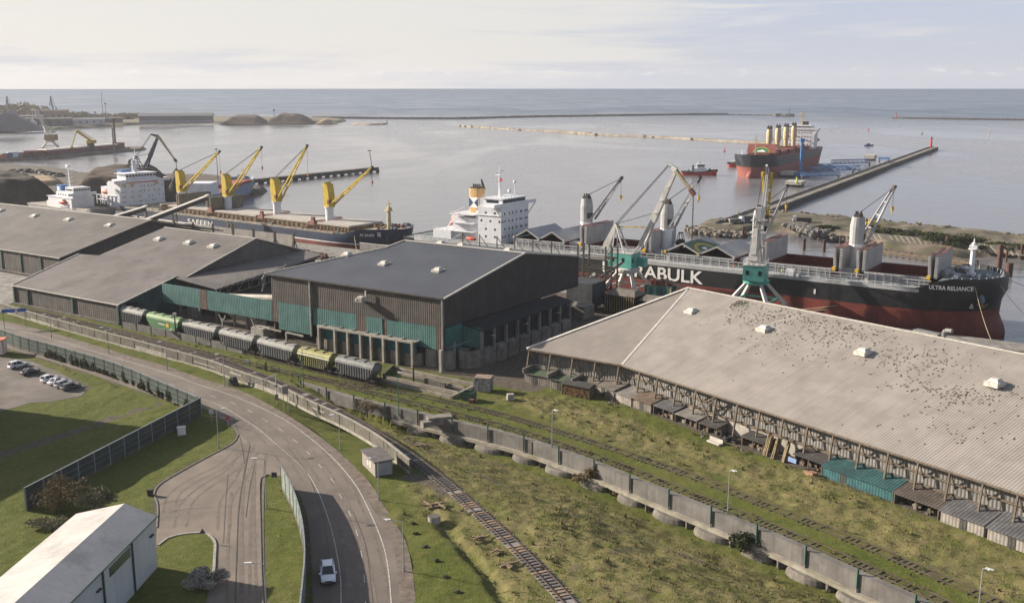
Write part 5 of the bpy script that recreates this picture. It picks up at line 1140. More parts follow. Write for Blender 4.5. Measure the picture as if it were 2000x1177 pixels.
for cx in CX: mb.box(cx - 3, cx + 2.4, -8, -2.4, 9, 11.6); mb.box(cx - 2.4, cx + 2.4, 2.4, 8, 9, 11.6)
mb.build('mast_house', BROWNR, SA)
for i, px in enumerate(((413, 418), (512, 430), (612, 438))):
    p = onSA(px[0], px[1], -9); mb = MB(); mb.prism([(p.x - 2.2, -10.4), (p.x + 2.2, -10.4), (p.x + 2.2, -7.6), (p.x - 2.2, -7.6)], 10.6, 13.0, top=[(p.x - .7, -9.4), (p.x + .7, -9.4), (p.x + .7, -8.6), (p.x - .7, -8.6)])
    mb.box(p.x - .8, p.x + .8, -9.5, -8.5, 13, 13.9); mb.build('grab_bucket', BROWNR, SA)
mb = MB(); rs = random.Random(18)
for k in range(50):
    x, y = rs.uniform(-160, -24), rs.uniform(-13.6, -11.8); mb.box(x - .4, x + .5, y - .3, y + .3, 9, 9 + rs.uniform(.4, 1.2), mi=k % 3)
for k in range(30):
    x = rs.uniform(-15, -3); y = rs.uniform(-8, 8) * (1 - max(0, x + 10) / 14); r = rs.uniform(.3, .8); mb.tube((x, y - r, 11.2 + r * .7), (x, y + r, 11.2 + r * .7), r * .8, n=8, mi=k % 3)
mb.build('deck_gear', [BROWNR, DECKG, COAM], SA)
fm_ = onSA(760, 438); mb = MB(); mb.lathe([(1.0, 10), (.75, 19), (.6, 20)], 12, (fm_.x, 0, 0)); mb.lathe([(1.7, 18.2), (1.7, 18.5)], 10, (fm_.x, 0, 0)); mb.bar((fm_.x, 0, 20), (fm_.x, 0, 23), .5, w2=.2); mb.box(fm_.x - .8, fm_.x + .8, -1, 1, 18.5, 19.6); mb.bar((fm_.x, -1.5, 21), (fm_.x, 1.5, 21), .2); mb.build('foremast', CREAM, SA)
wraptext(SA, sh, 'SAFEEN', onSA(367, 440, -15).x, 5.3, 3.3, LETTER, bold=.04, sx=1.6, gapk=1.12)
xc = onSA(446, 446, -15).x
for k in range(2):
    mb = MB(); x = xc + 2.2 * k
    for zz in (-1, 1): 
        p, nn = hull_hit(sh, x, 7.3); mb.bar(p + Vector((-.7, -.06, zz * 1.1)), p + Vector((.7, -.06, 0)), .14, .6, up=(0, 1, 0))
    mb.build('chevron', M('chevron_tan', (.45, .33, .16), .6), SA)
wraptext(SA, sh, 'AL SAAD', onSA(704, 453, -13).x, 9.0, 1.5, LETTER, bold=.02, sx=.95)
mb = MB()
for zz in (9.3, 9.9, 10.5):
    p, nn = hull_hit(sh, -4.6, zz); mb.bar(p + Vector((-1.6, -.4, 0)), p + Vector((1.2, -.1, 0)), .1, .28)
mb.build('hull_mark', LETTER, SA)
p, nn = hull_hit(sh, -2.2, 8.6); mb = MB(); mb.bar(p + Vector((-.4, -.2, 1.0)), p + Vector((.3, -.5, -1.4)), .8, .5); mb.bar(p + Vector((-.6, -.5, -.9)), p + Vector((1.2, -.6, -1.5)), .5); mb.build('anchor', STEEL, SA)
# its white house: front face looks to the bow
P0 = onSA(235, 412, -12.0); XF = -161.0
acc = bpy.data.objects.new('superstructure', None); COL.objects.link(acc); acc.parent = SA
xf = onSA(236, 400, -13.0).x
mb = MB(); mb.box(xf - 12, xf, -12.6, 12.6, 8, 20.5); mb.box(xf - 10, xf + .0, -11, 11, 20.5, 22.0); mb.box(xf - 9, xf - 1.0, -8.5, 8.5, 22.0, 24.8); mb.box(xf - 24, xf - 12, -9, 9, 9, 17.5); mb.build('house', SHIPW, acc)
mb = MB(); mb.box(xf - 5, xf + .5, -16, 16, 20.4, 20.7); mb.box(xf + .3, xf + .5, -16, 16, 20.7, 21.8); mb.box(xf - 5, xf + .3, -16, -15.8, 20.7, 21.8); mb.box(xf - 5, xf + .3, 15.8, 16, 20.7, 21.8); mb.box(xf - 10, xf - .5, -9.5, 9.5, 24.8, 25); mb.build('bridge_wing', SHIPW, acc)
mb = MB(); mb.box(xf + .5, xf + .56, -9.5, 8.5, 20.35, 20.75); mb.box(xf + .5, xf + .56, -15, -10.5, 21.6, 21.85); mb.box(xf + .5, xf + .56, 9.5, 15.5, 21.6, 21.85); mb.build('red_line', M('red_trim', (.42, .05, .05), .6), acc)
mb = MB(); windows(mb, xf - 1.0, [-7.6 + 1.7 * k for k in range(10)], 23.2, 1.2, 1.0)
for k in range(4): windows(mb, xf, [(-11.2, -10.0, -6, -2, -.8, 3.4, 5.4, 6.8, 9.4, 11.6, 1.0)[(j * 3 + k * 2) % 11] for j in range(8)], 10.6 + k * 2.5, .5, .55)
mb.build('window', GLASS, acc)
mb = MB(); windows(mb, xf, (-10.5, -5.8, 8.2), 18.6, 2.2, 1.5, dx=.05); mb.build('cream_opening', CREAM, acc)
fx = xf - 14
mb = MB(); mb.box(fx - 4, fx + 1, -3, 3, 17, 26); mb.build('funnel', BLUEP, acc)
mb = MB(); mb.box(fx + 1, fx + 1.06, -2.2, 1, 22.2, 24.8); mb.box(fx - 3, fx - .2, -3.06, -3, 22.2, 24.8); mb.build('funnel_mark', LETTER, acc)
mb = MB(); mb.bar((xf - 6, 0, 25), (xf - 6, 0, 33), 1.4, 1.4, w2=.8)
for k in range(4): mb.bar((xf - 6, -2.2, 26 + k * 2.0), (xf - 6, 2.2, 26 + k * 2.0), .3)
mb.bar((xf - 5, 0, 33), (xf - 5, 0, 37), .2); mb.lathe([(1.1, 26), (.9, 30), (1.1, 31.5)], 10, (xf - 3.5, -2, 0)); mb.build('radar_mast', SHIPW, acc)
lifeboat(SA, (xf - 15, -11.6, 14.2), 8, ORNG2)
mb = MB()
for k in range(6): mb.bar((xf - 22 + k * 3.4, -12.8, 9), (xf - 22 + k * 3.4, -12.8, 13.8), .35)
mb.bar((xf - 22.2, -12.8, 13.8), (xf - 4, -12.8, 13.8), .35); mb.box(xf - 22.2, xf - 12, -12.9, -9, 11.2, 11.4); [mb.tube((xf - 20 + k * 2, -10.5, 9), (xf - 20 + k * 2, -10.5, 12.6), .6, n=8) for k in range(4)]; mb.build('boat_deck', SHIPW, SA)

# ---------------------------------------------------------------- small white ship left of it
sp = G(158, 412, SEA + 0.0); SM = thing('cargo_ship', 'small white ship with blue funnel and orange lifeboat left of the navy carrier', 'ship', F(-372, 152, SEA), R(-33.8 - 6))
mh, mhb, _t = hull(SM, 74, 14, [-1, 0, 1.5, 3.5, 6], 1.5, [STEELG, REDH], fc=(.86, .92, 2), deckm=DECKB)
SM.location = G(140, 404, 3.0) * 1; SM.location.z = SEA
acc = bpy.data.objects.new('superstructure', None); COL.objects.link(acc); acc.parent = SM
mb = MB(); mb.box(-12, 12, -6, 6, 6, 11.5); mb.box(-5, 12, -5, 5, 11.5, 14.2); mb.box(-14, -12, -6, 6, 6, 9); mb.box(10.5, 12.4, -7.5, 7.5, 12.6, 14.0); mb.box(4, 12, -4.5, 4.5, 14.2, 16.8); mb.box(-13, 12.3, -6.4, 6.4, 11.4, 11.6); mb.build('house', SHIPW, acc)
mb = MB(); windows(mb, 12, [-3.6 + 1.2 * k for k in range(7)], 15.1, .9, .9); [mb.box(4.6 + 1.4 * k, 5.6 + 1.4 * k, -4.56, -4.5, 15.1, 16.0) for k in range(5)]; [mb.box(-3 + 2.4 * k, -2.2 + 2.4 * k, -5.06, -5, 12.4, 13.2) for k in range(6)]; mb.build('window', GLASS, acc)
mb = MB(); mb.box(-9.5, -4.5, -2.4, 2.4, 11.5, 17); mb.build('funnel', BLUEP, acc)
mb = MB(); mb.box(-8.6, -6.4, -2.46, -2.4, 14.2, 16.2); mb.build('funnel_mark', LETTER, acc)
mb = MB(); mb.bar((0, 0, 14), (0, 0, 27), .7, w2=.35); [mb.bar((-.3, -1.2, 17 + 2 * k), (.3, 1.6, 17 + 2 * k), .22) for k in range(5)]; mb.box(-1.2, 1.2, -1, 1, 26.4, 27.6); mb.build('mast', SHIPW, acc)
lifeboat(SM, (4, -6.6, 8.2), 7, ORANGE)
mb = MB(); mb.bar((-1, -6.6, 7.2), (9, -6.6, 7.2), .3); railing(mb, [Vector((x, -6.8, 6)) for x in (-30, -20, -13)], 1, 2.5); railing(mb, [Vector((x, -6.8, 6)) for x in (13, 22, 32)], 1, 2.5); mb.build('railing', SHIPW, SM)
mb = MB(); mb.box(15, 30, -5, 5, 5.6, 7.0); mb.build('hatch_cover', DECKB, SM)
# upright covers and the ship lying beyond the navy carrier
mb = MB(); HATCHU = M('cover_olive', (.20, .175, .12), .8, var=.25, scale=.4, streak=.5, stripe=('y', 1.4, .35, .05))
for px in (346, 407):
    x = onSA(px, 405, -9).x
    for dx in (0, 1.4): mb.box(x + dx, x + dx + .7, -9.2, 9.2, 11.9, 17.6)
mb.build('folded_cover', HATCHU, SA)
b0 = G(384, 396, 2.0); b1 = G(481, 362, 2.0); hd = math.atan2((b1 - b0).y, (b1 - b0).x); ln = (b1 - b0).length
BL = thing('cargo_ship', 'pale blue cargo ship with red bulwark lying beyond the navy carrier', 'ship', (b1.x, b1.y, SEA), hd)
PALEB = M('hull_pale_blue', (.17, .20, .30), .6, var=.15, scale=.3, streak=.4)
bh, bhb, _t = hull(BL, 96, 15, [-1, 0, 2, 4, 7.5], 2, [PALEB, REDH], fc=(.84, .90, 2.4), stem=lambda z: 48 + .25 * z, deckm=BROWNR, bul=.9)
for ob in [o for o in COL.objects if o.parent == BL]: ob.data.transform(Matrix.Translation((-49, 0, 0)))
mb = MB(); mb.box(-46, -14, -5.5, 5.5, 7.5, 9.6); mb.build('hatch_cover', M('cover_red', (.30, .075, .06), .7, var=.2), BL)
mb = MB(); mb.box(-12, -9, -2, 2, 10, 13); mb.bar((-6, 0, 9), (-6, 0, 16), .4); mb.box(-97, -82, -6.5, 6.5, 7.5, 15); mb.build('house', SHIPW, BL)

# ---------------------------------------------------------------- far bulk carrier coming in
B0 = G(1466, 348, SEA); S0 = G(1603, 318.5, SEA); v = S0 - B0; Lf = v.length; hd = math.atan2(-v.y, -v.x) + math.asin(13.0 / Lf)
Lf = math.sqrt(Lf * Lf - 169) * 1.0
FS = thing('bulk_carrier', 'distant black and red bulk carrier with cream cranes at the blue mooring dolphins', 'ship', (B0.x, B0.y, SEA), hd)
fh, fhb, ftop = hull(FS, Lf, 32, [-2, 0, 2, 4, 6, 8.2, 11, 14.2], 8.2, [M('hull_black_far', (.016, .019, .026), .5, var=.2), PINKH], fc=(.90, .94, 2.5), pb=(2.2, 3.4), tb=(.82, .90), stem=lambda z: Lf / 2 + (.0 if z < 6 else .22 * (z - 6)), deckm=M('deck_red', (.22, .06, .045), .8, var=.2), bul=.6)
for ob in [o for o in COL.objects if o.parent == FS]: ob.data.transform(Matrix.Translation((-Lf / 2, 0, 0)))
REDC = M('cover_dark_red', (.19, .055, .045), .75, var=.2)
mb = MB(); mb.blob((-.5, 0, 1.6), 3.2, amp=.02, n=10, sq=(1.5, 1, 1.2)); mb.build('bulbous_bow', PINKH, FS, smooth=True)
hx = [-22 - 27.5 * i for i in range(6)]
for i in range(5):
    x1, x0 = hx[i] - 4, hx[i + 1] + 4; mb = MB(); mb.box(x0, x1, -9, 9, 14.2, 17.2)
    if i > 0: mb.build('hatch', REDC, FS)
    else:
        mb.build('hatch', REDC, FS); mb = MB(); mb.extr([(x1 - .3, -11, 17.4), (x1 - .3, 11, 17.4), (x1 - 4.5, 11, 24.0), (x1 - 4.5, -11, 24.0)], (-.6, 0, -.3)); rc = mb.build('raised_cover', REDC, FS)
        def rq(y, u, up=.1): return (x1 - .3 - 4.2 * u + .08 * up * 9, y, 17.4 + 6.6 * u + .06 * up * 9)
        mb = MB(); mb.poly([rq(6.2 * math.cos(t), .04 + .62 * math.sin(t)) for t in [math.pi * k / 14 for k in range(15)]]); mb.build('emblem_rim', LOGOY, rc)
        mb = MB(); mb.poly([rq(5.5 * math.cos(t), .05 + .54 * math.sin(t), .2) for t in [math.pi * k / 14 for k in range(15)]]); mb.build('emblem_field', M('emblem_green', (.03, .16, .06), .6), rc)
        mb = MB(); mb.poly([rq(3.4, .08, .3), rq(-3.6, .08, .3), rq(-2.4, .2, .3), rq(-.6, .24, .3), rq(.6, .36, .3), rq(1.4, .26, .3), rq(2.8, .2, .3)]); mb.build('emblem_mark', LETTER, rc)
for i in range(4):
    x = hx[i + 1]; o = bpy.data.objects.new('deck_crane', None); COL.objects.link(o); o.parent = FS; o.empty_display_size = .5
    mb = MB(); mb.tube((x, 0, 14), (x, 0, 24), 1.7, n=12); mb.lathe([(2.3, 24), (2.4, 31), (1.9, 34.5)], 12, (x, 0, 0)); mb.build('tower', CREAM, o)
    mb = MB(); mb.box(x - 1.7, x + 1.7, -1.7, 1.7, 34.5, 36.4); mb.tube((x, -1, 36), (x, -1, 37.6), .5, n=6); mb.tube((x, 1, 36), (x, 1, 37.6), .5, n=6); mb.build('winch_top', STEEL, o)
    jib(o, (x, 3.2 * (1 if i < 3 else -1) * 0 - 2.5, 24.6), (x - 24, -3, 25.5), 2, CREAM, .7, 3); cables(o, (x, 0, 36), (x - 24, -3, 25.8), 2, .6, .12)
mb = MB(); 
for i in range(5): mb.box(hx[i] - 7, hx[i] + 3, -8, 8, 14.2, 17.6 + (i % 2))
mb.build('mast_house', BROWNR, FS)
fx = -Lf + 34
mb = MB(); mb.box(fx - 14, fx, -13, 13, 14.2, 31); mb.box(fx - 12, fx + .2, -10, 10, 31, 34.2); mb.box(fx - 6, fx + .6, -16.5, 16.5, 30.6, 32.2); mb.box(fx - 26, fx - 14, -9, 9, 14.2, 24); mb.build('house', SHIPW, FS)
mb = MB(); mb.extr([(fx + .3, 16.5, 30.6), (fx + .3, 13, 30.6), (fx + .3, 13, 26)], (-6, 0, 0)); mb.extr([(fx + .3, -16.5, 30.6), (fx + .3, -13, 30.6), (fx + .3, -13, 26)], (-6, 0, 0)); mb.build('bridge_wing', SHIPW, FS)
mb = MB(); windows(mb, fx + .2, [-9 + 1.5 * k for k in range(13)], 32.3, 1.2, 1.2)
for k in range(4): windows(mb, fx, [-10 + 2.5 * j for j in range(9)], 17.5 + 3.3 * k, .9, .9)
mb.build('window', GLASS, FS)
mb = MB(); mb.bar((fx - 8, 0, 34), (fx - 8, 0, 45), 1.6, w2=1.0); mb.box(fx - 9.5, fx - 6.5, -3, 3, 42.6, 43.1); mb.bar((fx - 8, -3, 44.5), (fx - 8, 3, 44.5), .5); mb.build('radar_mast', CREAM, FS)
mb = MB(); mb.box(fx - 22, fx - 17, -3, 3, 24, 37); mb.build('funnel', STEEL, FS); lifeboat(FS, (fx - 20, 12.5, 20), 7, ORNG2)
mb = MB(); mb.bar((-10, 0, 16), (-10, 0, 31), .8, w2=.5); mb.bar((-10, -2, 28), (-10, 2, 28), .35); mb.build('foremast', CREAM, FS)
mb = MB()
for k in range(7):
    p, nn = hull_hit(fh, 86.0, 12.2, 1) if False else (None, None)
for sgn, xx in ((1, -8.5), (-1, -8.5)):
    y = sgn * 9.5; mb.bar((xx + 3.2, y * 1.0, 14.2), (xx + 3.8, y * 1.02, 9.5), 1.4, 1)
mb.build('anchor', BROWNR, FS)

# ---------------------------------------------------------------- tugs, barge, launches
FEND = M('fender_black', (.018, .018, .018), .9); TUGR = M('tug_red', (.36, .035, .035), .5, var=.15)
def tug(loc, hd, label, L=27):
    o = thing('tugboat', label, 'tugboat', loc, hd, 'tugboats')
    h, hb_, _t = hull(o, L, 9, [-1, 0, .8, 2.4], .8, [TUGR, TUGR], fc=(.55, .95, 1.5), pb=(1.8, 2.6), tb=(.6, .7), deckm=DECKG, bul=.5, ts=.1)
    mb = MB(); p = [Vector((-L / 2 + L * t, -hb_(-L / 2 + L * t) - .15, 2.6 + 1.5 * max(0, (t - .55) / .4))) for t in [i / 16 for i in range(17)]]; q = [Vector((a.x, -a.y, a.z)) for a in p]
    for r in (p, q):
        for a, b in zip(r, r[1:]): mb.bar(a, b, .5, .55)
    mb.blob((L / 2, 0, 3.6), 1.1, amp=0, sq=(.8, 2, 1)); mb.build('fender', FEND, o)
    mb = MB(); mb.box(-4, 5.5, -3.2, 3.2, 2.6, 5.4); mb.prism([(-1.5, -2.5), (4, -2.5), (4, 2.5), (-1.5, 2.5)], 5.4, 8.4, top=[(-1.8, -2.7), (4.4, -2.7), (4.4, 2.7), (-1.8, 2.7)]); mb.box(-2, 4.6, -2.9, 2.9, 8.4, 8.7); mb.build('wheelhouse', SHIPW, o)
    mb = MB(); mb.box(4.2, 4.35, -2.3, 2.3, 6.8, 8.0); mb.box(-1.2, 3.6, -2.75, -2.62, 6.8, 8.0); mb.box(-1.2, 3.6, 2.62, 2.75, 6.8, 8.0); mb.build('window', GLASS, o)
    mb = MB(); mb.bar((.5, 0, 8.7), (.5, 0, 15.5), .35, w2=.15); mb.bar((.5, -1.3, 11.5), (.5, 1.3, 11.5), .2); mb.bar((.5, -.8, 13), (.5, .8, 13), .15); mb.box(-.6, 1.5, -.8, .8, 9.2, 10.4); mb.build('mast', SHIPW, o)
    for y in (-2.2, 2.2): mb = MB(); mb.box(-5.4, -4, y - .6, y + .6, 3, 7.6); mb.build('exhaust', DECKG, o)
    mb = MB(); mb.tube((8, -1.4, 4.4), (8, 1.4, 4.4), .9, n=10); mb.tube((-8, -1, 3.6), (-8, 1, 3.6), .7, n=8); mb.build('winch', DECKG, o); return o
tug(G(1365, 342, SEA), R(-8), 'red tugboat with white wheelhouse crossing the harbour alone')
tp = G(1449, 326, SEA); tug(tp, R(200), 'red tugboat half hidden behind the bow of the distant bulk carrier')

b0 = G(50, 312, SEA); b1 = G(238, 294.5, SEA); hd = math.atan2((b1 - b0).y, (b1 - b0).x); Lb = (b1 - b0).length
BG = thing('barge', 'long black and red barge heaped with pale cargo at the far left pier', 'barge', b0.lerp(b1, .5), hd)
mb = MB(); mb.extr([(-Lb / 2, -8, 0), (-Lb / 2 - 3, -8, 3.6), (Lb / 2 + 4, -8, 3.6), (Lb / 2, -8, -.4), (-Lb / 2, -8, -.4)], (0, 16, 0)); mb.build('hull', BLACKH, BG)
mb = MB(); mb.box(-Lb * .36, Lb * .42, -7.4, 7.4, 3.6, 7.6); mb.build('coaming', M('barge_red', (.15, .04, .04), .7, var=.3, streak=.6), BG)
mb = MB(); mb.prism([(-Lb * .355, -7), (Lb * .41, -7), (Lb * .41, 7), (-Lb * .355, 7)], 7.6, 8.6, top=[(-Lb * .34, -4), (Lb * .39, -4), (Lb * .39, 4), (-Lb * .34, 4)]); mb.build('cargo', M('pale_cargo', (.50, .47, .41), .9, var=.15), BG)
mb = MB(); mb.box(-Lb * .47, -Lb * .38, -6, 6, 3.6, 8); mb.box(Lb * .44, Lb * .49, -5, 5, 3.6, 9); mb.bar((Lb * .43, 0, 7), (Lb * .43, 0, 34), 1.4); mb.build('deckhouse', BROWNR, BG)
ex = Lb * .06
eo = thing('material_handler', 'yellow long armed material handler standing on the barge', 'excavator', BG.matrix_basis @ Vector((ex + 6, -6, 6.0)), hd)
mb = MB(); mb.box(-2.5, 2.5, -2.5, 2.5, -2.5, 5); mb.build('base', STEEL, eo)
mb = MB(); mb.box(-3.5, 6.5, -2.2, 2.2, 5, 8.2); mb.build('cab_body', YEL, eo)
mb = MB(); mb.bar((1, 0, 7.5), (-20, 0, 18), 1.5, 1.8); mb.bar((5, 0, 9), (-19, 0, 19.4), .6); mb.build('boom', YEL, eo)
mb = MB(); mb.bar((-20, 0, 18.4), (-29, 0, 3.5), .9, 1.2, w2=.5); mb.blob((-29, 0, 2), 1.8, amp=.1); mb.build('arm', YEL, eo)
# ================================================================ quay cranes
def onS(x, y, s):
    d = ray(x, y); k = (s + O.dot(SD)) / d.dot(SD); p = Vector((0, 0, CAMZ)) + d * k; return Vector((s, st(p)[1], p.z))
CR_G = M('crane_grey', (.45, .435, .41), .6, var=.14, scale=.5, streak=.3, col2=(.22, .15, .10), cut=(.62, .78), c2scale=.5)
CR_T = M('crane_teal', (.09, .32, .27), .5, var=.15, scale=.6, streak=.3)
CR_DK = M('crane_dark_blue', (.10, .105, .13), .65, var=.2)
CR_OCH = M('crane_ochre', (.24, .17, .08), .7, var=.2)
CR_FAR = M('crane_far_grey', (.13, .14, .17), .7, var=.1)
def portal_crane(label, loc, rz, base_rz, boomfoot, tip, flyback, flyend, grey, cabm, flym, hp=10.5, f=6.2, sc=1.0, drop=10, cw=(-7.5, 6.5), aframe=(-4.5, 11.5), tower=False, detail=True, fw=1.0):
    """local x = boom direction; heights above the quay"""
    o = thing('portal_crane', label, 'harbour crane', loc, rz, 'portal cranes'); dz = base_rz - rz
    rot = Matrix.Rotation(dz, 4, 'Z')
    for a, b in ((-1, -1), (1, -1), (1, 1), (-1, 1)):
        mb = MB(); mb.x = rot; k = .62 * f
        mb.bar((a * f, b * f, 0), (a * f, b * f, hp * .36), .9 * sc, 1.0 * sc, w2=1.0 * sc); mb.bar((a * f, b * f, hp * .34), (a * f * .30, b * f * .30, hp), 1.15 * sc, 1.05 * sc, w2=.75 * sc); mb.box(a * f - 1.1 * sc, a * f + 1.1 * sc, b * f - .5 * sc, b * f + .5 * sc, 0, .9 * sc)
        mb.build('portal_leg', grey, o)
    mb = MB(); mb.x = rot; mb.bar((-f, -f, hp * .3), (f, -f, hp * .3), .6 * sc, .8 * sc) if not detail else None
    mb.bar((-f * .75, f * .75, hp * .5), (f * .75, f * .75, hp * .5), .4 * sc, .5 * sc); mb.bar((-f * .75, -f * .75, hp * .5), (-f * .75, f * .75, hp * .5), .4 * sc, .5 * sc); mb.bar((f * .75, -f * .75, hp * .5), (f * .75, f * .75, hp * .5), .4 * sc, .5 * sc)
    mb.lathe([(2.6 * sc, hp - .8), (3.6 * sc, hp - .2), (3.7 * sc, hp + .5), (3.0 * sc, hp + .9)], 18); mb.build('slewing_ring', cabm if tower else grey, o)
    z0 = hp + .9
    mb = MB(); mb.box(-5.2 * sc, 2.6 * sc, -2.9 * sc, 2.9 * sc, z0, z0 + 4.3 * sc); cb = mb.build('machinery_house', cabm, o)
    mb = MB(); mb.box(-5.3 * sc, 2.7 * sc, -3.0 * sc, 3.0 * sc, z0 + 4.3 * sc, z0 + 4.5 * sc); mb.build('house_roof', grey, cb)
    if detail:
        mb = MB(); [mb.box(x, x + .9, y - .03, y + .03, z0 + 1.7, z0 + 3) for x in (-4, -.6) for y in (-2.91, 2.91)]; [mb.box(x - .03, x + .03, y, y + .9, z0 + 1.7, z0 + 3) for x in (-5.21, 2.61) for y in (-2.2, 1.2)]; mb.build('window', GLASS, cb)
        mb = MB(); railing(mb, [Vector(p) for p in ((-5.2, -2.9, z0 + 4.5), (2.6, -2.9, z0 + 4.5), (2.6, 2.9, z0 + 4.5), (-5.2, 2.9, z0 + 4.5), (-5.2, -2.9, z0 + 4.5))], 1.1, 1.6, .06); mb.build('railing', SHIPW, cb)
        mb = MB(); mb.box(2.6, 5.0, 1.0, 3.2, z0 + .2, z0 + 2.9); mb.build('driver_cab', cabm, o)
    bf, tp = Vector((boomfoot[0], 0, boomfoot[1])), Vector((tip[0], 0, tip[1])); d = (tp - bf).normalized()
    mb = MB(); w = 1.25 * sc * (.72 if fw > 1 else 1)
    mb.bar(bf + Vector((0, -1.5 * sc, 0)), bf.lerp(tp, .35) + Vector((0, -.3 * sc, 0)), w * .8, w, w2=w * .8); mb.bar(bf + Vector((0, 1.5 * sc, 0)), bf.lerp(tp, .35) + Vector((0, .3 * sc, 0)), w * .8, w, w2=w * .8); mb.bar(bf.lerp(tp, .33), tp, w * 1.45, w * 1.5, w2=w * .75)
    for k in (.45, .62, .8): q = bf.lerp(tp, k); mb.box(q.x - .6 * sc, q.x + .9 * sc, -1.5 * sc, -.7 * sc, q.z - .3, q.z + .1)
    bo = mb.build('boom', grey, o)
    fb, fe = Vector((flyback[0], 0, flyback[1])), Vector((flyend[0], 0, flyend[1]))
    mb = MB(); mid = tp + d * .3
    for y in (-.75, .75): mb.bar(mid + Vector((0, y * sc * fw, 0)), fe + Vector((0, y * .25 * sc, 0)), .4 * sc * fw, .75 * sc, w2=.3 * sc * fw)
    for k in range(5): q = mid.lerp(fe, .15 + .17 * k); mb.bar(q + Vector((0, -.6 * sc, 0)), q + Vector((0, .6 * sc, 0)), .22 * sc)
    fj = mb.build('fly_jib', flym, o); mb = MB(); mb.bar(fb, mid, .5 * sc, .8 * sc, w2=1.0 * sc); mb.build('fly_jib_tail', grey, fj)
    mb = MB(); mb.bar(fe - (fe - mid).normalized() * 1.6, fe + (fe - mid).normalized() * .5, 1.3 * sc, 1.0 * sc); mb.build('jib_sheave', BROWNR, fj)
    af = Vector((aframe[0], 0, aframe[1]))
    mb = MB()
    for y in (-1.6, 1.6): mb.bar((-.5 * sc, y * sc, z0 + 4.3 * sc), af + Vector((0, y * .4 * sc, 0)), .36 * sc); mb.bar((-4.6 * sc, y * sc, z0 + 4.3 * sc), af + Vector((0, y * .4 * sc, 0)), .3 * sc); mb.bar((2.0 * sc, y * sc, z0 + 4.3 * sc), (bf.x, y * sc, bf.z), .5 * sc)
    for k in range(3): mb.bar((-2.6, -1.3, z0 + 4.3 + (af.z - z0 - 4.3) * (.3 + .25 * k)), (-2.6, 1.3, z0 + 4.3 + (af.z - z0 - 4.3) * (.3 + .25 * k)), .25 * sc)
    mb.build('a_frame', grey, o)
    cwv = Vector((cw[0], 0, cw[1])); mb = MB(); mb.bar(af, cwv, .9 * sc, 1.2 * sc, w2=1.4 * sc); mb.bar(cwv - Vector((.9 * sc, 0, .3)), cwv + Vector((.9 * sc, 0, -.9)), 2.4 * sc, 2.2 * sc); mb.build('counterweight', grey, o)
    mb = MB()
    for y in (-.8, .8): mb.bar(af + Vector((0, y * sc, 0)), fb + Vector((0, y * .6 * sc, 0)), .16 * sc); mb.bar(af + Vector((0, y * sc, 0)), bf.lerp(tp, .45) + Vector((0, y * .4 * sc, 0)), .14 * sc)
    mb.build('tie_rod', CABLE, o)
    if detail: mb = MB(); mb.bar(af + Vector((0, .6, -1.0)), bf.lerp(tp, .24) + Vector((0, .6, 0)), .3); mb.build('rack_bar', YEL, o)
    if drop: mb = MB(); [mb.bar(fe + Vector((0, y, 0)), fe + Vector((0, y, -drop)), .12 * sc) for y in (-.25, .25)]; mb.build('hoist_rope', CABLE, o)
    return o
# left crane, boom swung along the quay to the right
bx, bt = -1.2, 92.0
portal_crane('grey and teal portal crane, boom raised rightwards, before the big white ship lettering', F(bx, bt), ANG, ANG, (4.6, 17.6), (14.6, 39.6), (12.6, 41.5), (20.4, 33.6), CR_G, CR_T, CREAM, hp=9.6, f=6.0, drop=16, cw=(-7.0, 17.0), aframe=(-4.0, 23.2))
# right crane, boom swung out over the ship
t_ = onT(1490, 330, 101); e_ = onT(1500, 436, 103.5); b_ = onT(1480, 503, 94)
o = portal_crane('grey and teal portal crane seen end on, yellow folded jib, behind the pale roof', F(38.9, 92.0), ANG + R(101), ANG, (1.6, 16.6), (10.0, 39.5), (8.2, 41.8), (13.2, 26.0), CR_G, CR_T, YEL, hp=10.2, f=6.4, drop=0, cw=(-6.0, 18.5), aframe=(-3.6, 25.5), tower=True, fw=1.7)
mb = MB(); mb.bar((-.9, 0, 15.2), (-.9, 0, 27.5), 1.9, 1.9, w2=1.2)
for k in range(12): mb.bar((-2.4, -.9, 15.5 + k), (-2.4, .9, 15.5 + k), .12)
mb.bar((-2.4, -.9, 15), (-2.4, -.9, 29), .2); mb.bar((-2.4, .9, 15), (-2.4, .9, 29), .2)
for z, w in ((20, 1.8), (24, 2.2), (27.4, 1.9)): mb.box(-2.6, .8, -w, w, z, z + .15)
mb.box(-1.8, -.2, -.8, .8, 27.5, 31); mb.build('tower', CR_G, o)
# cranes far away
p = G(283, 376, 0)
portal_crane('dark grey portal crane rising behind the white house of the navy carrier', p, R(-12), R(-35), (2, 16), (11.5, 34.0), (7.0, 35.5), (22.5, 19.5), CR_DK, CR_DK, CREAM, hp=9, f=5.5, sc=1.15, drop=6, cw=(-8, 19), aframe=(-4, 22), detail=False)
p = G(99, 294, 0)
portal_crane('ochre portal crane with a raised grey boom on the pier behind the long barge', p, R(172), R(20), (2, 18), (11.5, 40.5), (9.5, 43), (14.2, 31), CR_G, CR_OCH, CR_G, hp=9.5, f=7.5, sc=1.35, drop=0, cw=(-5, 20), aframe=(-3, 24), detail=False)
for px, nm in (((22, 238), 'leftmost hazy blue grey crane on the far shore'), ((107, 236), 'hazy blue grey crane on the far shore right of the autumn trees')):
    p = G(px[0], px[1], 0)
    portal_crane(nm, p, R(175), R(0), (1, 18), (4.5, 44), (3.5, 48), (7.5, 30), CR_FAR, CR_FAR, CR_FAR, hp=12, f=5.5, sc=1.6, drop=0, cw=(-7, 20), aframe=(-6, 24), detail=False)

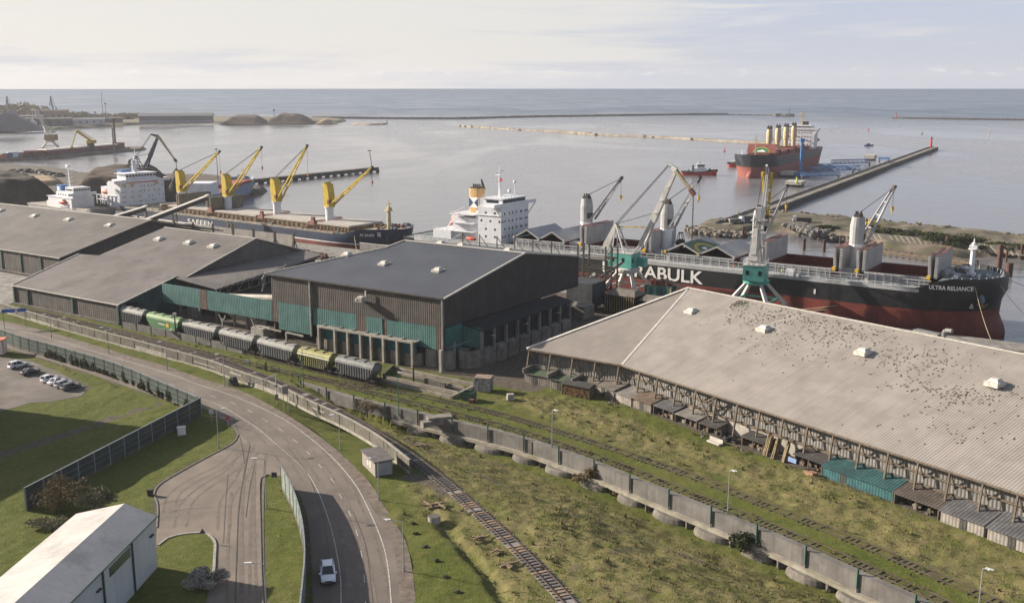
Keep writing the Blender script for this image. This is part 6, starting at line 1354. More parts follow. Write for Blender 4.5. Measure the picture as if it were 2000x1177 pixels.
# ================================================================ things on the quay
lt = pthing('loading_tower', 'dark open steel trestle beside the tall central warehouse', 'trestle', -6, 80)
mb = MB()
for x in (-5.6, -3.7, 3.7, 5.8):
    for y in (0, 3.5): mb.bar((x, y, 0), (x, y, 18.0), .38)
mb.build('columns', STEEL, lt)
mb = MB()
for z in (5, 8.5, 11.5, 14.5): 
    for y in (0, 3.5): mb.bar((-5.6, y, z), (5.8, y, z), .28)
    for x in (-5.6, -3.7, 3.7, 5.8): mb.bar((x, 0, z), (x, 3.5, z), .22)
for z in (5, 8.5, 11.5, 14.5): mb.bar((-5.6, 0, z), (-3.7, 0, z + 3), .16); mb.bar((3.7, 0, z), (5.8, 0, z + 3), .16)
mb.bar((-3.7, 0, 11.5), (3.7, 0, 5), .3); mb.bar((-3.7, 0, 5), (3.7, 0, 8.5), .24); mb.build('braces', STEEL, lt)
mb = MB(); mb.bar((-5, -8, 1), (-1, 3, 9), 1.6, 1.2); mb.bar((0, 4, 8), (5, 8, 12.5), .8, .8); mb.build('chute', STEELG, lt)
mb = MB(); mb.prism([(-4, -9), (4.5, -9), (4.5, -1), (-4, -1)], 4, 8.5); mb.prism([(-4, -9), (4.5, -9), (4.5, -1), (-4, -1)], 1.5, 4, top=None); mb.build('hopper', M('hopper_dark', (.05, .055, .062), .7, .2, var=.35, streak=.5), lt)
hs = pthing('hopper_shed', 'low dark hopper with brown slatted side and sagging roof below the grey portal crane', 'hopper', 4.0, 78)
mb = MB(); mb.prism([(-3.5, -4), (6.5, -4), (6.5, 4), (-3.5, 4)], 5.4, 6.6, top=[(-2, -1), (5, -1), (5, 1), (-2, 1)]); mb.prism([(7, -3), (14, -3), (14, 4), (7, 4)], 4.6, 5.8, top=[(8, 0), (13, 0), (13, .6), (8, .6)]); mb.build('roof', R_TAN, hs)
mb = MB(); mb.box(-3.2, 6.2, -3.6, 3.6, 0, 5.4); mb.box(7.2, 13.8, -2.6, 3.6, 0, 4.6); mb.build('body', VOID, hs)
mb = MB(); [mb.bar((-3 + .75 * k, -3.75, .5), (-3 + .75 * k, -3.75, 5.3), .22) for k in range(13)]; mb.build('slats', OCHRE, hs)
tb = pthing('belt_house', 'small teal box with rusty machinery on top and a belt leading off right', 'conveyor', 7.4, 86)
mb = MB(); mb.box(0, 8.6, 0, 3.6, 1.5, 6.9); mb.build('teal_box', TEAL, tb)
mb = MB(); [mb.bar((x, y, 1.5 if (x, y) != (8.5, .1) else 0), (x, y, 7.1), .25) for x in (.1, 8.5) for y in (0, 3.6)]; [mb.bar((x, y, 0), (x, y, 1.5), .3) for x in (.3, 4, 8.3) for y in (.3, 3.3)]; mb.build('corner_post', CREAM, tb)
mb = MB(); rs = random.Random(2)
for k in range(12): x, y = rs.uniform(1, 7), rs.uniform(.5, 3); r = rs.uniform(.4, 1.0); (mb.tube((x, y - r, 7 + r), (x, y + r, 7 + r), r, n=8) if k % 2 else mb.box(x - r, x + r, y - r * .5, y + r * .5, 6.9, 7.4 + r * 1.4))
mb.bar((5, 1.5, 7.2), (5, 1.5, 10), .3); mb.build('machinery', BROWNR, tb)
mb = MB(); mb.bar((4.5, 1.8, 8.8), (15.5, 2.5, 5.6), 1.5, .5); mb.bar((15, 2.5, 5.4), (15, 2.5, 0), .4); mb.bar((10, 2.2, 7), (10, 2.2, 0), .3); mb.build('belt', TIMBER, tb)
# bins between C and D at the back
mb = MB(); mb.box(-1, 7, 0, 6, 0, 3.6); tag(mb.build('concrete_bin', CONC, None, loc=F(-6, 62), rz=ANG), 'plain concrete bin in the shade at the back corner of the tall warehouse', 'bin')

wl = pthing('quay_screen', 'long pale panel screen with dark posts on the quay before the navy carrier', 'screen wall', -250, 104)
mb = MB()
for k in range(8): x = k * 12.2; mb.box(x + .5, min(96, x + 11.6), -.15, .15, .1, 6.6)
mb.build('panels', M('screen_panel', (.28, .26, .23), .8, var=.14, scale=.3, streak=.4, seam=[('x', 3.05, .08, .3)]), wl)
mb = MB()
for k in range(9): x = min(96, k * 12.2); mb.bar((x, -.1, 0), (x, -.1, 7.6), .75, .5); mb.bar((x, -.2, 4.6), (x, -2.2, 0), .3); mb.bar((x + .1, .2, 4.6), (x + .1, 2.2, 0), .3)
mb.build('posts', STEEL, wl)
wr = pthing('quay_screen', 'short grey ribbed screen wall behind the left verge of the tall warehouse', 'screen wall', -114, 98)
mb = MB(); mb.box(0, 16, 0, .3, .12, 7.6); mb.build('panels', STEELG, wr); mb = MB(); mb.bar((-.1, .15, 7.65), (16.1, .15, 7.65), .5, .2); [mb.bar((x, .5, 0), (x, .5, 7), .3) for x in (.2, 5, 10, 15.8)]; mb.build('frame', TRIM, wr)
mb = MB(); rs = random.Random(12)
for k in range(22): x, y = rs.uniform(0, 26), rs.uniform(0, 8); r = rs.uniform(.5, 1.6); mb.blob((x, y, .2), r, seed=k, amp=.3, sq=(1.2, 1, .9), mi=k % 3)
tag(mb.build('scrap_heap', [BROWNR, STEEL, CONC_D], None, loc=F(-150, 96, .1), rz=ANG), 'rusty scrap heaped on the quay by the end of the pale panel screen', 'scrap', 'scrap heaps by the sheds')
def conveyor(label, px0, px1, s0, w=2.4):
    a, b = onS(*px0, s0), onS(*px1, s0); o = pthing('conveyor_gallery', label, 'conveyor', s0, a.y, 0, 'conveyor galleries')
    p, q = Vector((0, 0, a.z)), Vector((0, b.y - a.y, b.z)); d = (q - p).normalized(); p -= d * 8
    mb = MB(); mb.bar(p, q, w, .25); mb.bar(q, q + d * 1.5, w * .8, .8); mb.build('roof', TRIM, o)
    dn = Vector((0, 0, -1.0)); mb = MB(); mb.bar(p + dn, q + dn, w * .8, 1.5); mb.build('gallery', STEEL, o)
    for k in (.3, .62):
        c_ = p.lerp(q, k); mb = MB(); [mb.bar((x, c_.y, 0), (x * .6, c_.y, c_.z - 2), .4) for x in (-1.8, 1.8)]; mb.build('trestle', STEEL, o)
    mb = MB(); mb.bar(q + Vector((0, .4, -.5)), q + Vector((0, .8, -5)), 1.0, 1.0); mb.build('chute', STEELG, o)
conveyor('longer pale roofed conveyor gallery rising over the navy carrier', (262, 437), (402, 383), -226)
conveyor('shorter pale roofed conveyor gallery below the white ship house', (214, 424), (281, 404), -236)
# mooring ropes
mb = MB()
def rope(name_s, a, b, sag, label):
    a, b = Vector(a), Vector(b); pts = [a.lerp(b, i / 10) - Vector((0, 0, sag * 4 * (i / 10) * (1 - i / 10))) for i in range(11)]; mb = MB(); o = a.copy(); mb.path([p - o for p in pts], .075, 5)
    tag(mb.build(name_s, ROPE, None, loc=o), label, 'rope', 'mooring ropes')
rope('mooring_rope', F(92.5, 106.5, 13.5), onS(1976, 680, 99).to_tuple() and F(99, 99, .3), 1.0, 'thick pale mooring rope running down from the bow of the big ship to the quay')
rope('mooring_rope', F(98.0, 113, 12), F(118, 101.5, .3), 2.5, 'pale slack mooring rope hanging off the very tip of the big bow')
rope('mooring_rope', F(88, 106, 12.5), F(44, 100.4, .4), 1.5, 'upper of two thin ropes along the red side of the big ship')
rope('mooring_rope', F(80, 103.5, 11.2), F(40, 100.6, .4), 1.5, 'lower of two thin ropes along the red side of the big ship')
rope('mooring_rope', F(97.5, 123, 12.5), F(140, 150, .5), 2.5, 'dark rope from the far side of the big bow to the right')
m_ = (SA.matrix_basis @ Vector((-16, -12.5, 9.5)))
rope('mooring_rope', m_, F(-118, 101.5, .4), 1.0, 'pale rope from the navy bow down to the quay')
mb = MB(); mb.path([Vector((0, 0, 0)), Vector((0, 0, 1.6)), Vector((.3, 0, 2.1)), Vector((1.6, 0, 2.2))], .42, 10); mb.box(-6, -.8, -.8, .8, 0, 1.2)
ps = DI @ F(0, 0); vo = mb.build('vent_pipe', STEELG, None, loc=DM @ Vector((48, 37.8, 16.3)), rz=ANG + TURN); tag(vo, 'bent grey vent pipe on the ridge of the pale ribbed roof', 'vent pipe')
# ================================================================ far shores, breakwaters, piers
def mass(name, poly, h, slope, mat, step, nz=.0, ns=8, seed=1, base=SEA, sm=False, kind='structure', maxin=None):
    xs = [p[0] for p in poly]; ys = [p[1] for p in poly]; X_ = np.arange(min(xs) - step * 3, max(xs) + step * 3, step); Y_ = np.arange(min(ys) - step * 3, max(ys) + step * 3, step)
    a, b = np.meshgrid(X_, Y_, indexing='ij'); d = sdist(a, b, poly); d = d + (fbm(a, b, ns * 1.6, seed + 50) - .5) * ns * .5
    z = base + np.clip(d * slope, -2.2, h) + np.where(d > -1, (fbm(a, b, ns, seed) - .5) * nz * np.clip(.35 + d / (ns + 1), 0, 1), 0)
    i = np.arange(a.size).reshape(a.shape); q = np.stack([i[:-1, :-1], i[1:, :-1], i[1:, 1:], i[:-1, 1:]], -1).reshape(-1, 4)
    low = np.stack([d[:-1, :-1], d[1:, :-1], d[1:, 1:], d[:-1, 1:]], -1).reshape(-1, 4).max(1) > -2.0 / slope if slope < 5 else np.stack([d[:-1, :-1], d[1:, :-1], d[1:, 1:], d[:-1, 1:]], -1).reshape(-1, 4).max(1) > -step
    me = arrmesh(name, np.stack([a, b, z], -1).reshape(-1, 3), q[low], mat, sm); o = bpy.data.objects.new(name, me); COL.objects.link(o)
    if kind: o['kind'] = kind
    return o
def PW(px, z=SEA): return [tuple(G(x, y, z))[:2] for x, y in px]
ROCKM = M('breakwater_rock', (.085, .072, .062), .95, var=.4, scale=.15, col2=(.045, .042, .04), cut=(.45, .65), c2scale=.2)
ROCKB = M('beige_mole', (.27, .23, .18), .9, var=.3, scale=.08, col2=(.15, .13, .11), cut=(.5, .7), c2scale=.08)
SANDY = M('sandy_earth', (.145, .115, .085), .95, var=.3, scale=.2, col2=(.075, .07, .038), cut=(.40, .58), c2scale=.09, grime=.3)
PENM = M('peninsula_earth', (.085, .067, .05), .95, var=.35, scale=.12, col2=(.06, .048, .036), cut=(.4, .6), c2scale=.05, grime=.3)
SCRUBG = M('scrub_ground', (.12, .095, .055), .95, var=.35, scale=.05, col2=(.07, .075, .03), cut=(.45, .6), c2scale=.03)
def bank(px, w): # ribbon polygon from a line on the water
    g = [G(x, y, SEA) for x, y in px]; return [tuple(p)[:2] for p in offset(g, w / 2)] + [tuple(p)[:2] for p in reversed(offset(g, -w / 2))]
def mole(name, px, w, h, mat, label, rocks=0, rm=None, step=18):
    g = GL(px, SEA, step); mb = MB(); o = g[0]; rs = random.Random(len(px) + int(w))
    for a, b in zip(g, g[1:]):
        d = (b - a).normalized(); n = Vector((-d.y, d.x, 0)); hh = h + rs.uniform(-.3, .3)
        vs = [a - o - n * w / 2, a - o + n * w / 2, b - o + n * w / 2, b - o - n * w / 2]; vs = [v - Vector((0, 0, 1)) for v in vs] + [Vector((v.x, v.y, hh)) + (Vector((0, 0, 0)) - v).normalized() * 0 for v in vs]
        mb.add(vs, [(4, 5, 6, 7), (0, 1, 5, 4), (1, 2, 6, 5), (2, 3, 7, 6), (3, 0, 4, 7)])
    for k in range(rocks):
        i = rs.randrange(len(g) - 1); p = g[i].lerp(g[i + 1], rs.random()) - o; d = (g[i + 1] - g[i]).normalized(); n = Vector((-d.y, d.x, 0)); p += n * rs.uniform(-w * .7, w * .7); r = rs.uniform(1.0, 2.6); mb.blob((p.x, p.y, h * .55 * rs.random()), r, seed=k, n=4, amp=.3, mi=1 if rm else 0)
    ob = mb.build(name, [mat, rm or mat], None, loc=o); return tag(ob, label, 'breakwater')
mole('breakwater', [(612, 231), (700, 232), (880, 233), (1000, 230), (1150, 227.5), (1300, 225.5), (1420, 224.5)], 14, 4.2, ROCKM, 'long dark breakwater curving across the harbour mouth from the far left shore', 160)
mole('breakwater', [(1420, 225), (1500, 226), (1545, 227.5)], 12, 2.0, ROCKM, 'broken rocky end of the long dark breakwater with a green beacon', 90)
mole('breakwater', [(1512, 227.5), (1528, 227.5), (1544, 228)], 26, 6.5, ROCKM, 'raised dark head block at the end of the long breakwater', 30)
mole('breakwater', [(1745, 231.5), (1800, 232.5), (1900, 234), (2000, 235.5), (2160, 238)], 16, 3.4, ROCKM, 'dark rocky breakwater with a red beacon at the right edge of the harbour mouth', 120)
mole('breakwater', [(900, 247), (1000, 254), (1100, 259), (1180, 264.5), (1300, 270), (1400, 276), (1500, 281.5), (1560, 284)], 8, 2.3, ROCKB, 'narrow beige concrete mole in the middle of the harbour', 70, ROCKB)
def beacon(px, h, col, label, z=SEA, r=1.2):
    p = G(px[0], px[1], z); o = thing('beacon', label, 'beacon', p, 0, 'harbour beacons'); mb = MB(); mb.lathe([(r * 1.5, 0), (r * 1.5, h * .12), (r * .8, h * .14), (r * .6, h * .78), (r * 1.0, h * .8), (r * 1.0, h * .84)], 12); mb.build('tower', col, o)
    mb = MB(); mb.lathe([(r * .55, h * .84), (r * .55, h * .95), (r * .1, h)], 10); mb.build('lantern', GLASS, o); return o
REDB = M('beacon_red', (.42, .035, .03), .5, var=.1); GRNB = M('beacon_green', (.03, .16, .07), .5, var=.1)
beacon((1818, 289), 12, REDB, 'red beacon tower at the tip of the long straight pier', 0, 1.5)
beacon((1541, 226), 15, GRNB, 'green beacon on the dark breakwater head', 0, 1.6)
beacon((1750, 230), 11, REDB, 'red beacon at the left end of the right hand breakwater', 0, 1.6)
beacon((756, 243), 8, GRNB, 'small green beacon on the low stone spur at far left', 0, 1.2)
for px, h, cc, lb in (((1415, 296), 4.5, REDB, 'small red buoy left of the distant carrier'), ((1696, 255), 4, REDB, 'red buoy in open water right of the distant carrier'), ((1801, 262), 4, GRNB, 'green buoy in open water before the harbour mouth'), ((1932, 261), 8, M('buoy_yellow', (.45, .36, .12), .6), 'pale yellow buoy in open water at right'), ((1367, 239), 4, M('buoy_tan', (.3, .22, .1), .6), 'tan buoy near the dark breakwater')):
    p = G(px[0], px[1], SEA); mb = MB(); mb.lathe([(1.3, -.5), (1.4, .6), (.5, .9), (.35, h * .7), (.6, h * .72), (.3, h)], 10); tag(mb.build('buoy', cc, None, loc=p), lb, 'buoy', 'harbour buoys')
p = G(1696, 285, SEA); mb = MB(); mb.extr([(-5, -1.2, 0), (5, -1.2, 0), (6.5, -1.2, 1.5), (-5, -1.2, 1.2)], (0, 2.4, 0)); mb.box(-2, 1.5, -.9, .9, 1.2, 2.8); tag(mb.build('launch', NAVYP, None, loc=p, rz=.1), 'small dark launch on open water right of the distant carrier', 'boat')

# the long straight pier with its mooring bridges
PA, PB = G(1418, 436, 0), G(1826, 287, 0); dP = (PB - PA).normalized(); nP = Vector((-dP.y, dP.x, 0)); lP = (PB - PA).length; hP = math.atan2(dP.y, dP.x)
pr = thing('pier', 'long straight concrete pier running out to a red beacon', 'pier', PA, hP)
PIERT = M('pier_top', (.20, .175, .14), .9, var=.25, scale=.1, col2=(.12, .105, .09), c2scale=.1, seam=[('x', 24, .5, .5)]); PIERS = M('pier_side', (.055, .05, .045), .9, var=.35, scale=.3, streak=.7)
mb = MB(); mb.box(-6, lP, -3.2, 3.6, -.5, .25); mb.build('deck', PIERT, pr); mb = MB(); mb.box(-6, lP, -3.6, 3.2, -4, -.5); mb.build('side_wall', PIERS, pr); mb = MB(); mb.box(-6, lP, 3.0, 3.6, .25, 1.3); mb.build('parapet', PIERT, pr)
TRUSS = M('truss_blue', (.055, .12, .26), .55, var=.15); DOLPH = M('dolphin_block', (.42, .39, .34), .85, var=.15, scale=.3, streak=.5)
def truss(label, a, b, h=3.6, w=2.2, n=9, group='blue mooring bridges'):
    a, b = Vector(a), Vector(b); d = b - a; o = thing('footbridge', label, 'footbridge', a, math.atan2(d.y, d.x), group); L = d.length; mb = MB()
    for y in (-w / 2, w / 2):
        for z in (.3, h): mb.bar((0, y, z), (L, y, z), .45)
        for i in range(n): x0, x1 = L * i / n, L * (i + 1) / n; mb.bar((x0, y, .3), ((x0 + x1) / 2, y, h), .28); mb.bar(((x0 + x1) / 2, y, h), (x1, y, .3), .28); mb.bar((x0, y, .3), (x0, y, h), .25)
    mb.build('truss', TRUSS, o); mb = MB(); mb.box(0, L, -w / 2, w / 2, .2, .45); mb.build('walkway', STEELG, o); mb = MB(); [mb.bar((x, 0, .2), (x, 0, -5), .9) for x in (1, L - 1)]; mb.build('pile', STEEL, o); return o
truss('blue lattice bridge with the far white block at its right end', G(1625, 321, 0), G(1700, 319, 0)); truss('blue lattice bridge nearest the distant carrier stern', G(1600, 329, 0), G(1668, 334, 0)); truss('middle blue lattice bridge to the long pier', G(1578, 336, 0), G(1680, 332, 0)); truss('short blue lattice bridge closest to the camera', G(1565, 345, 0), G(1640, 343, 0), 2.6); truss('thin blue bridge by the small white hut block', G(1716, 311, 0), G(1738, 312, 0), 1.8)
def dolphin(label, px, w, d, h):
    p = G(px[0], px[1], SEA); o = thing('mooring_dolphin', label, 'mooring block', p, hP, 'mooring dolphins'); mb = MB(); mb.box(-w / 2, w / 2, -d / 2, d / 2, 1.6, 1.6 + h); mb.build('block', DOLPH, o)
    mb = MB(); [mb.tube((x, y, -2), (x, y, 1.6), .5, n=8) for x in (-w * .36, w * .36) for y in (-d * .36, d * .36)]; mb.box(-w * .42, w * .42, -d * .42, d * .42, .2, 1.6); mb.build('pile', PIERS, o); return o
dolphin('big pale concrete mooring block nearest the camera with a yellow light', (1553, 364), 13, 11, 2.2); dolphin('pale concrete mooring block under the bow of the distant carrier', (1540, 345), 14, 9, 2.6); dolphin('pale mooring block at the far end of the blue bridges', (1700, 313), 13, 9, 3.4); dolphin('pale mooring block hidden among the blue bridges', (1612, 329), 11, 9, 2.2)
beacon((1556, 357), 4.5, M('light_lime', (.45, .55, .08), .5), 'tiny lime green light on the nearest mooring block', 0, .9)
ml = thing('marine_loading_mast', 'tall slim blue mast standing before the side of the distant carrier', 'mast', G(1563, 345, SEA), 0); mb = MB(); mb.bar((0, 0, 0), (0, 0, 27), 2.0, 2.0, w2=1.4); mb.bar((0, 0, 27), (1.5, 0, 20), 1.2); mb.box(-1.6, 1.6, -1.2, 1.2, 26, 28.6); mb.build('mast', M('mast_blue', (.06, .17, .37), .5, var=.15), ml); mb = MB(); mb.box(-5, 5, -4, 4, .5, 3.2); mb.tube((-3, 0, -2), (-3, 0, .6), .6); mb.tube((3, 0, -2), (3, 0, .6), .6); mb.build('base', BLUEP, ml)

# the spit of land behind the big ship
SP = PW([(1348, 448), (1360, 454), (1389, 458), (1449, 460), (1472, 454), (1495, 452), (1538, 454), (1564, 459), (1587, 462), (1610, 463), (1647, 469), (1690, 475), (1719, 490), (1802, 502), (1868, 506), (1927, 502), (2000, 506), (2300, 512), (2300, 488), (2000, 466), (1934, 458), (1769, 441), (1637, 428), (1525, 418), (1495, 420), (1439, 425), (1406, 431), (1370, 434)])
spit = mass('spit', SP, 2.6, .55, SANDY, 2.0, 2.6, 7, 5)
def rocks(name, label, pts, n, r0, r1, mat, seed=1, z=0, kind=None):
    rs = random.Random(seed); mb = MB(); g = [G(x, y, z) for x, y in pts]; o = g[0]
    for k in range(n):
        i = rs.randrange(len(g) - 1); p = g[i].lerp(g[i + 1], rs.random()) - o; p += Vector((rs.gauss(0, 2.2), rs.gauss(0, 2.6), rs.uniform(-.6, .8))); mb.blob(p, rs.uniform(r0, r1), seed=k, n=4, amp=.35, sq=(1.2, 1, .8))
    ob = mb.build(name, mat, None, loc=o); return tag(ob, label, 'rocks', kind='stuff')
RIP = M('riprap', (.17, .145, .115), .95, var=.45, scale=.4, col2=(.08, .072, .06), cut=(.48, .62), c2scale=.5)
rocks('riprap', 'rough boulders round the tip of the sandy spit', [(1350, 446), (1365, 452), (1390, 456), (1420, 457), (1445, 459)], 220, .7, 1.9, RIP, 1, -2)
rocks('riprap', 'loose boulders lining the sea side of the sandy spit', [(1439, 422), (1525, 416), (1640, 427), (1770, 440), (1935, 457), (2050, 468)], 240, .6, 1.6, RIP, 2, -1.5)
rocks('riprap', 'heap of grey rubble on the inner shore of the spit', [(1545, 440), (1560, 444), (1580, 450), (1600, 456)], 110, .7, 1.7, M('rubble_grey', (.14, .13, .12), .95, var=.45, scale=.5), 3, .5)
rocks('riprap', 'boulders along the harbour side shore below the spit bushes', [(1590, 460), (1650, 468), (1700, 470)], 110, .6, 1.6, RIP, 4, -2)
SLAB = M('old_slab', (.24, .21, .165), .9, var=.3, scale=.3, col2=(.13, .12, .09), streak=.5)
mb = MB(); o_ = G(1690, 468, -2)
rs = random.Random(6)
for k in range(30):
    t = k / 29; p = G(1692 + 320 * t, 470 + 33 * t, -1.6) - o_
    if rs.random() < .12: continue
    q = p + Vector((-1.2, 3.8, 2.9)) ; dx = Vector((4.2, -.7, 0)); mb.extr([p, p + dx, q + dx, q], (0, -.25, .35))
tag(mb.build('sloping_slabs', SLAB, None, loc=o_), 'row of tilted old concrete slabs along the spit shore behind the big ship', 'slabs')
q0, q1 = G(1722, 487, -1), G(1905, 511, -1); jd = (q1 - q0); jt = thing('old_jetty', 'ruined low timber jetty along the spit behind the open hatches', 'jetty', q0, math.atan2(jd.y, jd.x))
mb = MB(); rs = random.Random(9)
for k in range(30): x = jd.length * k / 30; mb.box(x, x + jd.length / 30 - .25, -2 + rs.uniform(-.4, .4), 2 + rs.uniform(-.6, .4), rs.uniform(-.2, .2), .35)
mb.build('deck', TIMBER, jt); mb = MB(); mb.box(0, jd.length, -2.5, -2.2, -.9, .15); mb.box(0, jd.length, -2.6, -2.3, -1.6, -1.1); mb.build('fascia_beam', TIMBER, jt); mb = MB(); [mb.tube((jd.length * k / 14, y, -3), (jd.length * k / 14, y, .3 + .3 * (k % 2)), .25, n=6) for k in range(15) for y in (-2, 2)]; mb.build('pile', BROWNR, jt)
PILE = M('pile_rust', (.085, .040, .030), .85, var=.3, streak=.5)
for i, (px, h, r, lb) in enumerate((((1570, 489), 5, .5, 'left of two short dark piles standing in water behind the big ship'), ((1609, 492), 5, .5, 'right of two short dark piles standing in water behind the big ship'), ((1451, 466), 5.5, .4, 'thin rusty pile just below the spit tip beside the grey crane'), ((1641, 478), 4, .35, 'thin rusty pile left of a grey deck crane tower'), ((1848, 494), 7, .5, 'rusty pile in front of the ruined jetty'))):
    p = G(px[0], px[1], SEA); mb = MB(); mb.tube((0, 0, -2), (0, 0, h), r * 1.3, n=10); tag(mb.build('pile', PILE, None, loc=p), lb, 'pile', 'piles in the harbour')
for px, h, r, lb in (((1951, 524), 9, 1.0, 'thick rusty pile right of the foremast of the big ship'), ((1970, 540), 5, 1.2, 'short thick dark pile touching the tip of the big bow'), ((1994, 507), 6, .5, 'slim dark pile at the right edge of the photo'), ((1965, 512), 4.5, .4, 'thin pile between two rusty piles by the bow')):
    p = G(px[0], px[1], SEA); mb = MB(); mb.tube((0, 0, -2), (0, 0, h), r, n=10); tag(mb.build('pile', PILE, None, loc=p), lb, 'pile', 'piles in the harbour')

# foliage: leaf clumps through the volume of each crown
def leafmat(n, a, b_): 
    m, nt, b = newmat(n); v = coords(nt); nt.links.new(mixc(nt, ramp(nt, noise(nt, v, .8, 5, .7), .35, .65), a, b_), b.inputs['Base Color']); b.inputs['Roughness'].default_value = .85; b.inputs['Specular IOR Level'].default_value = .15; return m
LF_DK = leafmat('leaf_dark', (.022, .030, .010), (.045, .052, .018)); LF_BR = leafmat('leaf_brown', (.10, .075, .036), (.165, .125, .066)); LF_OL = leafmat('leaf_olive', (.135, .128, .072), (.21, .19, .115)); LF_AU = leafmat('leaf_autumn', (.16, .12, .045), (.22, .17, .075)); LF_GY = leafmat('leaf_grey', (.25, .23, .20), (.38, .35, .31))
BARK = M('bark', (.07, .055, .042), .95, var=.3, scale=2)
def crown(name, mat, parent, lobes, n, size, seed=0, loc=None):
    rg = np.random.default_rng(seed); V = []
    for (cx, cy, cz, rx, ry, rz) in lobes:
        k = int(n / len(lobes)); d = rg.normal(size=(k, 3)); d /= np.linalg.norm(d, axis=1)[:, None]; r = rg.random(k) ** .45; P = d * r[:, None] * np.array([rx, ry, rz]) + np.array([cx, cy, cz]); P = P[P[:, 2] > .05]; k = len(P)
        a = rg.normal(size=(k, 3)); a /= np.linalg.norm(a, axis=1)[:, None]; b = rg.normal(size=(k, 3)); b -= a * (a * b).sum(1)[:, None]; b /= np.linalg.norm(b, axis=1)[:, None]; s = size * rg.uniform(.5, 1.3, k)[:, None]
        V.append(np.stack([P - a * s - b * s * .6, P + a * s - b * s * .5, P + b * s], 1))
    V = np.concatenate(V).reshape(-1, 3); me = arrmesh(name, V, np.arange(len(V)).reshape(-1, 3), mat); o = bpy.data.objects.new(name, me); COL.objects.link(o)
    if parent: o.parent = parent
    if loc is not None: o.location = loc
    return o
def lobes_(rs, n, w, d, h, base=.35): return [(rs.uniform(-.5, .5) * w, rs.uniform(-.5, .5) * d, h * rs.uniform(base, .72), w * rs.uniform(.22, .36), d * rs.uniform(.22, .36), h * rs.uniform(.2, .32)) for k in range(n)]
def tree(px, w, h, mat, label, cat='tree', name='tree', z=0, n=900, size=.5, seed=1, group=None, nl=7, loc=None):
    p = loc if loc is not None else G(px[0], px[1], z); o = thing(name, label, cat, p, 0, group); rs = random.Random(seed); mb = MB(); mb.tube((0, 0, -.3), (0, 0, h * .5), w * .03 + .05, w * .015 + .03, n=7)
    for k in range(6): a = rs.uniform(0, 6.28); mb.tube((0, 0, h * rs.uniform(.1, .4)), (math.cos(a) * w * .3, math.sin(a) * w * .3, h * rs.uniform(.5, .85)), w * .014 + .025, .02, n=5)
    mb.build('trunk' if cat == 'tree' else 'stems', BARK, o); crown('crown' if cat == 'tree' else 'foliage', mat, o, lobes_(rs, nl, w, w * .8, h), n, size, seed); return o
i = 0
for px, w, h, lb in (((1735, 459), 12, 4.6, 'left dark green bush clump on the spit behind the big ship'), ((1762, 463), 13, 4.6, 'second dark green bush clump from the left on the spit'), ((1822, 470), 14, 5.4, 'dark green bush left of centre in the wide thicket on the spit'), ((1855, 476), 16, 6.4, 'tallest dark bush of the thicket on the spit'), ((1890, 479), 14, 5.4, 'dark bush at the right end of the wide thicket, beside the foremast'), ((1975, 487), 15, 3.4, 'low green bush near the right edge of the spit'), ((1925, 484), 10, 3.0, 'low bush right of the foremast on the spit'), ((1618, 448), 7, 3.0, 'small dark bush among rubble on the spit shore')):
    i += 1; tree(px, w, h * .68, LF_DK, lb, 'bush', 'bush', -.2, 2200, .38, i, 'bushes on the spit', 9)
def vehicle_box(px, label, cat, cols, ln=6, h=2.4, rz=0, z=-.3, name='truck'):
    o = thing(name, label, cat, G(px[0], px[1], z), rz); mb = MB(); mb.box(-ln / 2, ln / 2 - 2, -1.1, 1.1, .7, h * .75); mb.build('load_bed', cols[1], o); mb = MB(); mb.prism([(ln / 2 - 1.9, -1.1), (ln / 2, -1.1), (ln / 2, 1.1), (ln / 2 - 1.9, 1.1)], .6, h, top=[(ln / 2 - 1.8, -1), (ln / 2 - .4, -1), (ln / 2 - .4, 1), (ln / 2 - 1.8, 1)]); cb = mb.build('cab', cols[0], o); mb = MB(); mb.box(ln / 2 - .3, ln / 2 - .1, -.9, .9, h * .6, h * .85); mb.build('windscreen', GLASS, cb)
    for x in (-ln / 2 + 1, ln / 2 - 1.2):
        for y in (-1, 1): mb = MB(); mb.tube((x, y - .15, .5), (x, y + .15, .5), .5, n=12); mb.build('wheel', RUB, o)
    return o
vehicle_box((1566, 434), 'white cabbed flatbed truck on the sandy spit', 'truck', (SHIPW, STEEL), 9, 3, 2.9); vehicle_box((1438, 436), 'white truck parked at the spit tip near the long pier', 'truck', (SHIPW, R_PALE), 8, 3, .3); vehicle_box((1413, 436), 'dark pickup at the edge of the spit tip', 'truck', (STEEL, STEEL), 5, 1.9, .2, name='pickup'); vehicle_box((1503, 427), 'black pickup parked behind the grey crane on the spit', 'truck', (STEEL, STEEL), 5, 1.9, 2.9, name='pickup')
eo = thing('bulldozer', 'yellow bulldozer on the spit behind a grey deck crane jib', 'bulldozer', G(1703, 444, -.3), -.2); mb = MB(); mb.box(-3, 3, -1.3, 1.3, .9, 2.2); mb.box(-1.6, .6, -1.2, 1.2, 2.2, 3.6); mb.build('body', YEL, eo); mb = MB(); [mb.box(-3.2, 3, y, y + .6, 0, 1.1) for y in (-1.7, 1.1)]; mb.build('tracks', STEEL, eo); mb = MB(); mb.box(3.4, 3.7, -2, 2, .2, 1.7); [mb.bar((3.5, y, .8), (1, y, .8), .25) for y in (-1.4, 1.4)]; mb.build('blade', YEL, eo)
mb = MB(); mb.box(-4.5, 4.5, -2, 2, 0, 3.2); tag(mb.build('site_container', R_GREY, None, loc=G(1462, 434, -.3), rz=.3), 'grey site container on the spit left of the crane tower', 'container')

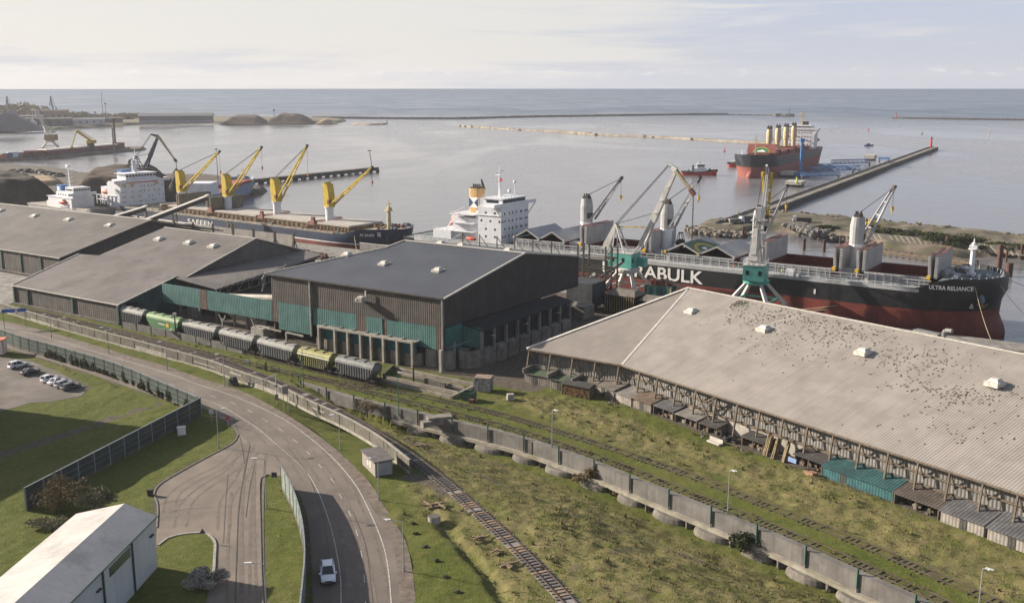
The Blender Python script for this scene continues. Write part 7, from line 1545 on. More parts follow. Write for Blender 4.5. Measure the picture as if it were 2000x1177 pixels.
# ---------------------------------------------------------------- left: peninsula of peat heaps, wharf, barge pier
pen = mass('peninsula', PW([(-300, 300), (0, 326), (90, 330), (160, 343), (240, 347), (400, 347), (475, 354), (524, 371), (521, 381), (460, 388), (430, 396), (330, 398), (0, 398), (-300, 398)]), 3.2, 1.2, PENM, 4, 1.2, 20, 9)
PEAT = M('peat', (.064, .043, .030), .98, var=.25, scale=.12, col2=(.055, .040, .028), cut=(.42, .62), c2scale=.1, bump=.4, bscale=.35)
PEATD = M('dark_peat', (.038, .030, .022), .98, var=.3, scale=.15, col2=(.055, .042, .03), c2scale=.1, bump=.5, bscale=.4)
SANDH = M('sand_heap', (.26, .185, .105), .98, var=.15, scale=.1, col2=(.17, .115, .065), cut=(.5, .7), c2scale=.06)
def heap(label, px, h, slope, mat, z=0, step=2.5, nz=2.0, seed=1): 
    o = mass('peat_heap' if 'peat' in label else 'sand_heap', [tuple(G(x, y, z))[:2] for x, y in px], h, slope, mat, step, nz, 11, seed, z - .3, False, None); return tag(o, label, 'heap', 'bulk heaps on the quays')
heap('long brown peat heap behind the two white ships', [(104, 392), (140, 372), (176, 358), (240, 356), (330, 357), (348, 362), (356, 378), (300, 397), (200, 400), (110, 402)], 14, .8, PEAT, 0, 2.5, 6, 3)
heap('dark steep peat heap at the left edge behind the roof', [(-120, 372), (0, 374), (70, 376), (96, 384), (120, 398), (60, 404), (-120, 404)], 14, 1.3, PEATD, 0, 2.5, 6, 6)
heap('dark peat heap behind the leftmost yellow deck crane', [(318, 372), (330, 364), (352, 362), (372, 368), (378, 382), (340, 390), (318, 388)], 15, 1.4, PEATD, 0, 2.5, 2.5, 8)
heap('low pale sandy heap on the peninsula at far left', [(0, 352), (50, 350), (118, 352), (128, 362), (60, 366), (0, 366)], 4, .6, SANDH, 0, 3, 1, 4)
rocks('scrap_row', 'row of dark scrap lumps along the far left quay beyond the sandy heap', [(0, 338), (60, 336), (122, 346)], 70, 1, 3.2, STEEL, 17, 0)
wp0, wp1 = G(482, 352, 0), G(730, 327.5, 0); wd = wp1 - wp0; WF = thing('wharf', 'long dark wharf on piles reaching out behind the yellow deck cranes', 'wharf', wp0, math.atan2(wd.y, wd.x))
mb = MB(); mb.box(0, wd.length, -5, 4, -1.6, .3); mb.build('deck', M('wharf_deck', (.12, .105, .09), .9, var=.3, scale=.1), WF); mb = MB(); [mb.box(wd.length * k / 16 - 1.2, wd.length * k / 16 + 1.2, y - .8, y + .8, -4, -1.6) for k in range(17) for y in (-4, 3)]; mb.box(0, wd.length, -5.2, -4.9, -2.0, .6); mb.build('pile', PIERS, WF); mb = MB(); mb.bar((wd.length * .985, 0, 0), (wd.length * .965, 0, 14), .35); mb.box(wd.length * .955, wd.length * .975, -1, 1, 13.6, 14.2); mb.build('lamp_mast', STEEL, WF)
pp = mass('barge_pier', PW([(-200, 318), (0, 316), (60, 313), (190, 303), (262, 296), (285, 293), (283, 290), (240, 290.5), (160, 296), (80, 302), (0, 305), (-200, 308)]), 2.6, 2, SANDY, 4, .8, 16, 12)
rs = random.Random(5); CC = [M('van_orange', (.38, .10, .04), .5), M('van_blue', (.08, .12, .25), .5), SHIPW, STEELG, M('van_red', (.25, .05, .04), .5), R_TAN]
for i in range(7):
    x = 4 + i * 10.5; y = 308.5 - i * .6; h = 3 + (i % 3); mb = MB(); mb.box(-4.5, 4.5, -1.5, 1.5, .5, h); mb.box(-4.2, 4.2, -1.2, 1.2, 0, .5); mb.box(2.6, 4.6, -1.4, 1.4, h * .5, h * .8)
    tag(mb.build('parked_lorry', CC[i % 6], None, loc=G(x, y, -.3), rz=R(20 + 10 * (i % 3))), ('orange', 'blue', 'white', 'grey', 'red', 'tan', 'second orange')[i] + ' box lorry in the row parked on the far barge pier', 'lorry', 'lorries on the barge pier')
# far shore
fl = mass('far_shore', PW([(-400, 268), (0, 260), (62, 257), (140, 251.5), (275, 243.2), (420, 241.5), (600, 240.5), (668, 240), (672, 236), (640, 232.5), (420, 230), (300, 229), (200, 227), (60, 224), (-400, 214)]), 4.0, 1.0, SCRUBG, 9, 2, 40, 21)
mass('far_spur', PW([(688, 243.8), (720, 244.6), (757, 243.8), (757, 242), (720, 242), (690, 241)]), 2.5, 1.0, ROCKB, 5, 2, 10, 22)
HG = G(272, 241.5, 1); hw = (G(415, 240.5, 1) - HG); hg = thing('hangar', 'long low dark hangar with a pale band on the far shore', 'warehouse', HG, math.atan2(hw.y, hw.x)); lh = hw.length
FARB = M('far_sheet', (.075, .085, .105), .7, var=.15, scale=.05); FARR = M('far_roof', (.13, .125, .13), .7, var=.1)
mb = MB(); mb.box(0, lh, 0, 40, 0, 13); mb.build('wall', FARB, hg); mb = MB(); mb.extr([(-2, -2, 13), (-2, 20, 18), (-2, 42, 13)], (lh + 4, 0, 0)); mb.build('roof', FARR, hg); mb = MB(); mb.box(0, lh, -1, 0, 1, 5); mb.build('wall_base', M('far_pale', (.20, .21, .24), .8), hg)
heap('left brown heap right of the far dark hangar', [(436, 239.5), (505, 239.5), (526, 238.5), (520, 235), (445, 235)], 11, .6, PEAT, 1, 5, 5, 31); heap('right brown heap with two humps on the far shore', [(520, 239), (600, 238.6), (616, 237.5), (600, 234.5), (530, 234.5)], 13, .6, PEAT, 1, 5, 7, 33)
heap('small yellow sand heap at the end of the far shore', [(622, 239), (655, 238.5), (650, 236.5), (625, 236.5)], 5, .6, SANDH, 1, 4, 1, 35)
for i, (px, w, h, m_, lb) in enumerate((((10, 231), 66, 34, LF_BR, 'brown leafless looking tree at the far left edge of the shore'), ((42, 232), 62, 36, LF_AU, 'large autumn yellow tree on the far shore'), ((62, 233), 46, 28, LF_AU, 'smaller autumn yellow tree right of the large one on the far shore'), ((138, 234), 40, 16, LF_OL, 'low olive tree left of centre on the far shore'), ((156, 234), 40, 17, LF_OL, 'low olive tree on the far shore by the white shed'), ((212, 233), 70, 12, LF_AU, 'low wide yellowish scrub tree left of the far hangar'), ((250, 233), 60, 12, LF_BR, 'low wide brown scrub tree beside the far hangar'), ((178, 233), 50, 12, LF_OL, 'low wide olive scrub tree near the thin masts'))): tree(px, w, h, m_, lb, 'tree', 'tree', 1, 900, 2.6, i + 60, 'trees on the far shore', 8)
def block(px, w, d, h, mat, rm, label, rz=.35, roof=None):
    o = thing('building', label, 'building', G(px[0], px[1], 1), rz); mb = MB(); mb.box(-w / 2, w / 2, -d / 2, d / 2, 0, h); mb.build('wall', mat, o); mb = MB(); mb.extr([(-w / 2 - 1, -d / 2 - 1, h), (-w / 2 - 1, 0, h + (roof or 2)), (-w / 2 - 1, d / 2 + 1, h)], (w + 2, 0, 0)); mb.build('roof', rm, o); mb = MB(); [mb.box(-w / 2 + w * (k + .3) / 6, -w / 2 + w * (k + .6) / 6, -d / 2 - .15, -d / 2, h * .35, h * .65) for k in range(6)]; mb.build('window', GLASS, o)
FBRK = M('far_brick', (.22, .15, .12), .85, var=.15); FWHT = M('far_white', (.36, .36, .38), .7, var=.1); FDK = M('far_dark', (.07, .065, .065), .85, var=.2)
block((100, 240), 62, 30, 22, FBRK, FDK, 'brick factory block on the far shore behind the hazy crane'); block((92, 246), 80, 30, 12, FDK, FDK, 'long dark shed below the brick factory on the far shore'); block((165, 243), 66, 24, 9, FWHT, FARR, 'white shed with blue doors on the far shore'); block((200, 240), 70, 20, 8, FDK, FDK, 'low dark shed left of the far hangar'); block((62, 243), 40, 20, 14, FDK, FARR, 'dark boathouse under the autumn trees')
gh = thing('salt_heap_dome', 'grey gable end shed at the far left edge of the shore', 'shed', G(22, 256, 0), .3); mb = MB(); mb.extr([(-44, -4, 0), (44, -4, 0), (36, -4, 7), (0, -4, 27), (-40, -4, 20), (-44, -4, 16)], (0, 30, 0)); mb.build('wall', M('far_grey', (.12, .115, .125), .85, var=.2, scale=.04, streak=.3), gh)
for px, ln, h, lb in (((66, 253), 34, 9, 'white fishing vessel moored at the far left shore'), ((100, 251), 66, 6, 'long white and grey vessel moored below the far dark shed')):
    o = thing('vessel', lb, 'boat', G(px[0], px[1], SEA), .25, 'vessels on the far shore'); mb = MB(); mb.extr([(-ln / 2, -4, 0), (ln / 2, -4, 0), (ln / 2 + 4, -4, h * .8), (-ln / 2, -4, h * .6)], (0, 8, 0)); mb.build('hull', M('vessel_grey', (.30, .31, .34), .6, var=.1), o); mb = MB(); mb.box(-ln * .2, ln * .15, -3, 3, h * .6, h * 1.3); mb.box(-ln * .1, ln * .08, -2.4, 2.4, h * 1.3, h * 1.7); mb.bar((0, 0, h * 1.6), (0, 0, h * 3), .5); mb.build('house', SHIPW, o)
for px, h, lb in (((202, 236), 52, 'tallest thin radio mast on the far shore'), ((208, 236), 34, 'thin mast right of the tallest one with a square head'), ((187, 237), 18, 'short lamp mast left of the tallest mast'), ((536, 236), 22, 'thin lamp mast between the two brown heaps on the far shore')):
    o = thing('mast', lb, 'mast', G(px[0], px[1], 1), 0, 'masts on the far shore'); mb = MB(); mb.bar((0, 0, 0), (0, 0, h), 1.0, 1.0, w2=.6); mb.build('pole', CR_FAR, o); mb = MB(); mb.box(-1.6, 1.6, -1, 1, h - 3, h) if h < 40 else mb.bar((0, 0, h), (0, 0, h + 6), .5); mb.build('head', CR_FAR, o)
o = thing('mast', 'thin pale lamp mast on the peninsula behind the second yellow crane', 'mast', G(427, 372, 0), 0, 'lamp masts on the peninsula'); mb = MB(); mb.bar((0, 0, 0), (0, 0, 26), .4, w2=.25); mb.box(-.8, .8, -.5, .5, 25.4, 26); mb.build('pole', STEELG, o)
o = thing('mast', 'thin dark post standing in the water by the left barge pier', 'mast', G(223, 300, SEA), 0, 'lamp masts on the peninsula'); 
o['label'] = 'tall slim grey post at the right end of the long barge'; mb = MB(); mb.bar((0, 0, 0), (0, 0, 26), 1.2, w2=.9); mb.build('pole', CR_FAR, o)
# ================================================================ retaining wall above the meadow
RW = pthing('retaining_wall', 'long grey concrete retaining wall on a slab over dark recesses, between tracks and meadow', 'wall', 0, 0); RW.location = WALL[0]; RW.rotation_euler = (0, 0, 0)
RWM = M('retaining_concrete', (.14, .13, .118), .92, var=.22, scale=.3, col2=(.10, .092, .083), cut=(.48, .7), c2scale=.25, streak=.5, grime=.35, bump=.01); SLABM = M('slab_edge', (.25, .225, .18), .9, var=.25, scale=.5, col2=(.16, .15, .08), cut=(.5, .7), grime=.3)
def side_of(line, d): return offset(line, d)
s_cam = -1 if True else 1
wl_ = [p - WALL[0] for p in WALL]
def ribbon(mb, line, d0, d1, z0, z1, za=None):
    a, b = offset(line, d0), offset(line, d1); n = len(a); vs = [(p.x, p.y, z0) for p in a] + [(p.x, p.y, z0) for p in b] + [(p.x, p.y, z1) for p in b] + [(p.x, p.y, z1) for p in a]; fs = []
    for i in range(n - 1):
        for k in range(4): fs.append((k * n + i, k * n + i + 1, ((k + 1) % 4) * n + i + 1, ((k + 1) % 4) * n + i))
    fs += [(0, n, 2 * n, 3 * n), (n - 1, 4 * n - 1, 3 * n - 1, 2 * n - 1)]; return mb.add(vs, fs)
tl_ = wl_[10:] if len(wl_) > 30 else wl_
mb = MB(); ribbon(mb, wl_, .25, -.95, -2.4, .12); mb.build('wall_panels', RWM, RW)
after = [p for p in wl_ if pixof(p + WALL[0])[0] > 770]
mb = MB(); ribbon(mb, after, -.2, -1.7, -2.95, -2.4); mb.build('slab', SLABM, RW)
mb = MB(); ribbon(mb, after, .2, -.3, -5, -2.9); mb.build('recess_shade', VOID, RW)  # black strip: shade under the slab put into the colour
fr = offset(after, -1.15); FOOT = M('footing_concrete', (.145, .13, .11), .92, var=.3, scale=.6, col2=(.10, .09, .075), cut=(.45, .65), streak=.6, grime=.5, bump=.02)
for k, (p, d) in enumerate(walk(fr, 8.6, 5)):
    n = Vector((d.y, -d.x, 0)); q = p - n * .15; mb = MB(); rr = 2.9 if k % 3 else 2.5
    mb.x = Matrix.Translation((q.x + d.x * 2, q.y + d.y * 2, 0)) @ Matrix.Rotation(math.atan2(d.y, d.x), 4, 'Z') @ Matrix.Diagonal((1.12, .62, 1, 1)); mb.lathe([(rr * 1.06, -5), (rr, -3.7), (rr * .93, -3.2), (rr * .8, -2.98)], 20); mb.build('round_footing', FOOT, RW)
    mb = MB(); m2 = p + d * 6.2; mb.box(m2.x - .5, m2.x + .5, m2.y - .5, m2.y + .5, -5, -2.9); mb.build('slab_pier', CONC_D, RW)
for k, (p, d) in enumerate(walk(offset(wl_, -1.15), 8.6, 1)):
    low = pixof(p + WALL[0])[0] > 800; mb = MB(); mb.bar(p + Vector((0, 0, -4.2 if low else -2.6)), p + Vector((0, 0, -1.9)), .2); po = mb.build('post', STEELG if low else GREENP, RW)
    mb = MB(); mb.bar(p + Vector((0, 0, -1.9)), p + Vector((0, 0, .95)), .24); mb.build('post_cover', GREENP, po)
for x in (1038, 1577):
    i = min(range(len(wl_)), key=lambda j: abs(pixof(wl_[j] + WALL[0])[0] - x)); p = wl_[i] + normals2(wl_)[i] * -1.0; d = (wl_[i + 1] - wl_[i]).normalized(); mb = MB(); mb.bar(p - d * .45 + Vector((0, 0, -1.2)), p + d * .45 + Vector((0, 0, -1.2)), .12, 2.5); mb.build('joint', CONC_D, RW)

# low wall beside the wagons
g = GL([(239, 640), (300, 652), (380, 669), (477, 691)], 0, 3); lw = thing('platform_wall', 'low plain grey wall in front of the first four grain wagons', 'wall', g[0]); gl = [p - g[0] for p in g]
mb = MB(); ribbon(mb, gl, .15, -.15, -.1, 1.75); mb.build('wall', RWM, lw); mb = MB(); [mb.bar(p + Vector((0, 0, 0)), p + Vector((0, 0, 1.85)), .25, .42) for p, d in walk(gl, 6)]; mb.build('posts', CONC_D, lw)

# long concrete wall beside the road
CWL = GL([(-80, 586), (0, 607), (82, 632), (163, 655), (230, 673), (326, 699), (410, 723), (463, 743), (539, 771), (611, 807), (670, 834), (738, 874), (801, 924)], 0, 2.0)
CW = thing('concrete_wall', 'long stained concrete wall with white base strip curving between road verge and railway', 'wall', CWL[0]); cl = [p - CWL[0] for p in CWL]
CWM = M('stained_concrete', (.135, .122, .10), .92, var=.3, scale=.5, col2=(.10, .09, .07), cut=(.42, .62), c2scale=.35, streak=.8, grime=.3); CWT = M('wall_coping', (.25, .23, .195), .85, var=.2, scale=1)
mb = MB(); ribbon(mb, cl, .14, -.14, -.2, 2.35); mb.build('wall', CWM, CW)
mb = MB(); ribbon(mb, cl, .2, -.2, 2.35, 2.47); mb.build('coping', CWT, CW)
mb = MB(); ribbon(mb, cl, -.14, -.24, -.2, .34); mb.build('base_strip', M('whitewash', (.28, .26, .22), .9, var=.25, scale=.8, grime=.3), CW)
def wallpatch(x0, x1, z0, z1, mat):
    a = [i for i in range(len(cl)) if x0 <= pixof(CWL[i])[0] <= x1]
    if len(a) > 1: mb = MB(); ribbon(mb, [cl[i] for i in a], -.145, -.20, z0, z1); mb.build('whitewash_patch', mat, CW)
WWM = MATS['whitewash']
for x0, x1, z0, z1 in ((55, 115, .34, .75), (262, 330, .34, 1.15), (490, 570, .34, .95), (380, 425, 1.0, 1.25), (450, 475, 1.3, 1.7), (610, 640, 1.2, 1.45), (695, 715, .9, 1.15)): wallpatch(x0, x1, z0, z1, WWM)
for p, d in walk(cl, 6): 
    pass
mb = MB(); [mb.bar(p + Vector((-d.y, d.x, 0)) * -.16 + Vector((0, 0, .3)), p + Vector((-d.y, d.x, 0)) * -.16 + Vector((0, 0, 2.3)), .05, .09) for p, d in walk(cl, 6)]; mb.build('panel_joints', CONC_D, CW)

# ================================================================ noise barriers
BPAN = M('barrier_panel', (.035, .045, .042), .6, var=.3, scale=.5, col2=(.05, .062, .045), cut=(.45, .7), seam=[('z', .5, .05, .5)], spec=.4); BPOST = M('barrier_post', (.22, .235, .25), .5, .2, var=.1); BRAIL = M('barrier_rail', (.16, .18, .16), .6, var=.2); BGRN = M('barrier_green', (.028, .042, .034), .6, var=.2, scale=.6, col2=(.05, .07, .05), cut=(.5, .7))
def barrier(label, line, h, gap, pan, low=None, z=0):
    o = thing('noise_barrier', label, 'barrier', line[0], 0, 'noise barriers'); P = walk([p - line[0] for p in line], gap); P = [p for p, d in P]
    for a, b in zip(P, P[1:]):
        d = (b - a).normalized(); e = .1; pa, pb_ = a + d * e, b - d * e; mb = MB(); hh = h - .5
        mb.bar(pa + Vector((0, 0, .5 + hh / 2)), pb_ + Vector((0, 0, .5 + hh / 2)), .12, hh); pn = mb.build('panel', pan, o)
        mb = MB(); [mb.bar(pa + Vector((0, 0, zz)), pb_ + Vector((0, 0, zz)), .17, .07) for zz in (1.5, 2.45)]; mb.build('rail', BRAIL, pn)
        mb = MB(); mb.bar(pa + Vector((0, 0, .22)), pb_ + Vector((0, 0, .22)), .22, .6); mb.build('base_panel', low or CONC_D, o)
        mb = MB(); mb.bar(pa + Vector((0, 0, h + .04)), pb_ + Vector((0, 0, h + .04)), .2, .09); mb.build('top_cap', BPOST, o)
    for p in P: mb = MB(); mb.bar(p, p + Vector((0, 0, h + .12)), .22, .26); mb.build('post', BPOST, o)
    return P
NB1 = GL([(-70, 644), (0, 668), (52, 686), (122, 706), (211, 733), (266, 754), (303, 771), (358, 795), (393, 811)], 0, 1)
NB2 = [G(393, 811), G(52, 996)]; NB3 = GL([(551, 953), (570, 990), (585, 1033), (594, 1080), (597, 1130), (594, 1177), (588, 1240)], 0, 1)
barrier('ivy hung noise barrier along the road beside the car park', NB1, 3.5, 4.1, BGRN)
n2 = (NB2[1] - NB2[0]).length; barrier('straight dark green noise barrier with pale posts running from the road bend towards bushes', NB2, 3.6, n2 / 12 - .001, BPAN)
barrier('curving pale green noise barrier beside the white car on the road', NB3, 3.7, 3.6, M('barrier_pale', (.16, .19, .165), .6, var=.2, scale=.6))
IVY = leafmat('ivy', (.055, .062, .022), (.10, .096, .04))
rs = random.Random(3); lob = []
for p, d in walk(NB1, .45):
    x = pixof(p)[0]; n = Vector((d.y, -d.x, 0))
    if x > 90 and rs.random() < (.62 if 110 < x < 180 else .4): q = p - NB1[0] + n * .22; h = rs.uniform(.3, 3.3) * rs.random() ** .4; lob.append((q.x, q.y, h * .42, rs.uniform(.15, .5), .22, h * .58))
iv = tag(crown('ivy', IVY, None, lob, 12000, .13, 4, NB1[0]), 'dark green ivy climbing the noise barrier beside the car park', 'ivy', kind='stuff')

# ================================================================ lamps, signs, small street things
POLE = M('galvanised_pole', (.33, .33, .32), .5, .3, var=.15, streak=.3); LHEAD = M('lamp_head', (.55, .55, .53), .4, var=.05); POLEG = M('green_pole', (.035, .12, .075), .6, var=.2)
def lamp(base, top, label, arm=None, twotone=False, z=0, group='street lamps', fat=1.0, green=False, terr=False):
    p = GZ(*base) if terr else G(base[0], base[1], z); h = 1.0
    while pixof(p + Vector((0, 0, h)))[1] > top[1] and h < 14: h += .05
    o = thing('street_lamp', label, 'street lamp', p, 0, group); mb = MB()
    if twotone: mb.tube((0, 0, -.2), (0, 0, h * .42), .10 * fat, .09 * fat, n=8); mb.build('lower_pole', POLEG, o); mb = MB(); mb.tube((0, 0, h * .42), (0, 0, h), .085 * fat, .06 * fat, n=8); mb.build('pole', POLE, o)
    else: mb.tube((0, 0, -.2), (0, 0, h), .10 * fat, .055 * fat, n=8); mb.tube((0, 0, 0), (0, 0, .7), .14 * fat, .14 * fat, n=8); mb.build('pole', POLEG if green else POLE, o)
    av = Vector((arm[0], arm[1], 0)) if arm else Vector((.35, -.2, 0)); e = Vector((0, 0, h)) + av + Vector((0, 0, .15))
    mb = MB(); mb.tube((0, 0, h - .05), e, .05 * fat, n=6); mb.build('arm', POLE, o)
    d = av.normalized(); mb = MB(); mb.bar(e - d * .15, e + d * .75, .34, .16, w2=.24); mb.blob(e + d * .3 - Vector((0, 0, .06)), .2, amp=0, sq=(1.2, 1.2, .7)); mb.build('lamp_head', LHEAD, o); return o
lamp((427, 874), (430, 800), 'grey lamp on the grass point where the side road leaves the main road', (.9, .3))
lamp((521, 991), (519, 896), 'grey lamp with arm to the left at the top of the narrow median', (-1.2, -.1)); lamp((521, 1203), (520, 1100), 'grey lamp with arm to the left at the bottom of the narrow median', (-1.6, -.1))
lamp((740, 976), (740, 897), 'thin grey lamp in front of the flat roofed utility hut', (-1.2, .1)); lamp((789, 1115), (788, 1018), 'grey lamp with a long arm on the verge below the utility hut', (-1.8, .25)); lamp((664, 877), (664, 812), 'thin grey lamp on the verge left of the utility hut', (-1, 0))
lamp((439, 754), (439, 692), 'thin grey lamp on the verge left of the dark boulder', (-1, -.2)); lamp((327, 722), (327, 668), 'thin grey lamp on the road verge below the low platform wall', (-1, -.2)); lamp((213, 690), (213, 640), 'thin grey lamp on the verge below the second warehouse', (-1, -.2)); lamp((101, 661), (101, 614), 'thin grey lamp on the verge near the blue road sign', (-1, -.2))
lamp((1078, 915), (1079, 801), 'green and grey yard lamp in front of the retaining wall, nearest the firewood stack', (.35, -.25), True, terr=True, group='yard lamps'); lamp((1419, 1053), (1421, 919), 'green and grey yard lamp before the middle of the long retaining wall', (.35, -.25), True, terr=True, group='yard lamps'); lamp((1908, 1222), (1912, 1110), 'green and grey yard lamp at the lower right corner', (.35, -.25), True, group='yard lamps')
lamp((779, 812), (779, 729), 'green yard lamp where the recesses under the retaining wall begin', (.35, .1), False, green=True, group='yard lamps', terr=True); lamp((593, 756), (593, 682), 'dark green yard lamp at the left end of the retaining wall, before the yellow wagon', (.3, .1), False, green=True, group='yard lamps')
sp_ = thing('signal_post', 'dark rail signal post standing before the green wagon', 'signal', G(344, 661)); mb = MB(); mb.bar((0, 0, 0), (0, 0, 6.2), .26); mb.build('post', STEEL, sp_); mb = MB(); mb.box(-.4, .4, -.3, .3, 5.9, 6.7); mb.box(-1.6, -.8, -.4, .4, 1.5, 2.4); mb.build('signal_box', TRIM, sp_)
def tri(mb, c, r, th=.04, down=True): 
    a = [(c[0] + r * math.sin(t), c[1], c[2] + r * math.cos(t)) for t in ((0, 2.094, 4.189) if not down else (math.pi, math.pi + 2.094, math.pi + 4.189))]; mb.extr(a, (0, th, 0))
def sign(base, label, kind, h=2.6, col=None, z=0):
    o = thing('road_sign', label, 'road sign', G(base[0], base[1], z), 0, 'road signs'); mb = MB(); mb.tube((0, 0, 0), (0, 0, h), .045, n=6); mb.build('post', POLE, o); mb = MB()
    if kind == 'disc': mb.tube((0, -.06, h - .35), (0, -.02, h - .35), .38, n=16)
    elif kind == 'tri': tri(mb, (0, -.06, h - .3), .52, down=False)
    else: mb.box(-.45, .45, -.07, -.03, h - .9, h)
    mb.build('sign_plate', col, o); return o
SRED = M('sign_red', (.42, .04, .05), .5); SBLK = M('sign_back', (.05, .055, .07), .6); SBLU = M('sign_blue', (.03, .10, .36), .45, var=.08)
sign((446, 834), 'small red road sign on the grass point of the side road', 'disc', 2.2, SRED); sign((397, 1058), 'dark triangular sign back on the rounded traffic island', 'tri', 1.9, SBLK); sign((536, 936), 'dark square sign back at the tip of the narrow median', 'sq', 1.3, SBLK); sign((414, 826), 'slim pale sign post at the foot of the noise barrier corner', 'sq', 2.8, TRIM)
bs = thing('direction_sign', 'long blue direction sign over the verge at the left edge', 'road sign', G(30, 640), R(22)); mb = MB(); mb.bar((-2.6, 0, 0), (-2.6, 0, 5.2), .16); mb.bar((2.6, 0, 0), (2.6, 0, 5.2), .16); mb.build('post', POLE, bs); mb = MB(); mb.box(-3.0, 3.0, -.1, -.02, 4.3, 5.2); mb.build('sign_plate', SBLU, bs); mb = MB(); mb.tube((.6, -.14, 4.7), (.6, -.1, 4.7), .33, n=14); mb.build('sign_mark', LETTER, bs)
gm = thing('signal_gantry', 'pale mast with a long thin arm reaching left over the verge by the dark boulder', 'gantry', G(541, 788)); aend = G(490, 749, 5.6) - G(541, 788)
mb = MB(); mb.tube((0, 0, 0), (0, 0, 6.4), .13, .1, n=8); mb.build('mast', TRIM, gm); mb = MB(); mb.bar((0, 0, 6.0), aend, .16); mb.bar((0, 0, 6.4), Vector((0, 0, 6.0)).lerp(aend, .4), .06); mb.build('arm', POLE, gm); mb = MB(); e = aend; mb.box(e.x - .5, e.x - .1, e.y - .2, e.y + .2, e.z - .6, e.z + .4); mb.box(e.x + .3, e.x + .7, e.y - .2, e.y + .2, e.z - .5, e.z + .3); mb.box(-.3, .3, -.25, .25, .8, 2.0); mb.box(-.25, .25, -.2, .2, 3.6, 4.0); mb.build('signal_head', STEELG, gm)
ts = thing('tall_sign', 'two thin tall posts holding a narrow sign right of the pale mast', 'road sign', G(558, 806)); mb = MB(); [mb.tube((x, 0, 0), (x, 0, 5.6), .06, n=6) for x in (-.3, .5)]; mb.build('posts', POLE, ts); mb = MB(); mb.box(-.5, .7, -.05, .05, 3.9, 5.4); mb.build('sign_plate', STEELG, ts)
mb = MB(); mb.blob((0, 0, .6), 1.15, seed=9, n=6, amp=.34, sq=(1.1, .85, 1.15)); tag(mb.build('boulder', M('boulder_dark', (.05, .048, .05), .85, var=.4, scale=1.2, bump=.05), None, smooth=False, loc=G(457, 752)), 'dark boulder on the verge between road and concrete wall', 'boulder')
cb_ = thing('utility_cabinet', 'small white utility cabinet at the foot of the straight noise barrier', 'cabinet', G(355, 850), .5); mb = MB(); mb.box(-.7, .7, -.4, .4, .25, 1.65); mb.box(-.78, .78, -.46, .46, 1.65, 1.72); mb.build('cabinet', WHITEP, cb_); mb = MB(); mb.box(-.85, .85, -.55, .55, 0, .25); mb.build('base', CONC, cb_)
mb = MB(); mb.prism([(-.35, -.3), (.35, -.3), (.35, .3), (-.35, .3)], 0, .95, top=[(-.42, -.36), (.42, -.36), (.42, .36), (-.42, .36)]); mb.box(-.45, .45, -.4, .4, .95, 1.05); tag(mb.build('litter_bin', STEEL, None, loc=G(294, 967)), 'dark litter bin at the kerb of the side road', 'bin')

# utility hut
hA, hB, hC = G(703.6, 907), G(733, 931), G(767, 925); ux = (hC - hB); uy = (hA - hB); hw, hd_ = ux.length, uy.length
hut = thing('utility_hut', 'small flat roofed brick hut with pale doors on the verge by the wall end', 'hut', hB, math.atan2(ux.y, ux.x)); ang = math.acos(max(-1, min(1, ux.normalized().dot(uy.normalized()))))
HUTM = M('hut_brick', (.235, .205, .185), .9, var=.12, scale=2, grime=.2)
sk = hd_ * math.cos(ang); dp = hd_ * math.sin(ang)
base_ = [(0, 0), (hw, 0), (hw + 0 * sk, dp), (0 * sk, dp)]
mb = MB(); mb.prism(base_, 0, 2.45); mb.build('wall', HUTM, hut); mb = MB(); mb.prism([(-.25, -.25), (hw + .25, -.25), (hw + .25, dp + .25), (-.25, dp + .25)], 2.45, 2.68); mb.build('roof', M('hut_roof', (.10, .09, .085), .9, var=.25, scale=.8, grime=.3), hut)
for x in (.25, hw * .5 + .05): mb = MB(); mb.box(x, x + hw * .42, -.06, .01, .1, 2.2); mb.build('door', M('hut_door', (.27, .27, .27), .6, var=.1), hut)
mb = MB(); mb.box(-.05, .01, dp * .3, dp * .42, .9, 1.9); mb.box(-.05, .01, dp * .48, dp * .6, .9, 1.9); mb.build('vent_panel', TRIM, hut)

# white metal warehouse at lower left
wr_, we = G(308.5, 1107), 7.2; lx_ = (G(144, 1177, we) - G(306, 1014, we)); ll = 48.0; th_ = math.atan2(lx_.y, lx_.x)
ww = thing('warehouse', 'white sheet metal warehouse with pale gable roof at the lower left corner', 'warehouse', wr_, th_)
WI = (Matrix.Translation(wr_) @ Matrix.Rotation(th_, 4, 'Z')).inverted(); pe = WI @ G(145, 1009, we); wid = pe.y; px_ = pe.x; rdg = WI @ G(225, 1000, we + 1.6)
WHT = M('white_sheet', (.43, .44, .46), .5, var=.08, scale=.25, streak=.2, seam=[('z', 1.05, .05, .22), ('x', 6.0, .06, .3)], grime=.12, rust=.12); WROOF = M('white_roof', (.43, .40, .375), .6, var=.08, scale=.2, col2=(.32, .30, .275), cut=(.45, .7), c2scale=.2, streak=.25, seam=[('x', 7.2, .08, .3), ('x', 1.2, .05, .12)])
sg = 1 if wid > 0 else -1; Wd = abs(wid)
mb = MB(); y1 = wid; ym = rdg.y
mb.extr([(-.2, -.15 * sg, we), (-.2, ym, we + 1.6), (-.2, y1 + .15 * sg, we)], (ll, 0, 0)); rw_ = mb.build('roof_core', WHT, ww)
mb = MB(); gable_roof(mb, [(-.35, -.3 * sg, we - .0), (ll, -.3 * sg, we), (ll, ym, we + 1.68), (-.35, ym, we + 1.68)], .1); gable_roof(mb, [(-.35, ym, we + 1.68), (ll, ym, we + 1.68), (ll, y1 + .3 * sg, we), (-.35, y1 + .3 * sg, we)], .1); mb.build('roof', WROOF, ww)
mb = MB(); mb.box(0, ll, min(0, y1), max(0, y1), 0, we); mb.build('wall', WHT, ww)
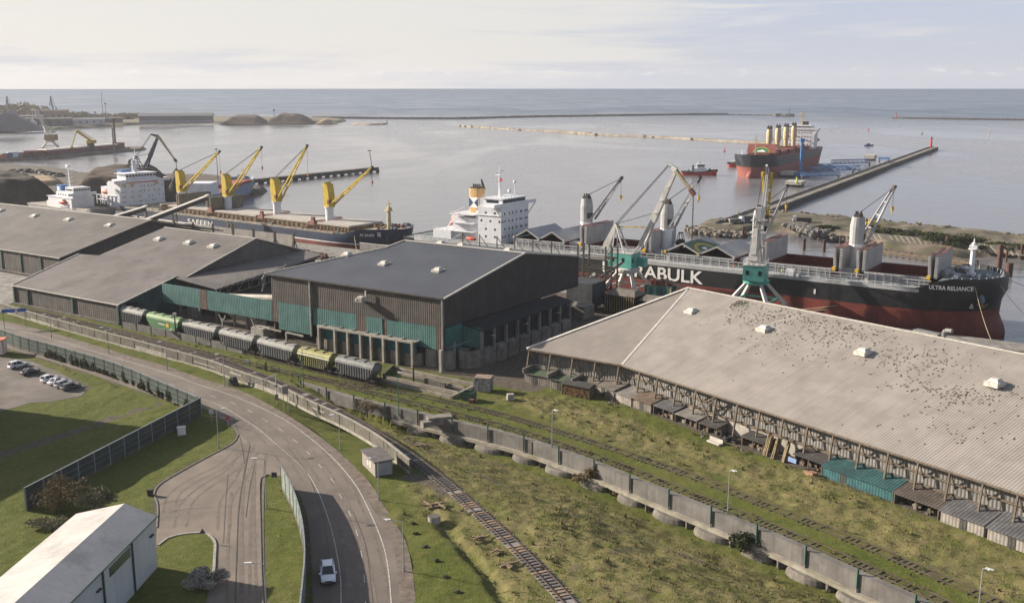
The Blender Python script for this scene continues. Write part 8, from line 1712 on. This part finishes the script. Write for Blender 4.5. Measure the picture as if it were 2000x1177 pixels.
DKG = M('dark_green_trim', (.03, .06, .045), .6, var=.15)
for x in (7.2, 15.2, 23, 31): mb = MB(); mb.bar((x, -.12 * sg, .1), (x, -.12 * sg, we - .05), .22, .2); mb.build('downpipe', DKG, ww)
mb = MB(); mb.bar((-.4, -.3 * sg, we - .02), (ll, -.3 * sg, we - .02), .14, .16); mb.build('gutter', DKG, ww)
mb = MB(); mb.box(7.7, 13.4, min(-.07 * sg, .0), max(-.07 * sg, .0), we - 1.9, we - .7); mb.build('window', M('strip_window', (.05, .075, .045), .25, var=.1), ww); mb = MB(); mb.box(18.6, 19.1, min(-.07 * sg, 0), max(-.07 * sg, 0), we - 4.2, we - 3.2); mb.build('yellow_notice', M('notice_yellow', (.50, .36, .03), .6), ww); mb = MB(); [mb.box(x, x + .9, min(-.3 * sg, 0), max(-.3 * sg, 0), we - 2.1, we - 1.9) for x in (1.0, 16)]; mb.build('wall_lamp', STEEL, ww)

# ================================================================ grain wagons
WGREY = M('wagon_grey', (.10, .103, .105), .65, var=.25, scale=.5, streak=.6, col2=(.11, .085, .065), cut=(.6, .75), c2scale=.5); WGR2 = M('wagon_pale', (.15, .152, .15), .65, var=.22, scale=.5, streak=.5, col2=(.13, .11, .09), cut=(.6, .75)); WGREEN = M('wagon_green', (.06, .15, .06), .6, var=.18, scale=.4, streak=.4); WYEL = M('wagon_yellow', (.235, .225, .075), .65, var=.2, scale=.4, streak=.35); WDK = M('wagon_dark', (.04, .042, .048), .65, var=.3, scale=.5, streak=.5); WROOFG = M('wagon_roof_light', (.21, .205, .19), .7, var=.2, scale=.5, grime=.2); WGRR = M('wagon_roof_green', (.17, .24, .12), .65, var=.15); WDARK = M('wagon_underframe', (.022, .021, .022), .8, var=.3)
def wagon(L, body, roof, label, ribs=True, curved=False, bright=False, band=None):
    o = bpy.data.objects.new('grain_wagon', None); COL.objects.link(o); o.empty_display_size = .5; tag(o, label, 'railway wagon', 'grain wagons on the track'); w = 1.5
    L2 = L / 2 - .55; z0, z1, z2 = 1.15, 3.55, 4.65; e = 1.7
    mb = MB()                                             # sides with sloping ends
    prof = [(-L2 + 1.9, z0), (L2 - 1.9, z0), (L2 - .15, z0 + 1.75), (L2 - .15, z1), (-L2 + .15, z1), (-L2 + .15, z0 + 1.75)]
    mb.extr([(x, -w, z) for x, z in prof], (0, 2 * w, 0)); bd = mb.build('body', body, o)
    mb = MB(); N = 9; arch = [(w * 1.03 * math.cos(math.pi * k / N), z1 + (z2 - z1) * math.sin(math.pi * k / N) ** .8) for k in range(N + 1)]
    ar2 = arch; mb.extr([(-L2, y, z) for y, z in ar2], (2 * L2, 0, 0)); rf = mb.build('roof', roof, o, smooth=False)
    mb = MB(); [mb.box(-L2 * .8 + L2 * 1.6 * k / 3 - .85, -L2 * .8 + L2 * 1.6 * k / 3 + .85, -.5, .5, z2 - .06, z2 + .16) for k in range(4)]; mb.build('roof_hatch', roof, rf)
    mb = MB(); [mb.box(-L2 * .8 + L2 * 1.6 * k / 3 + .9, -L2 * .8 + L2 * 1.6 * k / 3 + 1.25, -.7, .7, z2 - .1, z2 + .05) for k in range(4)]; mb.build('roof_walkway', WDARK, rf)
    if ribs:
        mb = MB(); n = 15
        for k in range(n):
            x = -L2 + .4 + (2 * L2 - .8) * k / (n - 1); zz = z0 if abs(x) < L2 - 1.9 else z0 + (abs(x) - L2 + 1.9)
            for y in (-w - .07, w + .07): mb.bar((x, y, min(zz, z1 - .3)), (x, y, z1), .17, .16)
        mb.build('ribs', WGR2 if not band else body, bd)
        mb = MB()
        for k in range(n - 1):
            x = -L2 + .4 + (2 * L2 - .8) * (k + .5) / (n - 1); zz = z0 + .1 if abs(x) < L2 - 2 else z0 + (abs(x) - L2 + 2.1)
            for y in (-w - .02, w + .02): mb.bar((x, y, min(zz, z1 - .4)), (x, y, z1 - .06), .36, .03)
        mb.build('side_panels', WDK, bd)
    else:
        mb = MB(); mb.extr([(x * .985, -w - .03, z) for x, z in prof], (0, .02, 0)); mb.box(-.4, 1.8, -w - .05, -w - .03, 2.5, 2.85); mb.build('side_text_band', body, bd) if False else None
        mb = MB(); mb.box(-1.6, 1.2, -w - .05, -w - .01, 2.45, 2.65); mb.build('side_stripe', LETTER, bd); mb = MB(); mb.box(1.7, 2.9, -w - .05, -w - .01, 2.1, 2.95); mb.build('orange_emblem', HOOKY, bd)
    if band: mb = MB(); [mb.bar((-L2, y, z1 - .02), (L2, y, z1 - .02), .12, .2) for y in (-w - .08, w + .08)]; mb.build('band', LETTER, bd)
    mb = MB(); mb.box(-L / 2 + .1, L / 2 - .1, -1.35, 1.35, .85, 1.13); [mb.prism([(x - .9, -.9), (x + .9, -.9), (x + .9, .9), (x - .9, .9)], .45, 1.0, top=[(x - 1.3, -1.2), (x + 1.3, -1.2), (x + 1.3, 1.2), (x - 1.3, 1.2)]) for x in (-2.2, 2.2)]
    [mb.bar((sx * (L2 - .3), y, 1.1), (sx * (L2 - .3), y, z1), .1) for sx in (-1, 1) for y in (-1.2, 1.2)]; [mb.bar((sx * (L2 - .2), y, 1.1), (sx * (L2 - 1.9), y, z1 - .5), .1) for sx in (-1, 1) for y in (-1.4, 1.4)]; [mb.tube((sx * (L / 2 - .1), 0, 1.0), (sx * (L / 2 + .3), 0, 1.0), .16, n=8) for sx in (-1, 1)]; mb.build('underframe', WDARK, o)
    for sx in (-1, 1):
        mb = MB(); c_ = sx * (L / 2 - 2.1); [mb.bar((c_ - 1.3, y, .62), (c_ + 1.3, y, .62), .22, .38) for y in (-.98, .98)]; bg = mb.build('bogie', WDARK, o)
        mb = MB(); [mb.tube((c_ + dx, y - .07, .47), (c_ + dx, y + .07, .47), .46, n=14) for dx in (-.92, .92) for y in (-.76, .76)]; mb.build('wheels', RAILM, bg)
    return o
tw = TRACK_WAGON; tot = sum((b - a).length for a, b in zip(tw, tw[1:]))
xs_end = [(250, 296), (296, 367), (365, 437), (436, 512), (511, 592), (590, 664), (662, 748)]
spec = [(WDK, WROOFG, 'dark grain wagon half hidden at the second warehouse corner', True, None), (WGREEN, WGRR, 'plain bright green grain wagon with white stripe and orange emblem', False, None), (WGREY, WROOFG, 'grey ribbed grain wagon right of the green one', True, None), (WGREY, WROOFG, 'grey ribbed grain wagon in the middle of the row, under the teal canopy', True, None), (WGR2, WROOFG, 'pale grey ribbed grain wagon left of the yellow one', True, None), (WYEL, WYEL, 'yellow green ribbed grain wagon with white band', True, True), (WGR2, WGR2, 'last grey ribbed grain wagon at the right end of the row', True, None)]
dn_ = walk(tw, .1); xw = [pixof(p)[0] for p, d in dn_]
def onw(x): return min(range(len(xw)), key=lambda k: abs(xw[k] - x))
for (x0, x1), (bo, ro, lb, ri_, bn_) in zip([(238, 296), (296, 366), (366, 437), (437, 511), (511, 590), (590, 662), (662, 746)], spec):
    ka, kb = onw(x0 - 2), onw(x1 - 3); pos, dr = dn_[(ka + kb) // 2]; wg = wagon((kb - ka) * .1 - .5, bo, ro, lb, ri_, band=bn_); wg.location = (pos.x, pos.y, .3); wg.rotation_euler = (0, 0, math.atan2(dr.y, dr.x))

# unloading pit walls, bins and boxes beside the last wagon
pz = thing('unloading_pit', 'parallel low concrete pit walls beyond the last grain wagon', 'pit', G(769, 720))
def lowwall(a, b, h, w, mat, name): pa, pb = G(*a) - G(769, 720), G(*b) - G(769, 720); mb = MB(); mb.bar(pa + Vector((0, 0, h / 2 - .1)), pb + Vector((0, 0, h / 2 - .1)), w, h + .2); mb.build(name, mat, pz)
TRIMC = M('pit_concrete', (.22, .19, .16), .92, var=.25, scale=.6, col2=(.12, .10, .08), cut=(.48, .68), streak=.3, grime=.3)
for a, b, h in (((769, 722), (925, 754), .75), ((776, 730), (908, 760), .6), ((747, 738), (895, 771), .7), ((747, 746), (883, 778), .6)): lowwall(a, b, h, .55, TRIMC, 'pit_wall')
lowwall((881, 779), (926, 757), .65, .6, TRIMC, 'end_wall'); lowwall((830, 748), (870, 758), 1.2, .5, CONC_D, 'inner_wall'); lowwall((749, 740), (770, 721), 1.3, .4, M('mossy', (.06, .07, .03), .95, var=.3, scale=1), 'mossy_end')
lowwall((790, 734), (903, 762), .05, 1.6, VOID, 'pit_shade'); lowwall((765, 745), (886, 775), .05, 1.2, VOID, 'pit_shade')  # black strips painted as the shade down between the pit walls
mb = MB(); mb.bar((0, 0, 0), (0, 0, 4.3), .34); tag(mb.build('steel_post', BROWNR, None, loc=G(808, 747)), 'single rusty steel post in the unloading pit', 'post')
bx_ = thing('shed_box', 'patched white tin store box with rusty lid beside the pit walls', 'box', G(945, 762), R(-14)); PATCH = M('patched_tin', (.30, .29, .275), .8, var=.25, scale=1.2, col2=(.14, .085, .055), cut=(.52, .62), c2scale=1.4, streak=.5, stripe=('x', .8, .3, .03))
mb = MB(); mb.box(-1.7, 1.7, -1.4, 1.4, .05, 3.0); mb.build('body', PATCH, bx_); mb = MB(); mb.box(-1.8, 1.8, -1.5, 1.5, 3.0, 3.1); mb.build('lid', M('rusty_lid', (.20, .13, .09), .9, var=.4, scale=1.5, col2=(.3, .27, .23), cut=(.5, .6), c2scale=2), bx_); mb = MB(); mb.box(-.1, .0, -1.46, -1.4, .1, 2.9); mb.box(1.7, 1.76, -.6, .5, .1, 2.2); mb.build('door', STEELG, bx_)
gb = thing('green_skip', 'green metal skip with open top at the end of the pit walls', 'skip', G(916, 780), R(-20)); GSK = M('skip_green', (.035, .10, .06), .7, var=.3, scale=1, streak=.5, col2=(.09, .06, .045), cut=(.6, .75)); mb = MB(); mb.box(-1.3, 1.3, -1, -.92, .1, 1.7); mb.box(-1.3, 1.3, .92, 1, .1, 1.7); mb.box(-1.3, -1.22, -.92, .92, .1, 1.7); mb.box(1.22, 1.3, -.92, .92, .1, 1.7); mb.box(-1.22, 1.22, -.92, .92, .1, .3); mb.build('body', GSK, gb); mb = MB(); [mb.bar((x, -1.04, .1), (x, -1.04, 1.7), .1) for x in (-1.2, -.4, .4, 1.2)]; mb.box(-1.2, 1.2, -.9, .9, 1.1, 1.25); mb.build('frame', STEEL, gb)
mb = MB(); mb.prism([(-.75, -.6), (.75, -.6), (.75, .6), (-.75, .6)], 0, 1.25, top=[(-.68, -.55), (.68, -.55), (.68, .55), (-.68, .55)]); tag(mb.build('concrete_block', CONC_L, None, loc=G(997, 780), rz=.2), 'small pale concrete block alone on the grass right of the white tin box', 'block')
bl = thing('bollard', 'small dark relay box beside the railway in front of the green skip', 'box', G(921, 786)); mb = MB(); mb.box(-.5, .5, -.4, .4, 0, .7); mb.bar((.6, 0, 0), (1.2, .3, .5), .3); mb.build('body', BROWNR, bl)

# fence posts and clutter by the lower railway
wf = thing('wire_fence', 'thin post and wire fence between the railways left of the retaining wall', 'fence', G(488, 716)); fl_ = [p - G(488, 716) for p in GL([(488, 716), (520, 724), (560, 735), (592, 748)], 0, 2)]
mb = MB(); [mb.bar(p, p + Vector((0, 0, 1.6)), .09) for p, d in walk(fl_, 2.6)]; mb.bar(fl_[2], fl_[2] + Vector((0, 0, 2.1)), .3); mb.build('posts', STEEL, wf); mb = MB(); [mb.bar(a + Vector((0, 0, z)), b + Vector((0, 0, z)), .03) for a, b in zip(fl_, fl_[1:]) for z in (.6, 1.1, 1.55)]; mb.build('wire', CABLE, wf); mb = MB(); mb.box(-.9, -.1, -.05, 0, 1.0, 1.8); mb.build('notice', WHITEP, wf)
def debris(px, n, ln, mat, label, name='timber_pile', seed=1, spread=.8):
    rs = random.Random(seed); mb = MB(); p = GZ(*px)
    for k in range(n): a = rs.uniform(-.5, .5) + (0 if k % 3 else 1.2); c = Vector((rs.uniform(-spread, spread), rs.uniform(-spread, spread) * .7, .18 + .2 * (k % 2))); d = Vector((math.cos(a - .5), math.sin(a - .5), rs.uniform(-.06, .06))) * ln / 2 * rs.uniform(.8, 1.1); mb.bar(c - d, c + d, .26, .2)
    tag(mb.build(name, mat, None, loc=p), label, 'timber', 'old sleepers by the lower railway')
OLDT = M('old_sleeper', (.20, .145, .095), .9, var=.35, scale=1.5, streak=.3)
debris((850, 990), 6, 2.7, OLDT, 'loose pale sleepers beside the concrete well ring', seed=3, spread=1.2); debris((943, 1052), 4, 1.8, OLDT, 'upper of three small sleeper stacks beside the ballast', seed=5, spread=.6); debris((971, 1080), 4, 1.7, OLDT, 'middle of three small sleeper stacks beside the ballast', seed=6, spread=.6); debris((998, 1106), 4, 2.2, OLDT, 'lowest of three small sleeper stacks beside the ballast', seed=7, spread=.7); debris((812, 868), 3, 3.0, TIMBER, 'grey weathered sleepers in the meadow beside the lower railway', seed=8, spread=1.2); debris((797, 856), 2, 2.4, TIMBER, 'two short weathered sleepers at the upper tip of the meadow', seed=9, spread=.6)
wr2 = thing('well_ring', 'concrete well ring with lid in the grass by the loose sleepers', 'well', G(848, 1016)); mb = MB(); mb.lathe([(.93, -.3), (.95, .7)], 20); mb.build('ring', CONC_L, wr2); mb = MB(); mb.lathe([(.9, .7), (.9, .77)], 20); mb.build('lid', CONC_D, wr2)
mb = MB(); mb.x = Matrix.Rotation(.3, 4, 'Z'); mb.box(-2.4, 2.4, -1.1, 1.1, -.5, 1.1); mb.x = Matrix.Rotation(.5, 4, 'Z'); mb.box(-4, -2.2, -1.4, .2, -.4, .7); tag(mb.build('broken_slab', CONC, None, loc=GZ(858, 822)), 'broken concrete slabs at the start of the recesses under the retaining wall', 'slabs')

# ================================================================ cars
def carpaint(n, c, r=.28): m, nt, b = newmat(n); b.inputs['Base Color'].default_value = rgb(c); b.inputs['Roughness'].default_value = r; b.inputs['Coat Weight'].default_value = .6; b.inputs['Coat Roughness'].default_value = .08; return m
CARGL = M('car_glass', (.012, .016, .022), .08, var=.05, spec=.7); CARBL = M('car_plastic', (.02, .02, .021), .7, var=.2); LITE = M('headlight_glass', (.5, .5, .48), .15, var=.05); TAILR = M('tail_red', (.30, .02, .02), .3)
def car(label, loc, rz, paint, suv=True, L=4.8, Wd=1.92, H=1.72, wagon_=True):
    o = thing('car', label, 'car', loc, rz, 'cars'); hl, hw = L / 2, Wd / 2; bz = .92 if suv else .82
    # lower body: rows of sections along x, front = +x
    S = [(-hl, .50, .72, .90), (-hl + .12, .36, .86, .97), (-hl + .8, .30, bz + .06, 1.0), (-.4, .28, bz + .03, 1.0), (hl - 1.55, .28, bz, 1.0), (hl - .75, .30, bz - .10, .98), (hl - .18, .36, bz - .22, .93), (hl, .46, bz - .36, .80)]
    mb = MB(); n = 10; V = []
    for x, z0, z1, k in S:
        w = hw * k
        V += [(x, -w * .86, z0), (x, -w * .98, z0 + .16), (x, -w, (z0 + z1) / 2), (x, -w * .965, z1 - .08), (x, -w * .86, z1), (x, w * .86, z1), (x, w * .965, z1 - .08), (x, w, (z0 + z1) / 2), (x, w * .98, z0 + .16), (x, w * .86, z0)]
    fs = [(i * n + j, i * n + (j + 1) % n, (i + 1) * n + (j + 1) % n, (i + 1) * n + j) for i in range(len(S) - 1) for j in range(n)] + [tuple(range(n - 1, -1, -1)), tuple((len(S) - 1) * n + j for j in range(n))]
    mb.add(V, fs); b = mb.build('body', paint, o, smooth=True); md = b.modifiers.new('e', 'EDGE_SPLIT'); md.split_angle = R(40)
    xr, xf = (-hl + (.25 if wagon_ else .75)), hl - 1.5
    lo = [(xr, hw * .84), (xf, hw * .84)]; tx0, tx1 = xr + (.35 if wagon_ else .75), xf - .95; tw_ = hw * .66; zt = H - .04
    g = MB(); g.add([(xr, -hw * .85, bz), (xf, -hw * .85, bz - .02), (xf, hw * .85, bz - .02), (xr, hw * .85, bz), (tx0, -tw_, zt), (tx1, -tw_, zt), (tx1, tw_, zt), (tx0, tw_, zt)], [(0, 1, 5, 4), (1, 2, 6, 5), (2, 3, 7, 6), (3, 0, 4, 7), (4, 5, 6, 7)]); g.build('windows', CARGL, o)
    mb = MB(); mb.prism([(tx0 - .08, -tw_ - .03), (tx1 + .06, -tw_ - .03), (tx1 + .06, tw_ + .03), (tx0 - .08, tw_ + .03)], zt - .03, zt + .05, top=[(tx0 + .1, -tw_ + .12), (tx1 - .1, -tw_ + .12), (tx1 - .1, tw_ - .12), (tx0 + .1, tw_ - .12)]); rf = mb.build('roof', paint, o)
    mb = MB()
    for s in (-1, 1):
        mb.bar((xf + .02, s * hw * .86, bz - .02), (tx1 + .03, s * (tw_ + .01), zt), .09, .09); mb.bar((xr - .02, s * hw * .86, bz), (tx0 - .03, s * (tw_ + .01), zt), .16, .12); xm = (xr + xf) / 2 - .1; mb.bar((xm, s * hw * .865, bz), (xm - .1, s * (tw_ + .02), zt), .1, .05); mb.bar((xm - 1.0, s * hw * .865, bz), (xm - .85, s * (tw_ + .02), zt), .12, .05)
    mb.build('pillars', paint, rf)
    for s in (-1, 1): mb = MB(); mb.bar((xf - .15, s * hw * .9, bz + .08), (xf - .12, s * (hw + .16), bz + .14), .2, .16); mb.build('mirror', paint, o)
    for s in (-1, 1): mb = MB(); mb.prism([(hl - .32, s * hw * .86), (hl - .02, s * hw * .60), (hl - .02, s * hw * .52), (hl - .4, s * hw * .70)][::s], bz - .34, bz - .19); mb.build('headlight', LITE, o); mb = MB(); mb.box(-hl - .01, -hl + .1, min(s * hw * .62, s * hw * .86), max(s * hw * .62, s * hw * .86), .72, .86); mb.build('tail_light', TAILR, o)
    mb = MB(); mb.box(hl - .06, hl + .02, -hw * .44, hw * .44, .52, .70) ; mb.box(hl - .05, hl + .015, -hw * .36, -hw * .04, .56, .78) if False else None; [mb.box(hl - .12, hl + .0, s * hw * .62 - .16, s * hw * .62 + .16, .38, .5) for s in (-1, 1)]; mb.box(hl - .06, hl + .01, -hw * .6, hw * .6, .34, .40); mb.build('grille', CARBL, o)
    for x in (-hl + .92, hl - .95):
        for s in (-1, 1):
            mb = MB(); mb.tube((x, s * (hw - .24), .36), (x, s * (hw + .01), .36), .36, n=18); wh = mb.build('wheel', CARBL, o); mb = MB(); mb.tube((x, s * (hw - .02), .36), (x, s * (hw + .025), .36), .23, n=14); mb.build('rim', STEELG, wh)
    return o
WCAR = carpaint('car_white', (.66, .66, .69)); GCAR = carpaint('car_silver', (.33, .33, .34)); KCAR = carpaint('car_black', (.018, .018, .022)); DCAR = carpaint('car_dark_grey', (.06, .06, .065))
d_ = G(645, 1160) - G(640, 1100); car('white SUV driving towards the camera on the shaded lane', G(640.5, 1127), math.atan2(d_.y, d_.x), WCAR, True, 4.9, 2.0, 1.74)
hdg = math.atan2((G(55, 710) - G(18, 718)).y, (G(55, 710) - G(18, 718)).x)
car('white estate car, uppermost in the car park', G(36, 717), hdg + .1, WCAR, True, 4.8, 1.85, 1.7); car('black car parked just below the white estate car', G(60, 730), hdg + .12, KCAR, False, 4.6, 1.82, 1.46, False)
car('leftmost white car of the four parked side by side', G(99, 744), hdg + .15, WCAR, True, 4.6, 1.82, 1.62); car('second car from the left of the four parked side by side', G(113, 749), hdg + .15, WCAR, False, 4.6, 1.82, 1.48, False); car('third car of the four parked side by side, silver grey', G(126, 754), hdg + .15, GCAR, False, 4.6, 1.82, 1.5, True); car('dark grey car at the right end of the four parked side by side', G(139, 759), hdg + .15, DCAR, False, 4.7, 1.84, 1.5, True)

# ================================================================ bushes in the foreground
tree((117, 1000), 6.4, 5.6, LF_BR, 'brown half bare bush before the end of the straight noise barrier', 'bush', 'bush', 0, 3800, .15, 2, None, 14); tree((184, 1000), 4.6, 4.1, LF_OL, 'rounded pale olive bush above the white warehouse roof', 'bush', 'bush', 0, 5200, .14, 3, None, 10); tree((92, 1034), 4.4, 2.2, LF_OL, 'low olive scrub below the brown bush', 'bush', 'bush', 0, 2200, .15, 4, None, 8)
tree((405, 1146), 3.4, 2.7, LF_GY, 'silvery grey bush at the kerb of the traffic island', 'bush', 'bush', 0, 3600, .14, 5, None, 10)
tree((0, 0), 5, 3.4, LF_BR, 'bare twiggy bush right of the concrete wall, before the retaining wall start', 'bush', 'bush', 0, 1500, .13, 6, None, 8, loc=GZ(717, 812)); tree((0, 0), 4.2, 3.6, LF_BR, 'dark bare bush under the retaining wall near the middle', 'bush', 'bush', 0, 1900, .15, 7, None, 8, loc=GZ(1147, 946)); tree((0, 0), 4.6, 3.8, LF_DK, 'dark green bush at the foot of the retaining wall toward the right', 'bush', 'bush', 0, 2600, .16, 8, None, 8, loc=GZ(1466, 1082))
for i, (x, y, lb) in enumerate(((1215, 968, 'small tawny bush in a recess under the retaining wall'), (1360, 1028, 'small olive bush right of the middle yard lamp'), (1190, 962, 'low green bush beside the dark bare bush'))): tree((0, 0), 2.4, 1.6, (LF_AU, LF_OL, LF_DK)[i], lb, 'bush', 'bush', 0, 700, .13, 30 + i, None, 5, loc=GZ(x, y))
rs = random.Random(14)
for k, (x, y) in enumerate(((806, 1022), (812, 1042), (830, 1068), (852, 1094), (893, 1156), (870, 1127))): mb = MB(); mb.blob((0, 0, .1), .4, seed=k, n=5, amp=.3, sq=(1.2, 1, .6)); tag(mb.build('earth_mound', M('mole_soil', (.045, .04, .02), .98, var=.3, scale=2), None, loc=G(x, y)), 'small dark earth mound, one of a row across the mown grass by the tall lamp', 'mound', 'earth mounds in the grass')

# building just outside the left edge: its shadow lies over the yard
bt = G(272, 833); sd2 = Vector((-math.cos(SUN_EL) * -math.cos(SUN_AZ), 0, 0)); H_ = 16.0; ofs = Vector((math.cos(SUN_AZ), math.sin(SUN_AZ), 0)) * (H_ / math.tan(SUN_EL)); cn = bt + ofs; db = (NB2[1] - NB2[0]).normalized()
ob_ = thing('brick_building', 'plain pale industrial block left of the car park, just outside the photo', 'building', cn, math.atan2(db.y, db.x)); mb = MB(); mb.box(0, 46, -22, 0, 0, H_); mb.build('wall', FBRK, ob_); mb = MB(); mb.box(-.2, 46.2, -22.2, .2, H_, H_ + .3); mb.build('roof', FDK, ob_); mb = MB(); [mb.box(2 + 5.4 * k, 5 + 5.4 * k, 0, .06, z, z + 1.8) for k in range(8) for z in (2, 5.5, 9)]; mb.build('window', GLASS, ob_)
kk = thing('kiosk', 'orange edged white kiosk at the left edge beside the noise barrier', 'kiosk', G(-6, 690), .2); mb = MB(); mb.box(-2.2, 2.0, -1.5, 1.5, 0, 3.4); mb.build('wall', WHITEP, kk); mb = MB(); mb.box(-2.4, 2.2, -1.7, 1.7, 3.4, 3.7); mb.box(1.75, 2.05, -1.56, -1.4, 0, 3.4); mb.build('orange_trim', ORNG2, kk); mb = MB(); mb.box(-1, 1, -1.56, -1.5, 1.6, 2.6); mb.build('notice', SBLU, kk)
# ================================================================ thin sea air
mb = MB(); mb.box(-3200, 3200, -300, 4200, -12, 125)
hm = bpy.data.materials.new('haze'); hm.use_nodes = True; nt = hm.node_tree; nt.nodes.clear(); out = nd(nt, 'ShaderNodeOutputMaterial'); pv = nd(nt, 'ShaderNodeVolumePrincipled'); pv.inputs['Color'].default_value = (.86, .88, .95, 1); pv.inputs['Density'].default_value = 6e-5; pv.inputs['Anisotropy'].default_value = .2; nt.links.new(pv.outputs[0], out.inputs['Volume'])
hz_ = mb.build('haze', hm); hz_['kind'] = 'stuff'
